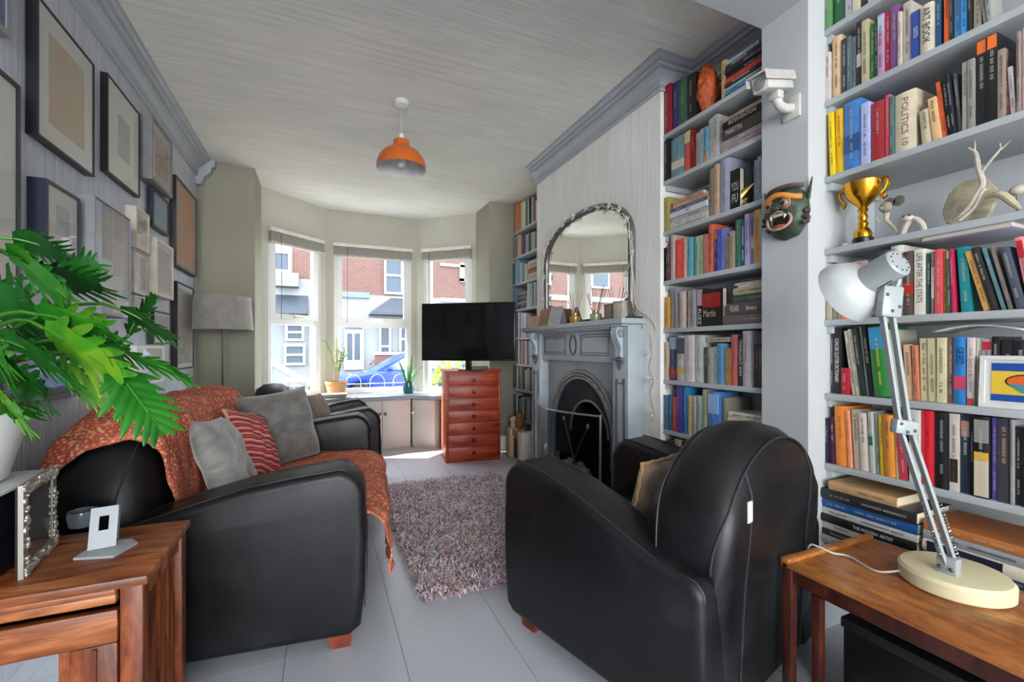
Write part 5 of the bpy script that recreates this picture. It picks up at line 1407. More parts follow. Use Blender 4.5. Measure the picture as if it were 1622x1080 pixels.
row(XN, ZN[3], 'on shelf below the trophy', GN, [(1308.5, 1316, 421, 'a9a48f'), (1316.5, 1326, 420, '8e8a82'), (1326.5, 1332, 423, 'b49c70'), (1332.5, 1344, 417, 'f26a1e'), (1344.5, 1349, 416, '5c2028'), (1349.5, 1361, 414, 'b59a98'), (1361.5, 1372, 413, 'a88e8c'), (1372.5, 1382, 411, '5a5757'), (1382.5, 1392, 409, '686464'), (1392.5, 1408, 397, '3d3f44'), (1408.5, 1428, 389, 'c9c5ba'), (1429, 1447.5, 398, '5a4a44', {'band': [(0.32, 0.5, 'b03020')]}),
     (1448, 1464, 395, 'd8d4c6', {'label': 'white book titled LIFE AFTER THE STATE in black capitals', 'words': [('LIFE AFTER THE STATE', 0.56, 0.76, 0.62)], 'tcol': '201e1e'}), (1464.5, 1473, 401, '2d4650'), (1473.5, 1480, 398, '8b8480', {'band': [(0.25, 0.75, 'd0cac4')]}), (1480.5, 1492, 395, 'd94f55'), (1492.5, 1497, 396, 'a08f45'), (1497.5, 1507, 395, '5b5f58', {'band': [(0.86, 0.98, 'c8ccc4')]}), (1507.5, 1513, 394, 'b02a4e', {'lean': 2}),
     (1520, 1537, 390, '1c8a92', {'lean': 3}), (1556.5, 1568.5, 394, 'd9a55a', {'lean': 13, 'dep': 0.14}), (1569.5, 1581, 388, '2b2a28', {'lean': 13}), (1584, 1592, 388, '5f8691', {'lean': 13}), (1596, 1604, 386, '786c68', {'lean': 12}), (1610, 1624, 388, '4a5060', {'lean': 11}), (1627, 1640, 372, 'd88a90', {'lean': 8, 'band': [(0.7, 0.95, 'c02030')]})])
row(XN, ZN[2], 'on shelf with the framed card', GN, [(1306.8, 1312, 520, '26262a'), (1312.5, 1318, 518, '3c3c40', {'tcol': 'd8d8d8'}), (1318.5, 1331.5, 517, '18181c', {'label': 'black book titled CONCISE CLUTTER DICTIONARY in white capitals', 'words': [('CONCISE CLUTTER DICTIONARY', 0.5, 0.66, 0.5)]}), (1332, 1345, 583, 'a81428', {'hard': True}), (1347.5, 1354.5, 524, 'cfc8b0', {'lean': 7, 'dep': 0.13}), (1355, 1362, 521, 'c4c0a8', {'lean': 7}), (1362.6, 1371, 520, '23302c', {'lean': 7}), (1371.5, 1374.5, 516, 'b8b8b8', {'lean': 6}), (1375, 1384, 516, '1c1c1e', {'lean': 6}),
     (1385, 1412, 518, '2d7a35', {'lean': 5, 'band': [(0.68, 0.98, '3888b0')], 'label': 'green book with sky blue top on the shelf with the framed card', 'tcol': 'd8c850'}), (1413, 1421, 522, 'c0bcb0', {'lean': 5}), (1434.5, 1446.5, 546, 'dcae88', {'lean': 3}), (1447, 1455.5, 547, 'c0765a', {'lean': 2}), (1456, 1469, 536, 'cfc498', {'lean': 1}), (1469.5, 1483, 536, 'cac192', {'lean': 1}), (1483.5, 1498, 535, 'd0c8a0'), (1498.5, 1508.5, 535, '7a5a58'),
     (1509, 1531, 534, '2f7fc4', {'label': 'blue book titled GREED in black capitals', 'words': [('GREED', 0.72, 0.26, 0.6)], 'tcol': '14161c', 'band': [(0.22, 0.42, 'c84868')]}), (1531.5, 1543.5, 535, 'cfc4be', {'label': 'white book titled THE GOD DELUSION with red foot', 'words': [('THE GOD DELUSION', 0.52, 0.66, 0.5)], 'tcol': '7a6a66', 'band': [(0.0, 0.1, 'd04048')]}), (1544, 1554, 536, 'c8c0b4'), (1554.5, 1570, 537, 'b0a5a0', {'band': [(0.84, 0.96, 'c02830')]}), (1571, 1583, 533, '1c1c20'), (1584, 1604, 538, '2c2426'), (1605, 1628, 540, '20222a')], recess=0.03)
row(XN, ZN[1], 'on lowest full shelf of near bookcase', GN, [(1305.8, 1312, 662, '22203a'), (1312.5, 1323, 662, '4a1f3a', {'lean': 2}), (1323.5, 1343, 644, 'e0822e', {'lean': 2}), (1343.5, 1349, 650, 'd88a6a', {'lean': 3}), (1351, 1362, 650, 'b5ad98', {'lean': 3}), (1362.5, 1377.5, 655, 'd0c4b4', {'lean': 3, 'label': 'cream book with bare branch drawing on the lowest full shelf'}), (1378, 1385, 653, 'aab0aa', {'lean': 2, 'band': [(0.45, 0.6, '1f6a4c')]}), (1385.5, 1393, 656, '8a9088', {'lean': 2}), (1393.5, 1401, 658, 'd9b22a', {'lean': 2}), (1401.5, 1417, 658, 'c9822e', {'lean': 2}), (1417.5, 1423, 660, 'cfc49c', {'lean': 2}), (1424, 1438, 662, 'c23a52', {'lean': 4}),
     (1440, 1456.5, 648, 'c8c4bc', {'tcol': '8a8a86'}), (1457, 1479, 645, 'd81e2e', {'tcol': '8a1018'}), (1480, 1503, 652, '15171a', {'tcol': 'a8a8a8'}), (1503.5, 1518.5, 654, 'c5beb4', {'band': [(0.12, 0.42, '2a2420')]}), (1519, 1534.5, 653, '1f2c3c', {'band': [(0.72, 0.92, 'b08078')], 'tcol': 'b8c4d0'}), (1535, 1541.5, 655, '121216'), (1542, 1568, 656, '141416', {'label': 'black book with cream jar and yellow lid printed on its spine', 'band': [(0.02, 0.46, 'c4bca4'), (0.46, 0.56, 'd8a828'), (0.68, 0.96, '8a8a86')]}), (1568.5, 1578, 660, '5a4a9a'),
     (1578.5, 1600, 664, '3a3d46', {'tcol': 'd8a070'}), (1600.5, 1605, 664, '8a8a8c'), (1606, 1616, 676, '141416'), (1616.5, 1632, 680, '1c1c1e')])
# magazines lying across books
mg = thing('magazine', 'white magazine lying across the books below the trophy shelf', 'magazine', (0, 0, 0))
a = PX(1462, 392, XN + 0.03); b = PX(1606, 372, XN + 0.03)
zt_ = 1.245 + 0.248
B('cover', plain('b8b4c8', 0.4), mg, (XN + 0.02, XN + 0.19, b.y, a.y, zt_ + 0.0, zt_ + 0.004), r=0.001)
B('pages', PAGES, mg, (XN + 0.022, XN + 0.189, b.y + 0.002, a.y - 0.002, zt_ + 0.0042, zt_ + 0.012))
B('back_cover', plain('c8c4d0', 0.4), mg, (XN + 0.02, XN + 0.19, b.y, a.y, zt_ + 0.0122, zt_ + 0.016), r=0.001)
pp_ = thing('folded_leaflet', 'white leaflet bowed over the books above the framed card', 'leaflet', (0, 0, 0))
a = PX(1478, 530, XN + 0.04).y; b = PX(1625, 530, XN + 0.04).y
rows = [[(XN + 0.03 + 0.13 * j / 3, a + (b - a) * i / 14, 1.183 + 0.018 * math.sin(math.pi * i / 14)) for j in range(4)] for i in range(15)]
o = MB().grid(rows).build('sheet', plain('c0c0ba', 0.5), pp_, ang=2); sm = o.modifiers.new('thick', 'SOLIDIFY'); sm.thickness = 0.004
# bottom piles in the near bookcase
stack(XN, ZN[0], 1296, 1452, 'at the foot of near bookcase', GN, [(0.030, 'b0aca4'), (0.024, '2a2a2e'), (0.028, 'c4c0b8'), (0.032, '141418', {'words': [('THE MODERN ARTIST', 0.6, 0.4, 0.4)], 'label': 'black art book lying in the pile at the foot of the near bookcase'}), (0.024, 'b8b8b4'), (0.036, '1c4f88', {'u0': 1294, 'label': 'glossy blue folder lying in the pile at the foot of the near bookcase'}), (0.040, '26262a'), (0.034, 'b89468', {'u0': 1312, 'u1': 1420})], dep=0.22, recess=-0.02)
LB = [(0.034, 'a8a49c'), (0.036, 'c8c4b4'), (0.026, '28385c'), (0.040, 'cfc8b4', {'label': 'cream art book with dark navy band lying behind the lamp', 'band': [(0.05, 0.75, '1c2238')], 'words': [('ANGO ALZEN', 0.4, 0.4, 0.4)]}), (0.030, '8a9098'), (0.030, 'b06a34')]
stack(XN, ZN[0], 1462, 1640, 'behind the lamp base', GN, LB, dep=0.22, recess=-0.01)
# ---- alcove beside the chimney breast
def Q(x): return 1040 + x / 9.0
row(XM, ZM[7], 'on top alcove shelf beside the carved head', GM, [(1051.5, 1063, 135, '8a1f28'), (1063.5, 1073.5, 130, '2a3866'), (1074, 1088, 123, '2f5f48'), (1088.5, 1102.5, 118, '1a1416'), (1140.5, 1147, 95, 'd8b070')])
stack(XM, ZM[7], 1148, 1216, 'beside the carved head', GM, [(0.012, '2a4a6a'), (0.022, '4a8fc0'), (0.012, 'c8c0a0'), (0.018, '2a342e', {'words': [('ESTONIAN', 0.4, 0.4, 0.5)]}), (0.024, 'd8483a', {'tcol': '7a1a14'}), (0.024, '23232c'), (0.022, '2a2a34'), (0.022, '303844', {'words': [('MAGNUM', 0.4, 0.4, 0.5)], 'u1': 1206}), (0.020, 'a8b8b4', {'u1': 1200})])
row(XM, ZM[6], 'on second alcove shelf', GM, [(1051, 1060.5, 222, '17171a'), (1061, 1083, 217, '6d8f98', {'band': [(0.2, 0.4, 'c8c09c')]}), (1083.5, 1093, 208, 'c8503c', {'band': [(0.7, 0.98, 'c8b48c')]}), (1093.5, 1100, 207, '7a1818'), (1100.5, 1107, 210, 'a5aea5'), (1107.5, 1114, 204, '9fb4bd'), (1114.5, 1120, 201, '6aa5bf', {'band': [(0.0, 0.3, 'c88840')]}), (1120.5, 1124.5, 189, 'c8cdcc'), (1125, 1129, 186, 'd0d0cc'), (1129.5, 1137, 182, 'b8b8b4'), (1137.5, 1144, 190, 'a8a298')])
stack(XM, ZM[6], 1144.5, 1218, 'on second alcove shelf', GM, [(0.024, 'a0a0a0'), (0.014, 'c08a9a'), (0.022, 'b0b4b8'), (0.050, '4a4440', {'words': [('MARTIN', 0.28, 0.36, 0.55)], 'label': 'thick dark book titled MARTIN lying on the second alcove shelf'}), (0.040, '1a1a1c', {'words': [('INTERVENTION', 0.45, 0.6, 0.5)], 'label': 'black book titled INTERVENTION lying on the second alcove shelf'}), (0.018, 'c8a89c')])
row(XM, ZM[5], 'on third alcove shelf', GM, [(1051.5, 1059.5, 313, 'a09050'), (1121.5, 1129, 267, '8a8468'), (1129.5, 1140, 260, 'c8a890'), (1141, 1155.5, 252, '9aa0b0'), (1192, 1198.5, 253, '8a9cac'), (1199, 1204.5, 247, '98a8b4'), (1205, 1214, 250, '7a8c9c')])
stack(XM, ZM[5], 1061, 1120, 'on third alcove shelf', GM, [(0.018, 'b8b8ac'), (0.020, 'c8c8c0'), (0.026, 'a8a8a4'), (0.030, 'c4c8d0', {'words': [('THE', 0.5, 0.12, 0.6)], 'tcol': '4a5478'}), (0.022, '4a5468'), (0.020, 'c8a080', {'u0': 1064}), (0.018, 'b8907a', {'u0': 1066, 'u1': 1114})])
row(XM, ZM[4], 'on fourth alcove shelf', GM, [(1049.5, 1052, 393, '1a1a1c'), (1052.3, 1055.5, 392, '2a2024'), (1056, 1062, 387, '6a3038'), (1062.5, 1067, 372, 'b8a8a8'), (1067.5, 1081, 379, 'e04a38'), (1081.5, 1088, 378, 'd8b8a0'), (1088.5, 1096, 376, '5a9aa8'), (1098, 1108, 374, '8aa88a'), (1108.5, 1113, 372, 'a8c0a0'), (1113.5, 1119.5, 371, 'a86a60'), (1120, 1129, 355.5, 'd86a50'), (1130, 1135, 364, '3a3a80', {'band': [(0.78, 0.98, 'c07848')]}), (1135.5, 1140, 364, '4a50a8'), (1140.5, 1148, 361, '7a88c0'),
     (1148.5, 1155, 375, '98806a'), (1155.5, 1162, 366, 'a89a88'), (1162.5, 1172, 348, '3a7a68'), (1172.5, 1179, 347, '2a5a78', {'tcol': 'e8ecec'}), (1179.5, 1186, 339, 'b8a8d8'), (1186.5, 1193, 336, '7a98a8', {'band': [(0.3, 0.55, 'c8b498')]}), (1193.5, 1203, 332, 'e0a050'), (1203.5, 1214, 330, '88b0c8')])
row(XM, ZM[3], 'on fifth alcove shelf beside the faced-out book', GM, [(1053, 1059.5, 471, 'c09040'), (1060, 1066, 455, '9a9288', {'lean': 1}), (1066.5, 1074, 456, '8a8490', {'lean': 2}), (1076, 1085, 462, 'b8a8a0'), (1085.5, 1088, 461, '3a2c26'), (1088.5, 1093.5, 461, 'b0a090'), (1094, 1101, 459, '8a9090'), (1102, 1111.5, 457, '2a2626', {'words': [('FUZZ', 0.26, 0.4, 0.6)], 'band': [(0.55, 0.97, 'a89898')], 'label': 'black book titled FUZZ with pale top on the fifth alcove shelf'})])
stack(XM, ZM[3], 1146, 1218, 'on fifth alcove shelf', GM, [(0.044, '6a6264'), (0.058, '5a5656', {'u0': 1150, 'words': [('FEAR', 0.22, 0.22, 0.55), ('Beware', 0.62, 0.24, 0.4)], 'label': 'thick grey book titled FEAR lying on the fifth alcove shelf'}), (0.036, '4a5a4e', {'u0': 1160}), (0.034, 'b8a88a', {'u0': 1162}), (0.012, 'c8c4bc', {'u0': 1168}), (0.012, 'c0bcb4', {'u0': 1162})])
row(XM, ZM[2], 'on sixth alcove shelf', GM, [(1052, 1058, 542, 'b8a890'), (1058.5, 1071, 532, '3a4260', {'band': [(0.05, 0.26, '8a3028'), (0.7, 0.97, '8a9cb0')]}), (1071.5, 1084, 531.5, 'b8b0a8', {'band': [(0.18, 0.3, 'c0a048'), (0.6, 0.95, '4a4c54')]}), (1084.5, 1098, 531, 'c0b8ba'), (1098.5, 1113, 531, 'b8c0b8'), (1114, 1120, 550, '4a4e50'), (1120.5, 1128, 550, '8a9488'), (1128.5, 1134, 549, 'a8b4b0'), (1134.5, 1147, 544, '5a98c8'), (1148, 1155.5, 551, 'a07848'), (1156, 1167, 530, 'd06a68'), (1167.5, 1176, 531, '22343c', {'words': [("THORGAN'S WAY", 0.55, 0.72, 0.62)], 'label': 'dark teal book with tall white capitals on the sixth alcove shelf'}), (1176.5, 1189, 524, 'b8b0b8'), (1193, 1200, 546, '3a3838'), (1200.5, 1206, 548, '5a4038'), (1206.5, 1215, 548, '4c3630')])
stack(XM, ZM[2], 1119, 1157, 'across others on the sixth alcove shelf', GM, [(0.024, 'b8aa96', {'label': 'cream book lying flat across others on the sixth alcove shelf'})], z0=0.209, recess=0.02, dep=0.13)
row(XM, ZM[1], 'on seventh alcove shelf', GM, [(1049.5, 1056.5, 625.5, '4a6a80'), (1057, 1064, 626, '2a6a90'), (1064.5, 1071.5, 628, 'c83a40'), (1072, 1079, 610.5, '4a3a88'), (1079.5, 1088, 612, '2a7aa8'), (1088.5, 1095.5, 627, 'c8b878'), (1096, 1100.5, 627, 'a89098'), (1101, 1111, 627, '90b0a8'), (1111.5, 1120, 617, 'a8a880'), (1121, 1140, 620, '4a7ac0', {'band': [(0.55, 0.95, '8ab0d8')]}), (1141, 1151, 630, '8a8878')])
stack(XM, ZM[1], 1153, 1222, 'on seventh alcove shelf', GM, [(0.030, 'c0bcb0'), (0.030, '8e8e8c'), (0.036, 'c4c0b4'), (0.034, 'c0b8a4'), (0.030, 'cac4b2')])
row(XM, ZM[0], 'on lowest alcove shelf behind the armchair', GM, [(1056, 1066, 698, '2a2a2e'), (1066.5, 1078, 696, 'c0bcb8'), (1078.5, 1086, 702, '4a1c1c'), (1086.5, 1097, 697, 'e0a030'), (1097.5, 1104, 699, 'c8c0b0')])
# ---- far alcove
FARD = [
 (ZF[7], 'on top shelf of the far alcove', [(815.5, 819.5, 324, 'c88a5a'), (820, 824, 322, 'c07a4c'), (824.5, 827.5, 321, 'cfc0a0'), (828, 831, 319, 'd0d0c8'), (831.5, 834.5, 317, '3a5a48'), (835, 837, 315, 'b8c8b8'), (837.5, 839.5, 314, '2a3a34'), (840, 843.5, 313, 'b0aca0'), (844, 847.5, 316, '7a4a38'), (848, 852, 318, 'c8c4bc')]),
 (ZF[6], 'on second shelf of the far alcove', [(813, 817, 377, '8a8478'), (817.5, 820, 371, 'a8a49c'), (820.5, 824.5, 373, 'c0aca0'), (825, 827.5, 372, '8a5a58'), (828, 831.5, 371, '5c2c30'), (832, 835.5, 371, '8aa4b4'), (836, 839, 369, '3a6a6c'), (839.5, 843, 368, 'b89c78'), (843.5, 846.5, 367, 'c0b8a8'), (847, 852, 367, '5a6a44')]),
 (ZF[5], 'on third shelf of the far alcove', [(811, 814.5, 418, '4a7a80'), (815, 818.5, 412, 'a8c0c8'), (819, 822.5, 411, '5a8aac'), (823, 826.5, 416, '9aa8a8'), (827, 830.5, 417, '6a8088'), (831, 833, 418, 'd0c8a8'), (833.5, 836, 418, '9a8a80')]),
 (ZF[4], 'on fourth shelf of the far alcove', [(813, 817.5, 460, '6a98b8'), (833.5, 837, 449, 'b0aab0'), (837.5, 840, 449, '9a9ca0'), (840.5, 843.5, 448, '7a9a88'), (844, 847, 447, 'b8bcb8'), (847.5, 852, 447, '5c6a64')]),
 (ZF[3], 'on fifth shelf of the far alcove', [(820, 823, 495, 'b0b0bc'), (823.5, 826.5, 495, 'c0bcc4'), (827, 829.5, 496, 'a8a4b0'), (830, 833, 496, 'c8c4c4'), (833.5, 836, 496, '8a8694'), (836.5, 840, 498, '9a7868')]),
 (ZF[2], 'on sixth shelf of the far alcove', [(820, 823, 538, 'b8b0a8'), (823.5, 827, 537, '9a9088'), (827.5, 831, 537, '8a3c30'), (831.5, 834.5, 540, 'b4b0ac'), (835, 838, 540, '6a7a80'), (838.5, 842, 541, 'c0c4bc')]),
 (ZF[1], 'on seventh shelf of the far alcove', [(812.5, 816.5, 579, '5a6064'), (817, 819.5, 579, 'b8bcb8'), (820, 822.5, 580, '3a4448'), (823, 826.5, 580, '8a948c'), (827, 830, 581, '4c5450'), (830.5, 834, 586, 'b8b09c'), (834.5, 838.5, 583, 'a8a48c'), (839, 843, 585, '6a6c60')]),
 (ZF[0], 'on lowest shelf of the far alcove', [(812.5, 815.5, 624, '4a5258'), (816, 819, 624, 'a0a8ac'), (819.5, 822, 627, '24282c'), (822.5, 825.5, 630, '6a7478'), (826, 829, 629, 'b4b8b8'), (829.5, 833, 632, '3c4c58'), (833.5, 838, 632, 'a8a898'), (838.5, 843, 633, '7a8890')]),
]
for (z, wh, dat) in FARD: row(XFAR, z, wh, GF, dat, recess=0.004, depth=0.14)
stack(XFAR, ZF[4], 819, 833, 'on fourth shelf of the far alcove', GF, [(0.03, '3a3e48'), (0.028, '5a5a60'), (0.02, 'b0a098'), (0.026, '2c3440'), (0.026, '6a6670'), (0.024, '484c58'), (0.024, '8a8488')])
stack(XFAR, ZF[5], 836.5, 853, 'on third shelf of the far alcove', GF, [(0.034, 'b0b0aa'), (0.03, 'c8bca4'), (0.05, '8a5a48'), (0.05, 'b89888'), (0.03, 'c4c0b4')])

# ================================================================ THINGS BETWEEN THE BOOKS
# trophy
tp = PX(1360, 375, XN + 0.05)
tr = thing('trophy_cup', 'gold two-handled trophy cup on the shelf in the near bookcase', 'trophy', (XN + 0.055, tp.y - 0.012, ZN[4] + 0.0006))
MB().lathe([(0, 0), (0.034, 0), (0.034, 0.022), (0.030, 0.026), (0, 0.026)], 24).build('plinth', BLACK, tr)
MB().lathe([(0, 0.0262), (0.028, 0.0262), (0.030, 0.04), (0.024, 0.055), (0.014, 0.066), (0.018, 0.08), (0.012, 0.09), (0.017, 0.105), (0.011, 0.12), (0.018, 0.132), (0.013, 0.142), (0.030, 0.160), (0.052, 0.185), (0.060, 0.215), (0.063, 0.235), (0.060, 0.236), (0.055, 0.21), (0.03, 0.17), (0, 0.165)], 28).build('cup', GOLD, tr)
for sg in (-1, 1):
    MB().tube(smoothpts([(0, sg * 0.056, 0.222), (0, sg * 0.074, 0.234), (0, sg * 0.084, 0.213), (0, sg * 0.076, 0.190), (0, sg * 0.062, 0.175), (0, sg * 0.068, 0.160), (0, sg * 0.080, 0.166)], 5), 0.0055, 8).build('handle', GOLD, tr)
BONE = plain('b4ac98', 0.6, var=0.15, scale=30)
BONED = plain('8a8272', 0.7, var=0.2, scale=30)
# bone creature with round ears
p = PX(1407, 368, XN + 0.06)
bc_ = thing('bone_mouse_figure', 'little bone mouse figure with big round ears beside the trophy', 'figurine', (XN + 0.06, p.y, ZN[4] + 0.0006))
MB().tube(smoothpts([(0, -0.03, 0.0), (0, -0.024, 0.03), (0, -0.008, 0.055), (0, 0.006, 0.075), (0, 0.004, 0.10)], 4), [0.003 + 0.0004 * q for q in range(17)], 8).build('body', BONE, bc_)
MB().ball((-0.004, 0.006, 0.122), 0.018, 0.020, 0.020, 12, 8).ball((-0.02, 0.012, 0.117), 0.012, 0.008, 0.007).build('head', BONED, bc_)
for sg in (-1, 1): MB(Matrix.Translation((0.0, -0.018 + sg * 0.014, 0.135)) @ Matrix.Rotation(math.pi / 2, 4, 'Y')).lathe([(0.017, -0.001), (0.019, 0), (0.017, 0.001)], 20).build('ear', plain('5a5650', 0.5), bc_)
MB().tube([(0, 0.004, 0.08), (-0.01, 0.024, 0.072), (-0.015, 0.03, 0.09)], 0.002, 5).build('arm', BONE, bc_)
# white frog skull
p = PX(1446, 350, XN + 0.05)
sk = thing('animal_skull', 'small white animal skull arching on the trophy shelf', 'skull', (XN + 0.05, p.y, ZN[4] + 0.0006))
MB().tube(smoothpts([(0, 0.03, 0.002), (0, 0.022, 0.03), (0, 0.006, 0.055), (0, -0.012, 0.05), (0, -0.028, 0.025), (0, -0.032, 0.002)], 4), 0.009, 8).ball((-0.004, 0.012, 0.060), 0.014, 0.018, 0.012).build('cranium', plain('c4bcae', 0.5), sk)
MB().ball((-0.012, 0.02, 0.068), 0.005).ball((-0.012, 0.004, 0.068), 0.005).build('eye_socket', plain('4a443c', 0.7), sk)
# fungus/coral slab
p = PX(1525, 320, XN + 0.10)
cs_ = thing('coral_slab', 'round pale coral slab leaning at the back of the trophy shelf', 'coral', (XN + 0.13, p.y, ZN[4] + 0.0006))
rr = random.Random(9)
pts = [(0.068 * math.cos(a) * rr.uniform(0.94, 1.05), 0.088 + 0.087 * math.sin(a) * rr.uniform(0.95, 1.05)) for a in [q * 2 * math.pi / 30 for q in range(30)]]
pts = [(y, max(0.0, z)) for y, z in pts]
o = MB(Matrix.Rotation(math.radians(12), 4, 'Y')).prism(pts, -0.012, 0.008, 'x', r=0.004).build('slab', plain('a89e86', 0.8, var=0.3, scale=26, bump=0.8), cs_)
B('edge_foot', plain('8a8270', 0.8), cs_, (0.0, 0.02, -0.03, 0.03, 0, 0.012))
# driftwood figure
p = PX(1560, 330, XN + 0.05)
dw = thing('driftwood_figure', 'bleached driftwood figure with two raised twig arms on the trophy shelf', 'driftwood', (XN + 0.05, p.y, ZN[4] + 0.0006))
def W_(u, v): q = PX(u, v, XN + 0.05); return (random.uniform(-0.006, 0.006), q.y - p.y, q.z - ZN[4])
DW = plain('b2aa9c', 0.7, var=0.2, scale=40, bump=0.4)
MB().tube(smoothpts([W_(1512, 349), W_(1530, 332), W_(1548, 308), W_(1556, 290), W_(1550, 268), W_(1545, 245), W_(1541, 238)], 5), [0.004 + 0.0045 * math.sin(math.pi * q / 30) for q in range(31)], 8).build('trunk', DW, dw)
MB().tube(smoothpts([W_(1520, 350), W_(1540, 330), W_(1556, 305), W_(1562, 300)], 5), 0.005, 8).build('leg', DW, dw)
MB().tube(smoothpts([W_(1552, 275), W_(1570, 255), W_(1583, 238), W_(1586, 232)], 5), [0.005 - 0.0002 * q for q in range(16)], 7).build('twig', DW, dw)
for ends in (((1543, 240), (1544, 222)), ((1543, 240), (1528, 232)), ((1584, 237), (1584, 226)), ((1584, 237), (1602, 222))):
    MB().tube([W_(*ends[0]), W_((ends[0][0] + ends[1][0]) / 2, (ends[0][1] + ends[1][1]) / 2 - 1), W_(*ends[1])], [0.003, 0.0028, 0.001], 6).build('twig', DW, dw)
MB().tube(smoothpts([W_(1560, 312), W_(1585, 308), W_(1602, 320), W_(1616, 332)], 4), [0.004 + 0.007 * math.sin(math.pi * q / 12) for q in range(13)], 8).build('side_branch', plain('b0a888', 0.7, var=0.2), dw)
bd = thing('bird_skull', 'small white bird skull at the right end of the trophy shelf', 'skull', (XN + 0.10, PX(1612, 300, XN + 0.1).y, ZN[4] + 0.0006))
MB().ball((0, 0, 0.085), 0.016, 0.02, 0.016).tube([(0, 0.012, 0.083), (0, 0.045, 0.076), (0, 0.07, 0.073)], [0.009, 0.004, 0.001], 8).build('cranium', plain('c0b8a8', 0.5), bd)
MB().tube([(0, 0, 0.0), (0, 0, 0.075)], 0.004, 6).build('stand', plain('7a7468', 0.5), bd)
sh_ = thing('seashell', 'tiny white shell at the foot of the trophy', 'shell', (XN + 0.03, PX(1338, 380, XN + 0.03).y, ZN[4] + 0.0006))
MB().ball((0, 0, 0.006), 0.012, 0.014, 0.008, 10, 6).build('shell', plain('b0aca4', 0.5), sh_)
# framed card on shelf 6 (abstract blue, yellow and orange)
fc = thing('framed_card', 'white-framed blue and yellow card with orange bird-like shape', 'picture', (XN + 0.016, 0, ZN[2] + 0.0006))
y1 = PX(1549, 600, XN + 0.01).y; y0 = y1 - 0.20; hh = 0.158
M = Matrix.Rotation(math.radians(4), 4, 'Y')
def CB(name, c_, x0, x1, a0, a1, b0, b1, par=fc):
    m = MB(M); m.box(x0, x1, a0, a1, b0, b1); return m.build(name, plain(c_, 0.4, var=0.03), par, smooth=False)
CB('mount', 'd0d0cc', 0.0, 0.006, y0, y1, 0, hh)
for (a0, a1, b0, b1) in ((y0, y1, 0, 0.012), (y0, y1, hh - 0.012, hh), (y0, y0 + 0.012, 0.012, hh - 0.012), (y1 - 0.012, y1, 0.012, hh - 0.012)): CB('frame', 'd8d8d4', -0.004, 0.0, a0, a1, b0, b1)
pr_ = CB('print', 'e0bc3c', -0.0012, -0.0002, y0 + 0.026, y1 - 0.026, 0.042, hh - 0.046)
CB('blue_band', '1c4c9c', -0.0012, -0.0002, y0 + 0.026, y1 - 0.026, 0.022, 0.0419); CB('blue_band', '1c4c9c', -0.0012, -0.0002, y0 + 0.026, y1 - 0.026, hh - 0.0459, hh - 0.022)
ym = (y0 + y1) / 2
def blob(c_, pts, x):
    m = MB(M); m.prism(pts, x - 0.0004, x, 'x'); m.build('shape', plain(c_, 0.4), pr_, smooth=False)
blob('20242c', [(ym + 0.045 * math.cos(a), 0.082 + 0.022 * math.sin(a)) for a in [q * 0.3927 for q in range(16)]], -0.0013)
blob('d8602c', [(ym + 0.041 * math.cos(a), 0.082 + 0.018 * math.sin(a)) for a in [q * 0.3927 for q in range(16)]], -0.0018)
blob('3a8a94', [(ym + 0.04, 0.075), (ym + 0.01, 0.050), (ym - 0.045, 0.043), (ym - 0.055, 0.050), (ym + 0.0, 0.072)], -0.0023)
# carved orange head in the alcove
p = PX(1121, 130, XM + 0.06)
hd = thing('carved_head', 'orange-red carved stone head on the top alcove shelf', 'sculpture', (XM + 0.06, p.y, ZM[7] + 0.0006))
b = bmesh.new(); bmesh.ops.create_icosphere(b, subdivisions=4, radius=1)
from mathutils import noise as mnoise
for v in b.verts:
    q = v.co.copy(); k = 1 + 0.14 * mnoise.noise(q * 2.5) + 0.13 * mnoise.noise(q * 5.5) + 0.06 * mnoise.noise(q * 13)
    if q.x < -0.5: k += 0.06 * math.sin(q.z * 9) + 0.10 * max(0, 1 - abs(q.y) * 4) * (1 if -0.3 < q.z < 0.3 else 0.2)
    v.co = V((q.x * 0.055 * k, q.y * 0.052 * k * (1 - 0.15 * (q.z < -0.4)), 0.130 + q.z * 0.128 * k))
    if v.co.z < 0.002: v.co.z = 0.002
m = MB().bm(b); m.build('head', art('terracotta', ['6a2410', 'b04c20', 'c8642c', '8a3414', 'd07a40'], 14, rough=0.6), hd, ang=2)
MB().lathe([(0, 0), (0.035, 0), (0.035, 0.012), (0, 0.012)], 20).build('foot', plain('3a2018', 0.6), hd)
# faced-out book covers in the alcove
def faced(label, u0, u1, z, h, hexs, parts, x=0.008, dep=0.03):
    y1, y0 = PX(u0, V0, XM + x).y, PX(u1, V0, XM + x).y
    t = thing('book', label, 'book', (XM + x, (y0 + y1) / 2, z + 0.0006), 0, GM)
    w_ = (y1 - y0) / 2
    B('cover', plain(hexs, 0.35), t, (0, 0.002, -w_, w_, 0, h), (dep - 0.002, dep, -w_, w_, 0, h), (0.002, dep - 0.002, w_ - 0.002, w_, 0, h))
    B('pages', PAGES, t, (0.0022, dep - 0.0022, -w_ + 0.003, w_ - 0.0022, 0.003, h - 0.003))
    for pc in parts:
        if pc[0] == 'box': B('cover_panel', plain(pc[1], 0.4), t, (-0.0006, -0.0001, -w_ + 2 * w_ * pc[2], -w_ + 2 * w_ * pc[3], h * pc[4], h * pc[5]))
        else: text('title', pc[1], plain(pc[2], 0.4), t, (-0.001, w_ - 2 * w_ * pc[3], h * pc[4]), (0, -1, 0), (0, 0, 1), pc[5], width=2 * w_ * pc[6])['kind'] = 'stuff'
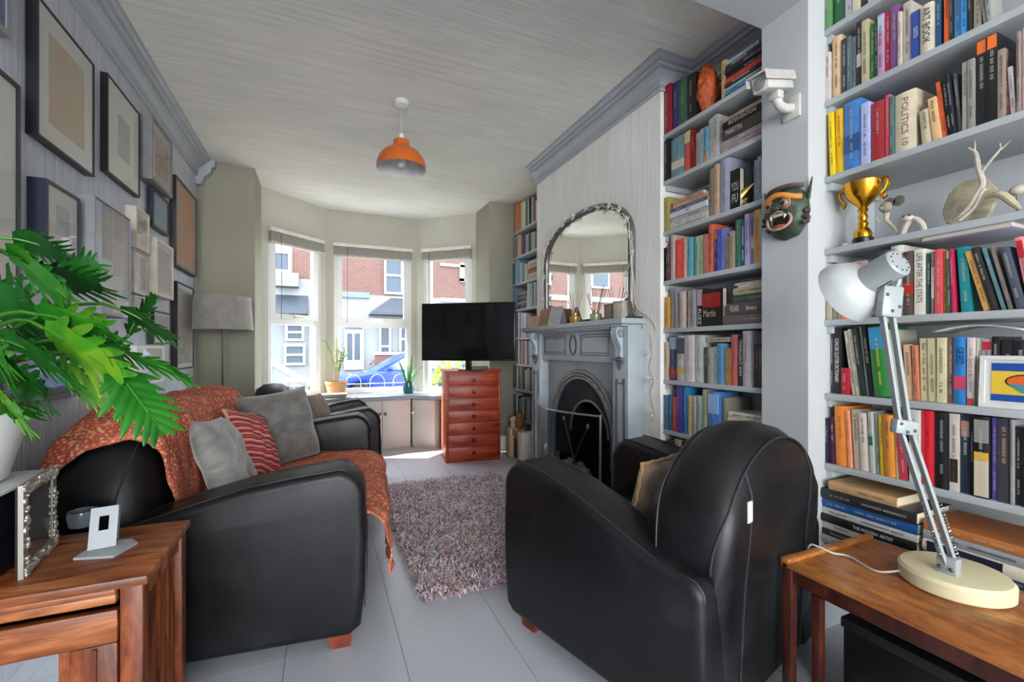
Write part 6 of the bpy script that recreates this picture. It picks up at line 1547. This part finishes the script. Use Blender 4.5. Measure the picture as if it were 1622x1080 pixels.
faced('black and red faced-out book cover on the fifth alcove shelf', 1112.5, 1145, ZM[3], 0.185, '121216', [('box', '9a1c20', 0.12, 0.98, 0.5, 0.9), ('t', 'The', 'c03838', 0.25, 0.76, 0.05, 0.3), ('t', 'Martin', 'c8c0a8', 0.36, 0.34, 0.055, 0.6)])
faced('black faced-out book with thin white capitals on third alcove shelf', 1157, 1172, ZM[5], 0.185, '131318', [('t', 'YOU', 'c8c8c8', 0.5, 0.55, 0.06, 0.75), ('t', 'FU', 'c8c8c8', 0.5, 0.25, 0.06, 0.6)])
# brass cone
bcn = thing('brass_cone', 'brass cone ornament between books on the third alcove shelf', 'ornament', (XM + 0.04, PX(1182, 300, XM + 0.04).y, ZM[5] + 0.0006))
MB().lathe([(0, 0), (0.026, 0), (0.022, 0.015), (0.010, 0.03), (0.014, 0.04)], 18).build('foot', BRASS, bcn)
MB(Matrix.Translation((0, -0.004, 0.075)) @ Matrix.Rotation(math.radians(60), 4, 'X')).lathe([(0.036, -0.045), (0.033, -0.043), (0.004, 0.045), (0, 0.047)], 18).build('horn', BRASS, bcn)

# ---------------------------------------------------------------- demon mask on the pier
mp = PX(1249, 338, XP)
mk = thing('demon_mask', 'carved green demon mask with open fanged mouth on the pier', 'mask', (XP - 0.0008, mp.y, mp.z))
mk.rotation_euler = (0, 0, math.pi)      # local +x out of the wall, local y to the image right
GRN = art('mask_green', ['141f18', '28382c', '3e4c3c', '182418'], 12, rough=0.5)
b = bmesh.new(); bmesh.ops.create_icosphere(b, subdivisions=4, radius=1)
for v in b.verts:
    q = v.co.copy(); k = 1 + 0.06 * mnoise.noise(q * 3)
    x = max(0.0, q.x) * 0.075 * k
    yy = q.y * 0.088 * k; zz = q.z * 0.108 * k
    r2 = (yy / 0.045) ** 2 + ((zz + 0.038) / 0.034) ** 2
    if r2 < 1: x *= 0.45 + 0.55 * r2
    if 0.005 < zz < 0.03 and abs(yy) < 0.02: x += 0.014
    v.co = V((x, yy, zz))
MB().bm(b).build('face', GRN, mk, ang=2)
MB().tube([(0.070 * math.cos(a * 1.0) + 0.006, 0.082 * math.sin(a), 0.052 + 0.010 * math.cos(a * 3)) for a in [-1.15 + 0.115 * q for q in range(21)]], 0.011, 8).build('brow_band', art('mask_gold', ['b06a18', 'd8943a', 'c8782a', 'e0b060'], 40, rough=0.4), mk)
LIP = plain('b08a78', 0.5, var=0.2)
MB().tube([(0.070 - 0.28 * abs(y_) , y_, -0.038 + z_) for (y_, z_) in [(0.050 * math.cos(a), 0.036 * math.sin(a)) for a in [q * math.pi / 14 for q in range(28)]]], 0.0055, 8, closed=True).build('lip', LIP, mk)
MB().ball((0.040, 0, -0.038), 0.012, 0.046, 0.032, 16, 10).build('mouth_cavity', plain('1a0c0e', 0.8), mk)
MB().ball((0.052, 0, -0.060), 0.016, 0.030, 0.008, 14, 8).build('tongue', plain('b05a48', 0.4), mk)
for sg in (-1, 1):
    MB().ball((0.066, sg * 0.034, 0.024), 0.016, 0.018, 0.017, 14, 10).build('eye', plain('8e7862', 0.3, var=0.2), mk)
    MB().ball((0.080, sg * 0.032, 0.024), 0.005, 0.008, 0.008, 10, 8).build('pupil', plain('241410', 0.2), mk)
    MB().tube([(0.070, sg * 0.034 + 0.020 * math.cos(a), 0.024 + 0.019 * math.sin(a)) for a in [q * math.pi / 8 for q in range(16)]], 0.004, 6, closed=True).build('eyelid', plain('a8785c', 0.5), mk)
    MB().tube([(0.060, sg * 0.030, -0.010), (0.064, sg * 0.030, -0.024), (0.066, sg * 0.027, -0.034)], [0.006, 0.005, 0.001], 8).build('fang', plain('cfc6b0', 0.3), mk)
    MB().prism([(sg * 0.078, 0.05), (sg * 0.100, 0.115), (sg * 0.090, 0.03)], 0.0, 0.012, 'x', r=0.003).build('ear', GRN, mk)
    m = MB(); rr = random.Random(sg + 5)
    for k in range(14): m.ball((rr.uniform(0.008, 0.03), sg * rr.uniform(0.07, 0.092), rr.uniform(-0.075, 0.0)), rr.uniform(0.006, 0.011), n=8, m=6)
    m.build('curls', plain('3c3430', 0.6, var=0.4, scale=60), mk)['kind'] = 'stuff'
for k in range(5): MB().rbox(0.058, 0.066, -0.020 + 0.0085 * k, -0.013 + 0.0085 * k, -0.022, -0.010, r=0.002).build('tooth', plain('cfc8b4', 0.3), mk)
MB().ball((0.082, 0, 0.008), 0.012, 0.018, 0.012, 12, 8).build('nose', GRN, mk)
MB().tube([(0.05 * math.cos(a), 0.08 * math.sin(a), 0.085 + 0.012 * math.cos(a)) for a in [-1.2 + 0.12 * q for q in range(21)]], 0.009, 7).build('crest', plain('5a4a44', 0.6, var=0.3), mk)
# ---------------------------------------------------------------- dummy security camera
cp_ = PX(1256, 172, XP)
sc = thing('security_camera', 'white security camera on a wall bracket on the pier', 'camera', (XP - 0.0008, cp_.y, cp_.z))
GW = plain('c2c0ba', 0.5, var=0.08, scale=20)
B('wall_plate', GW, sc, (-0.012, 0, -0.035, 0.035, -0.045, 0.045), r=0.003)
m = MB(); m.tube(smoothpts([(-0.012, 0, 0.0), (-0.05, 0.0, -0.01), (-0.085, 0, 0.0), (-0.10, 0, 0.03)], 4), 0.018, 10); m.build('arm', GW, sc)
B('knuckle', GW, sc, (-0.118, -0.082, -0.022, 0.022, 0.012, 0.045), r=0.006)
M = Matrix.Translation((-0.10, 0, 0.045)) @ Matrix.Rotation(math.radians(-16), 4, 'Y') @ Matrix.Rotation(math.radians(6), 4, 'Z')
m = MB(M); m.rbox(-0.105, 0.075, -0.032, 0.032, 0.0, 0.058, r=0.006); m.build('housing', GW, sc)
m = MB(M); m.rbox(-0.125, 0.085, -0.040, 0.040, 0.059, 0.066, r=0.003); m.box(-0.125, 0.085, -0.040, -0.037, 0.030, 0.0595); m.box(-0.125, 0.085, 0.037, 0.040, 0.030, 0.0595); m.build('sun_hood', plain('b4b0aa', 0.5, var=0.1, scale=20), sc)
M2 = M @ Matrix.Translation((-0.105, 0, 0.03)) @ Matrix.Rotation(-math.pi / 2, 4, 'Y')
MB(M2).lathe([(0, 0), (0.022, 0), (0.024, 0.004), (0.018, 0.006), (0, 0.006)], 20).build('lens', plain('8a8c90', 0.1, 0.3), sc)
# ================================================================ SILL PLANTS
BZ = 0.5955
pos = PZ(533, 627, BZ)
pt = thing('potted_shrub', 'slender potted shrub in a woven terracotta pot on the bay bench', 'plant', (pos.x, pos.y + 0.06, BZ))
MB().lathe([(0, 0.0), (0.11, 0.0), (0.115, 0.006), (0.117, 0.012), (0.09, 0.014)], 28).build('saucer', plain('c8b090', 0.6), pt)
MB().lathe([(0, 0.015), (0.088, 0.015), (0.112, 0.13), (0.122, 0.134), (0.122, 0.160), (0.110, 0.160), (0.104, 0.14), (0, 0.14)], 32).build('pot', stripes('woven_pot', ['b0824c', '8a6038', 'c8a070', 'a8784a'], 14, axis='Z', rough=0.8), pt)
SG = art('shrub_leaf', ['5a8a2c', '8ab440', 'b4c860'], 20, rough=0.5)
rr = random.Random(31)
lfm = MB()
def small_leaf(c_, d, L, W):
    d = V(d).normalized(); s = d.cross(V((0, 0, 1)))
    s = s.normalized() if s.length > 0.01 else V((1, 0, 0)); n = s.cross(d)
    c_ = V(c_); m = MB()
    m.add([c_, c_ + d * L * 0.45 + s * W / 2 + n * 0.004, c_ + d * L, c_ + d * L * 0.45 - s * W / 2 + n * 0.004], [(0, 1, 2, 3)])
    return m
for k in range(5):
    a = rr.uniform(0, 6.28); tip = V((0.14 * math.cos(a) * rr.uniform(0.3, 1.3), 0.08 * math.sin(a), rr.uniform(0.38, 0.62)))
    pts = bez((0.02 * math.cos(a), 0.02 * math.sin(a), 0.14), (0.02, 0, 0.3), tip * 0.8 + V((0, 0, 0.08)), tip, 10)
    st_ = MB().tube(pts, 0.0035, 6).build('stem', plain('7a6a40', 0.7), pt)
    for q in range(20):
        p_ = pts[rr.randint(3, 10)]; an = rr.uniform(0, 6.28)
        small_leaf(p_, (math.cos(an), math.sin(an), rr.uniform(-0.2, 0.6)), rr.uniform(0.04, 0.075), rr.uniform(0.025, 0.04)).build('leaf', SG, st_, smooth=False)
MB().tube([(0.0, 0.03, 0.14), (0.005, 0.03, 0.66)], 0.004, 6).build('cane', PINE, pt)
pos = PZ(648, 623, BZ)
sp_ = thing('snake_plant', 'small snake plant in a teal glass pot on the bay bench', 'plant', (pos.x, pos.y + 0.04, BZ))
MB().lathe([(0, 0.0), (0.056, 0.0), (0.064, 0.02), (0.066, 0.08), (0.060, 0.128), (0.055, 0.128), (0.058, 0.08), (0.05, 0.105), (0, 0.105)], 28).build('pot', plain('1f5a68', 0.12, var=0.15), sp_)
SP = art('snake_leaf', ['1f5a2a', '3a8a3c', '6aaa4c'], 9, (1, 1, 6), rough=0.4)
for (a, tilt, L) in ((0.2, 0.05, 0.37), (1.5, 0.28, 0.27), (2.6, 0.45, 0.24), (3.6, 0.3, 0.30), (4.7, 0.42, 0.24), (5.6, 0.5, 0.26), (0.9, 0.55, 0.21)):
    d = V((math.cos(a) * math.sin(tilt), math.sin(a) * math.sin(tilt), math.cos(tilt))); s = V((-math.sin(a + 0.5), math.cos(a + 0.5), 0)); n = d.cross(s)
    o_ = V((0.02 * math.cos(a), 0.02 * math.sin(a), 0.10)); P = []
    for i in range(9):
        t_ = i / 8; w_ = 0.017 * (1 - t_ ** 3) * (0.7 + 0.6 * t_ if t_ < 0.5 else 1)
        c_ = o_ + d * L * t_ + V((d.x, d.y, 0)) * 0.10 * t_ * t_
        P.append([c_ - s * w_, c_ + n * 0.004, c_ + s * w_])
    lf = MB().grid(P).build('leaf', SP, sp_, ang=3); sm = lf.modifiers.new('thick', 'SOLIDIFY'); sm.thickness = 0.003
tr_ = thing('tray', 'low pinkish tray of books at the left of the bay bench', 'tray', (0.13, 5.14, BZ))
B('tray_base', plain('8a8478', 0.6), tr_, (-0.12, 0.12, -0.02, 0.10, 0, 0.03), r=0.004)
B('tray_rim', plain('b8a098', 0.6), tr_, (-0.13, 0.13, -0.03, 0.11, 0.0302, 0.045), r=0.004)
# trailing plants on the bench behind the television
bpn = thing('flowering_pot_plant', 'yellow-green flowering pot plant behind the television', 'plant', (1.40, 5.08, BZ))
MB().lathe([(0, 0), (0.06, 0), (0.075, 0.10), (0.07, 0.10), (0.06, 0.09), (0, 0.09)], 20).build('pot', plain('a8785a', 0.7), bpn)
for q in range(60):
    a = rr.uniform(0, 6.28); r = rr.uniform(0, 0.12)
    small_leaf((r * math.cos(a) * 0.7, r * math.sin(a) * 0.7, rr.uniform(0.09, 0.28)), (math.cos(a), math.sin(a), rr.uniform(0, 0.8)), rr.uniform(0.05, 0.09), rr.uniform(0.03, 0.05)).build('leaf', SG if q % 4 else plain('d8c040', 0.5), bpn, smooth=False)
MB().tube([(0, 0, 0.08), (0, 0, 0.22)], 0.006, 6).build('stem', plain('5a7a34', 0.6), bpn)

# ================================================================ STREET OUTSIDE
GZ = -0.46
struct(B('ground_street', plain('3a3a3c', 0.9, var=0.1, scale=2), None, (-14, 22, 9.2, 15.6, GZ - 0.1, GZ)))
struct(B('ground_pavement', plain('4c4a48', 0.9, var=0.08, scale=2), None, (-14, 22, 15.6, 30, GZ - 0.1, GZ + 0.10)))
struct(B('ground_front_yard', plain('4c4a46', 0.9, var=0.08, scale=3), None, (-14, 22, 6.0, 9.2, GZ - 0.1, GZ + 0.08)))
BRK = mk_brick('red_brick', '57342c', '623c34', '5e524a')
REND = plain('767878', 0.8, var=0.04, scale=1)
SLT = plain('30363e', 0.6, var=0.15, scale=5)
WINC = base('far_glass', 0.2, 0.0, (0.06, 0.075, 0.09, 1), 0.15)[0]
YH = 19.0
EXW = plain('9ea0a0', 0.5, var=0.03)
def hwin(par, u0, u1, v0, v1, panes=1, Y=YH, bars=(0.5,), off=0.0):
    a = PY(u0, v0, Y); b = PY(u1, v1, Y)
    x0, x1, z1, z0 = a.x, b.x, a.z, b.z
    fw = 0.09
    m = MB(); m.box(x0, x0 + fw, Y - 0.10 - off, Y - off, z0, z1); m.box(x1 - fw, x1, Y - 0.10 - off, Y - off, z0, z1); m.box(x0 + fw, x1 - fw, Y - 0.10 - off, Y - off, z0, z0 + fw); m.box(x0 + fw, x1 - fw, Y - 0.10 - off, Y - off, z1 - fw, z1)
    for f in bars: zz = z0 + (z1 - z0) * f; m.box(x0 + fw, x1 - fw, Y - 0.10 - off, Y - off, zz - 0.04, zz + 0.04)
    wn = m.build('window', EXW, par, smooth=False)
    B('pane', WINC, wn, (x0 + fw, x1 - fw, Y - 0.05 - off, Y - 0.03 - off, z0 + fw, z1 - fw))
    return wn
hB = thing('terraced_house', 'red brick terraced house with white ground floor across the street', 'house', (0, 0, 0), 0, 'houses across the street')
xb0 = PY(541, 500, YH).x
zj = PY(560, 466, YH).z
B('upper_wall', BRK, hB, (xb0, 14, YH, YH + 0.4, zj, 9))
B('ground_wall', REND, hB, (xb0, 14, YH, YH + 0.4, GZ, zj - 0.001))
B('string_course', plain('5a6470', 0.7), hB, (xb0, PY(585, 466, YH).x, YH - 0.12, YH - 0.002, zj - 0.14, zj + 0.08))
hwin(hB, 608, 638, 408, 467, bars=(0.52,)); hwin(hB, 600, 619, 512, 578, bars=(0.45,)); hwin(hB, 632, 660, 514, 560, bars=(0.5,))
hwin(hB, 690, 712, 520, 585, bars=(0.5,))
# white downpipe bands on the brick
m = MB()
for (u0, v0, u1, v1) in ((697, 417, 735, 424), (728, 417, 735, 447), (728, 441, 745, 447), (697, 472, 738, 479)):
    a = PY(u0, v0, YH); b_ = PY(u1, v1, YH); m.box(a.x, b_.x, YH - 0.09, YH - 0.003, b_.z, a.z)
m.build('white_trim', EXW, hB, smooth=False)
a = PY(545, 513, YH); b_ = PY(576, 585, YH)
dr = B('front_door', EXW, hB, (a.x, b_.x, YH - 0.10, YH - 0.003, b_.z, a.z))
for (u0, u1) in ((549.5, 558), (561, 570)):
    p0, p1 = PY(u0, 528, YH), PY(u1, 570, YH); B('pane', WINC, dr, (p0.x, p1.x, YH - 0.112, YH - 0.101, p1.z, p0.z))
p0, p1 = PY(546, 514, YH), PY(574, 522, YH); B('fanlight', WINC, dr, (p0.x, p1.x, YH - 0.112, YH - 0.101, p1.z, p0.z))
# bay with slate lean-to roof
r0, r1, rz = PY(587, 494, YH - 0.9), PY(690, 494, YH - 0.9), PY(620, 477, YH - 0.2)
MB().add([(r0.x, YH - 0.9, r0.z), (r1.x, YH - 0.9, r0.z), (r1.x - 0.3, YH - 0.004, rz.z + 0.15), (r0.x + 0.9, YH - 0.004, rz.z + 0.15), (r0.x, YH - 0.9, r0.z - 0.08), (r1.x, YH - 0.9, r0.z - 0.08), (r1.x, YH - 0.004, r0.z - 0.08), (r0.x, YH - 0.004, r0.z - 0.08)],
         [(0, 1, 2, 3), (4, 7, 6, 5), (0, 4, 5, 1), (0, 3, 7, 4), (1, 5, 6, 2), (3, 2, 6, 7)]).build('porch_roof', SLT, hB, smooth=False)
hA = thing('terraced_house', 'white-fronted terraced house with bay seen through the left window', 'house', (0, 0, 0), 0, 'houses across the street')
xa0 = PY(463, 430, YH).x
B('ground_wall', REND, hA, (-3.5, xb0 - 0.002, YH, YH + 0.4, GZ, PY(450, 440, YH).z))
B('upper_wall', REND, hA, (-3.5, xa0, YH, YH + 0.4, PY(450, 440, YH).z + 0.001, 9)); B('brick_pier', BRK, hA, (xa0 + 0.001, xb0 - 0.002, YH, YH + 0.4, PY(450, 440, YH).z + 0.001, 9))
hwin(hA, 432, 461, 397, 432, bars=()); hwin(hA, 452, 482, 512, 540, bars=(0.5,)); hwin(hA, 450, 484, 545, 578, bars=(0.5,)); hwin(hA, 490, 530, 512, 575, bars=(0.4,))
a, b_ = PY(436, 434, YH), PY(474, 457, YH)
B('bay_parapet', plain('6a6862', 0.8), hA, (a.x, b_.x, YH - 0.6, YH - 0.003, b_.z, a.z))
a, b_ = PY(430, 466, YH), PY(488, 500, YH)
MB().prism([(YH - 1.0, b_.z), (YH - 0.003, a.z), (YH - 0.003, b_.z)], a.x, b_.x, 'x').build('bay_roof', SLT, hA, smooth=False)
hC = thing('terraced_house', 'red brick terraced house farther left, seen in the mirror', 'house', (0, 0, 0), 0, 'houses across the street')
B('upper_wall', BRK, hC, (-24, -3.502, YH, YH + 0.4, 2.2, 9)); B('ground_wall', REND, hC, (-24, -3.502, YH, YH + 0.4, GZ, 2.199))
for k in range(5):
    x0 = -5.6 - 3.4 * k
    for (z0, z1) in ((4.2, 5.9), (0.5, 2.1)):
        wn = B('window', EXW, hC, (x0 - 1.1, x0, YH - 0.10, YH - 0.003, z0, z1)); B('pane', WINC, wn, (x0 - 1.0, x0 - 0.1, YH - 0.112, YH - 0.101, z0 + 0.1, (z0 + z1) / 2 - 0.05)); B('pane', WINC, wn, (x0 - 1.0, x0 - 0.1, YH - 0.112, YH - 0.101, (z0 + z1) / 2 + 0.05, z1 - 0.1))
B('string_course', EXW, hC, (-24, -3.502, YH - 0.08, YH - 0.003, 3.5, 3.75))
# blue car
ca = PD(570, 622, 12.0)
wx, wy = ca.x, ca.y
car = thing('blue_car', 'bright blue hatchback parked across the street', 'car', (wx - 0.80, wy, GZ))
BLU = plain('14307a', 0.2, 0.1, 0.03, 2); TYRE = plain('17181a', 0.8)
L_ = 4.1; hwid = 0.85
side = [(0.04, 0.24), (0.0, 0.42), (0.03, 0.60), (0.18, 0.74), (0.55, 0.84), (1.05, 0.92), (1.25, 0.95), (2.6, 0.98), (3.9, 1.0), (4.08, 0.85), (4.10, 0.5), (4.05, 0.24), (3.62, 0.22)] 
def wheel_arch(xc, n=8): return [(xc + 0.37 * math.cos(a), 0.30 + 0.37 * math.sin(a)) for a in [math.pi * q / n for q in range(n + 1)]]
low = [(0.04, 0.24), (0.0, 0.42), (0.03, 0.60), (0.18, 0.74), (0.55, 0.84), (1.05, 0.92), (1.25, 0.95), (2.6, 0.98), (3.9, 1.0), (4.08, 0.85), (4.10, 0.5), (4.05, 0.24)] + [p for p in wheel_arch(3.32) if p[1] > 0.24] + [p for p in wheel_arch(0.80) if p[1] > 0.24]
MB().prism(low, -hwid + 0.85, hwid + 0.85, 'y', r=0.06, seg=3).build('body', BLU, car, ang=0.6)
cab = [(1.15, 0.93), (1.95, 1.40), (2.25, 1.46), (3.1, 1.45), (3.7, 1.30), (4.0, 0.98)]
MB().prism(cab, 0.12, 1.58, 'y', r=0.05, seg=3).build('cabin', BLU, car, ang=0.6)
CG = base('car_glass', 0.05, 0.0, (0.10, 0.13, 0.16, 1), 0.8)[0]
sg = [(1.42, 0.98), (2.05, 1.35), (2.5, 1.40), (2.5, 1.0)]; sg2 = [(2.6, 1.0), (2.6, 1.40), (3.1, 1.39), (3.6, 1.22), (3.7, 1.02)]
MB().prism(sg, 0.112, 0.1195, 'y').build('side_window', CG, car, smooth=False); MB().prism(sg2, 0.112, 0.1195, 'y').build('side_window', CG, car, smooth=False)
for (xc) in (0.80, 3.32):
    for yy in (0.02, 1.48):
        Mw = Matrix.Translation((xc, yy, 0.31)) @ Matrix.Rotation(-math.pi / 2, 4, 'X')
        w_ = MB(Mw).lathe([(0.18, 0.0), (0.29, 0.0), (0.31, 0.03), (0.31, 0.17), (0.29, 0.2), (0.18, 0.2)], 28).build('wheel', TYRE, car)
        m = MB(Mw); 
        for q in range(10):
            a = q * math.pi / 5; m.tube([(0.03 * math.cos(a), 0.03 * math.sin(a), 0.03), (0.195 * math.cos(a + 0.12), 0.195 * math.sin(a + 0.12), 0.02)], 0.018, 5)
        m.tube([(0.2 * math.cos(q * math.pi / 12), 0.2 * math.sin(q * math.pi / 12), 0.015) for q in range(24)], 0.02, 6, closed=True)
        m.build('alloy_rim', plain('c8cacc', 0.3, 0.6), w_)
MB().rbox(0.06, 0.30, -0.005, 0.25, 0.62, 0.74, r=0.03).build('headlight', plain('d0d4d8', 0.1, 0.2), car)
MB().rbox(1.50, 1.66, -0.10, -0.002, 0.98, 1.08, r=0.03).build('door_mirror', BLU, car)
# hooped railing in the front yard
hr = thing('hoop_railing', 'white hoop-topped railing outside the middle bay window', 'railing', (0, 0, 0))
yr = 8.6; z0 = PY(600, 607, yr).z
WT = plain('7c7c7a', 0.4)
MB().tube([(-0.5, yr, z0), (4.0, yr, z0)], 0.008, 6).build('rail', WT, hr); MB().tube([(-0.5, yr, z0 - 0.45), (4.0, yr, z0 - 0.45)], 0.008, 6).build('rail', WT, hr)
for k in range(10):
    xc = -0.3 + 0.42 * k
    MB().tube([(xc - 0.13, yr - 0.03, GZ + 0.08), (xc - 0.13, yr - 0.03, z0 + 0.02)] + [(xc - 0.13 * math.cos(a), yr - 0.03, z0 + 0.02 + 0.15 * math.sin(a)) for a in [q * math.pi / 10 for q in range(1, 10)]] + [(xc + 0.13, yr - 0.03, z0 + 0.02), (xc + 0.13, yr - 0.03, GZ + 0.08)], 0.006, 6).build('hoop', WT, hr)
# white handrail and garden table seen through the left window
hn = thing('handrail', 'white sloping handrail outside the left bay window', 'handrail', (0, 0, 0))
a, b_ = PY(424, 570, 7.4), PY(490, 610, 7.4)
MB().tube([a, b_], 0.05, 8).build('rail', WT, hn)
for f in (0.1, 0.9):
    q = a + (b_ - a) * f; MB().tube([q, (q.x, q.y, GZ + 0.08)], 0.02, 6).build('post', WT, hn)
tb = PY(466, 600, 7.0)
gt = thing('garden_table', 'small round garden table outside the left bay window', 'table', (tb.x, 7.0, GZ + 0.0805))
hz = tb.z - GZ - 0.08
MB().lathe([(0.02, hz - 0.03), (0.20, hz - 0.03), (0.21, hz), (0, hz)], 28).build('table_top', plain('a8a49a', 0.5), gt)
for k in range(3):
    aa = k * 2.094; MB().tube([(0.16 * math.cos(aa), 0.16 * math.sin(aa), hz - 0.03), (0.2 * math.cos(aa), 0.2 * math.sin(aa), 0)], 0.012, 6).build('leg', WT, gt)
# hedge and shrub between car and house
def shrub(label, c_, rx, ry, rz, n, cols, nm='garden_shrub'):
    t = thing(nm, label, 'shrub', c_)
    m = MB(); rr = random.Random(n)
    for k in range(n):
        a, b2, q = rr.uniform(0, 6.28), rr.uniform(-0.2, 1), rr.uniform(0.6, 1)
        s_ = math.sqrt(max(0, 1 - b2 * b2)); p_ = V((rx * q * s_ * math.cos(a), ry * q * s_ * math.sin(a), rz * (0.5 + 0.5 * q * b2)))
        d = V((rr.uniform(-1, 1), rr.uniform(-1, 1), rr.uniform(-0.3, 1)))
        l = small_leaf(p_, d, rr.uniform(0.08, 0.16), rr.uniform(0.05, 0.09)); m.add(l.v, l.f)
    o_ = m.build('foliage', art('shrub_%d' % n, cols, 6, rough=0.7), t, smooth=False); o_['kind'] = 'stuff'
    MB().tube([(0, 0, 0), (0, 0, rz * 0.6)], 0.03, 6).build('trunk', plain('5a4a3a', 0.8), t)
hc = PY(632, 558, 18.0)
shrub('dark red-leaved hedge behind the blue car', (hc.x, 18.05, GZ + 0.1), 1.2, 0.5, PY(632, 556, 18.0).z - GZ - 0.1, 900, ['4a2c30', '6a4444', '3c4a34', '7a5a50'])
hc = PY(572, 590, 16.9)
sc2 = PY(720, 590, 7.6)
shrub('flowering green shrub outside the right bay window', (sc2.x, 7.6, GZ + 0.08), 0.55, 0.4, 1.35, 701, ['3c6a2c', '6a9a3c', 'a8b840', 'c86a5a'])
lw = thing('garden_wall', 'low red brick garden wall behind the blue car', 'wall', (0, 0, 0))
q0, q1 = PY(594, 565, 17.2), PY(660, 565, 17.2)
B('bricks', BRK, lw, (q0.x, q1.x + 3, 17.1, 17.3, GZ + 0.1, PY(600, 562, 17.2).z)); B('coping', plain('b0a8a0', 0.8), lw, (q0.x - 0.05, q1.x + 3, 17.05, 17.35, PY(600, 562, 17.2).z + 0.001, PY(600, 560, 17.2).z + 0.06))
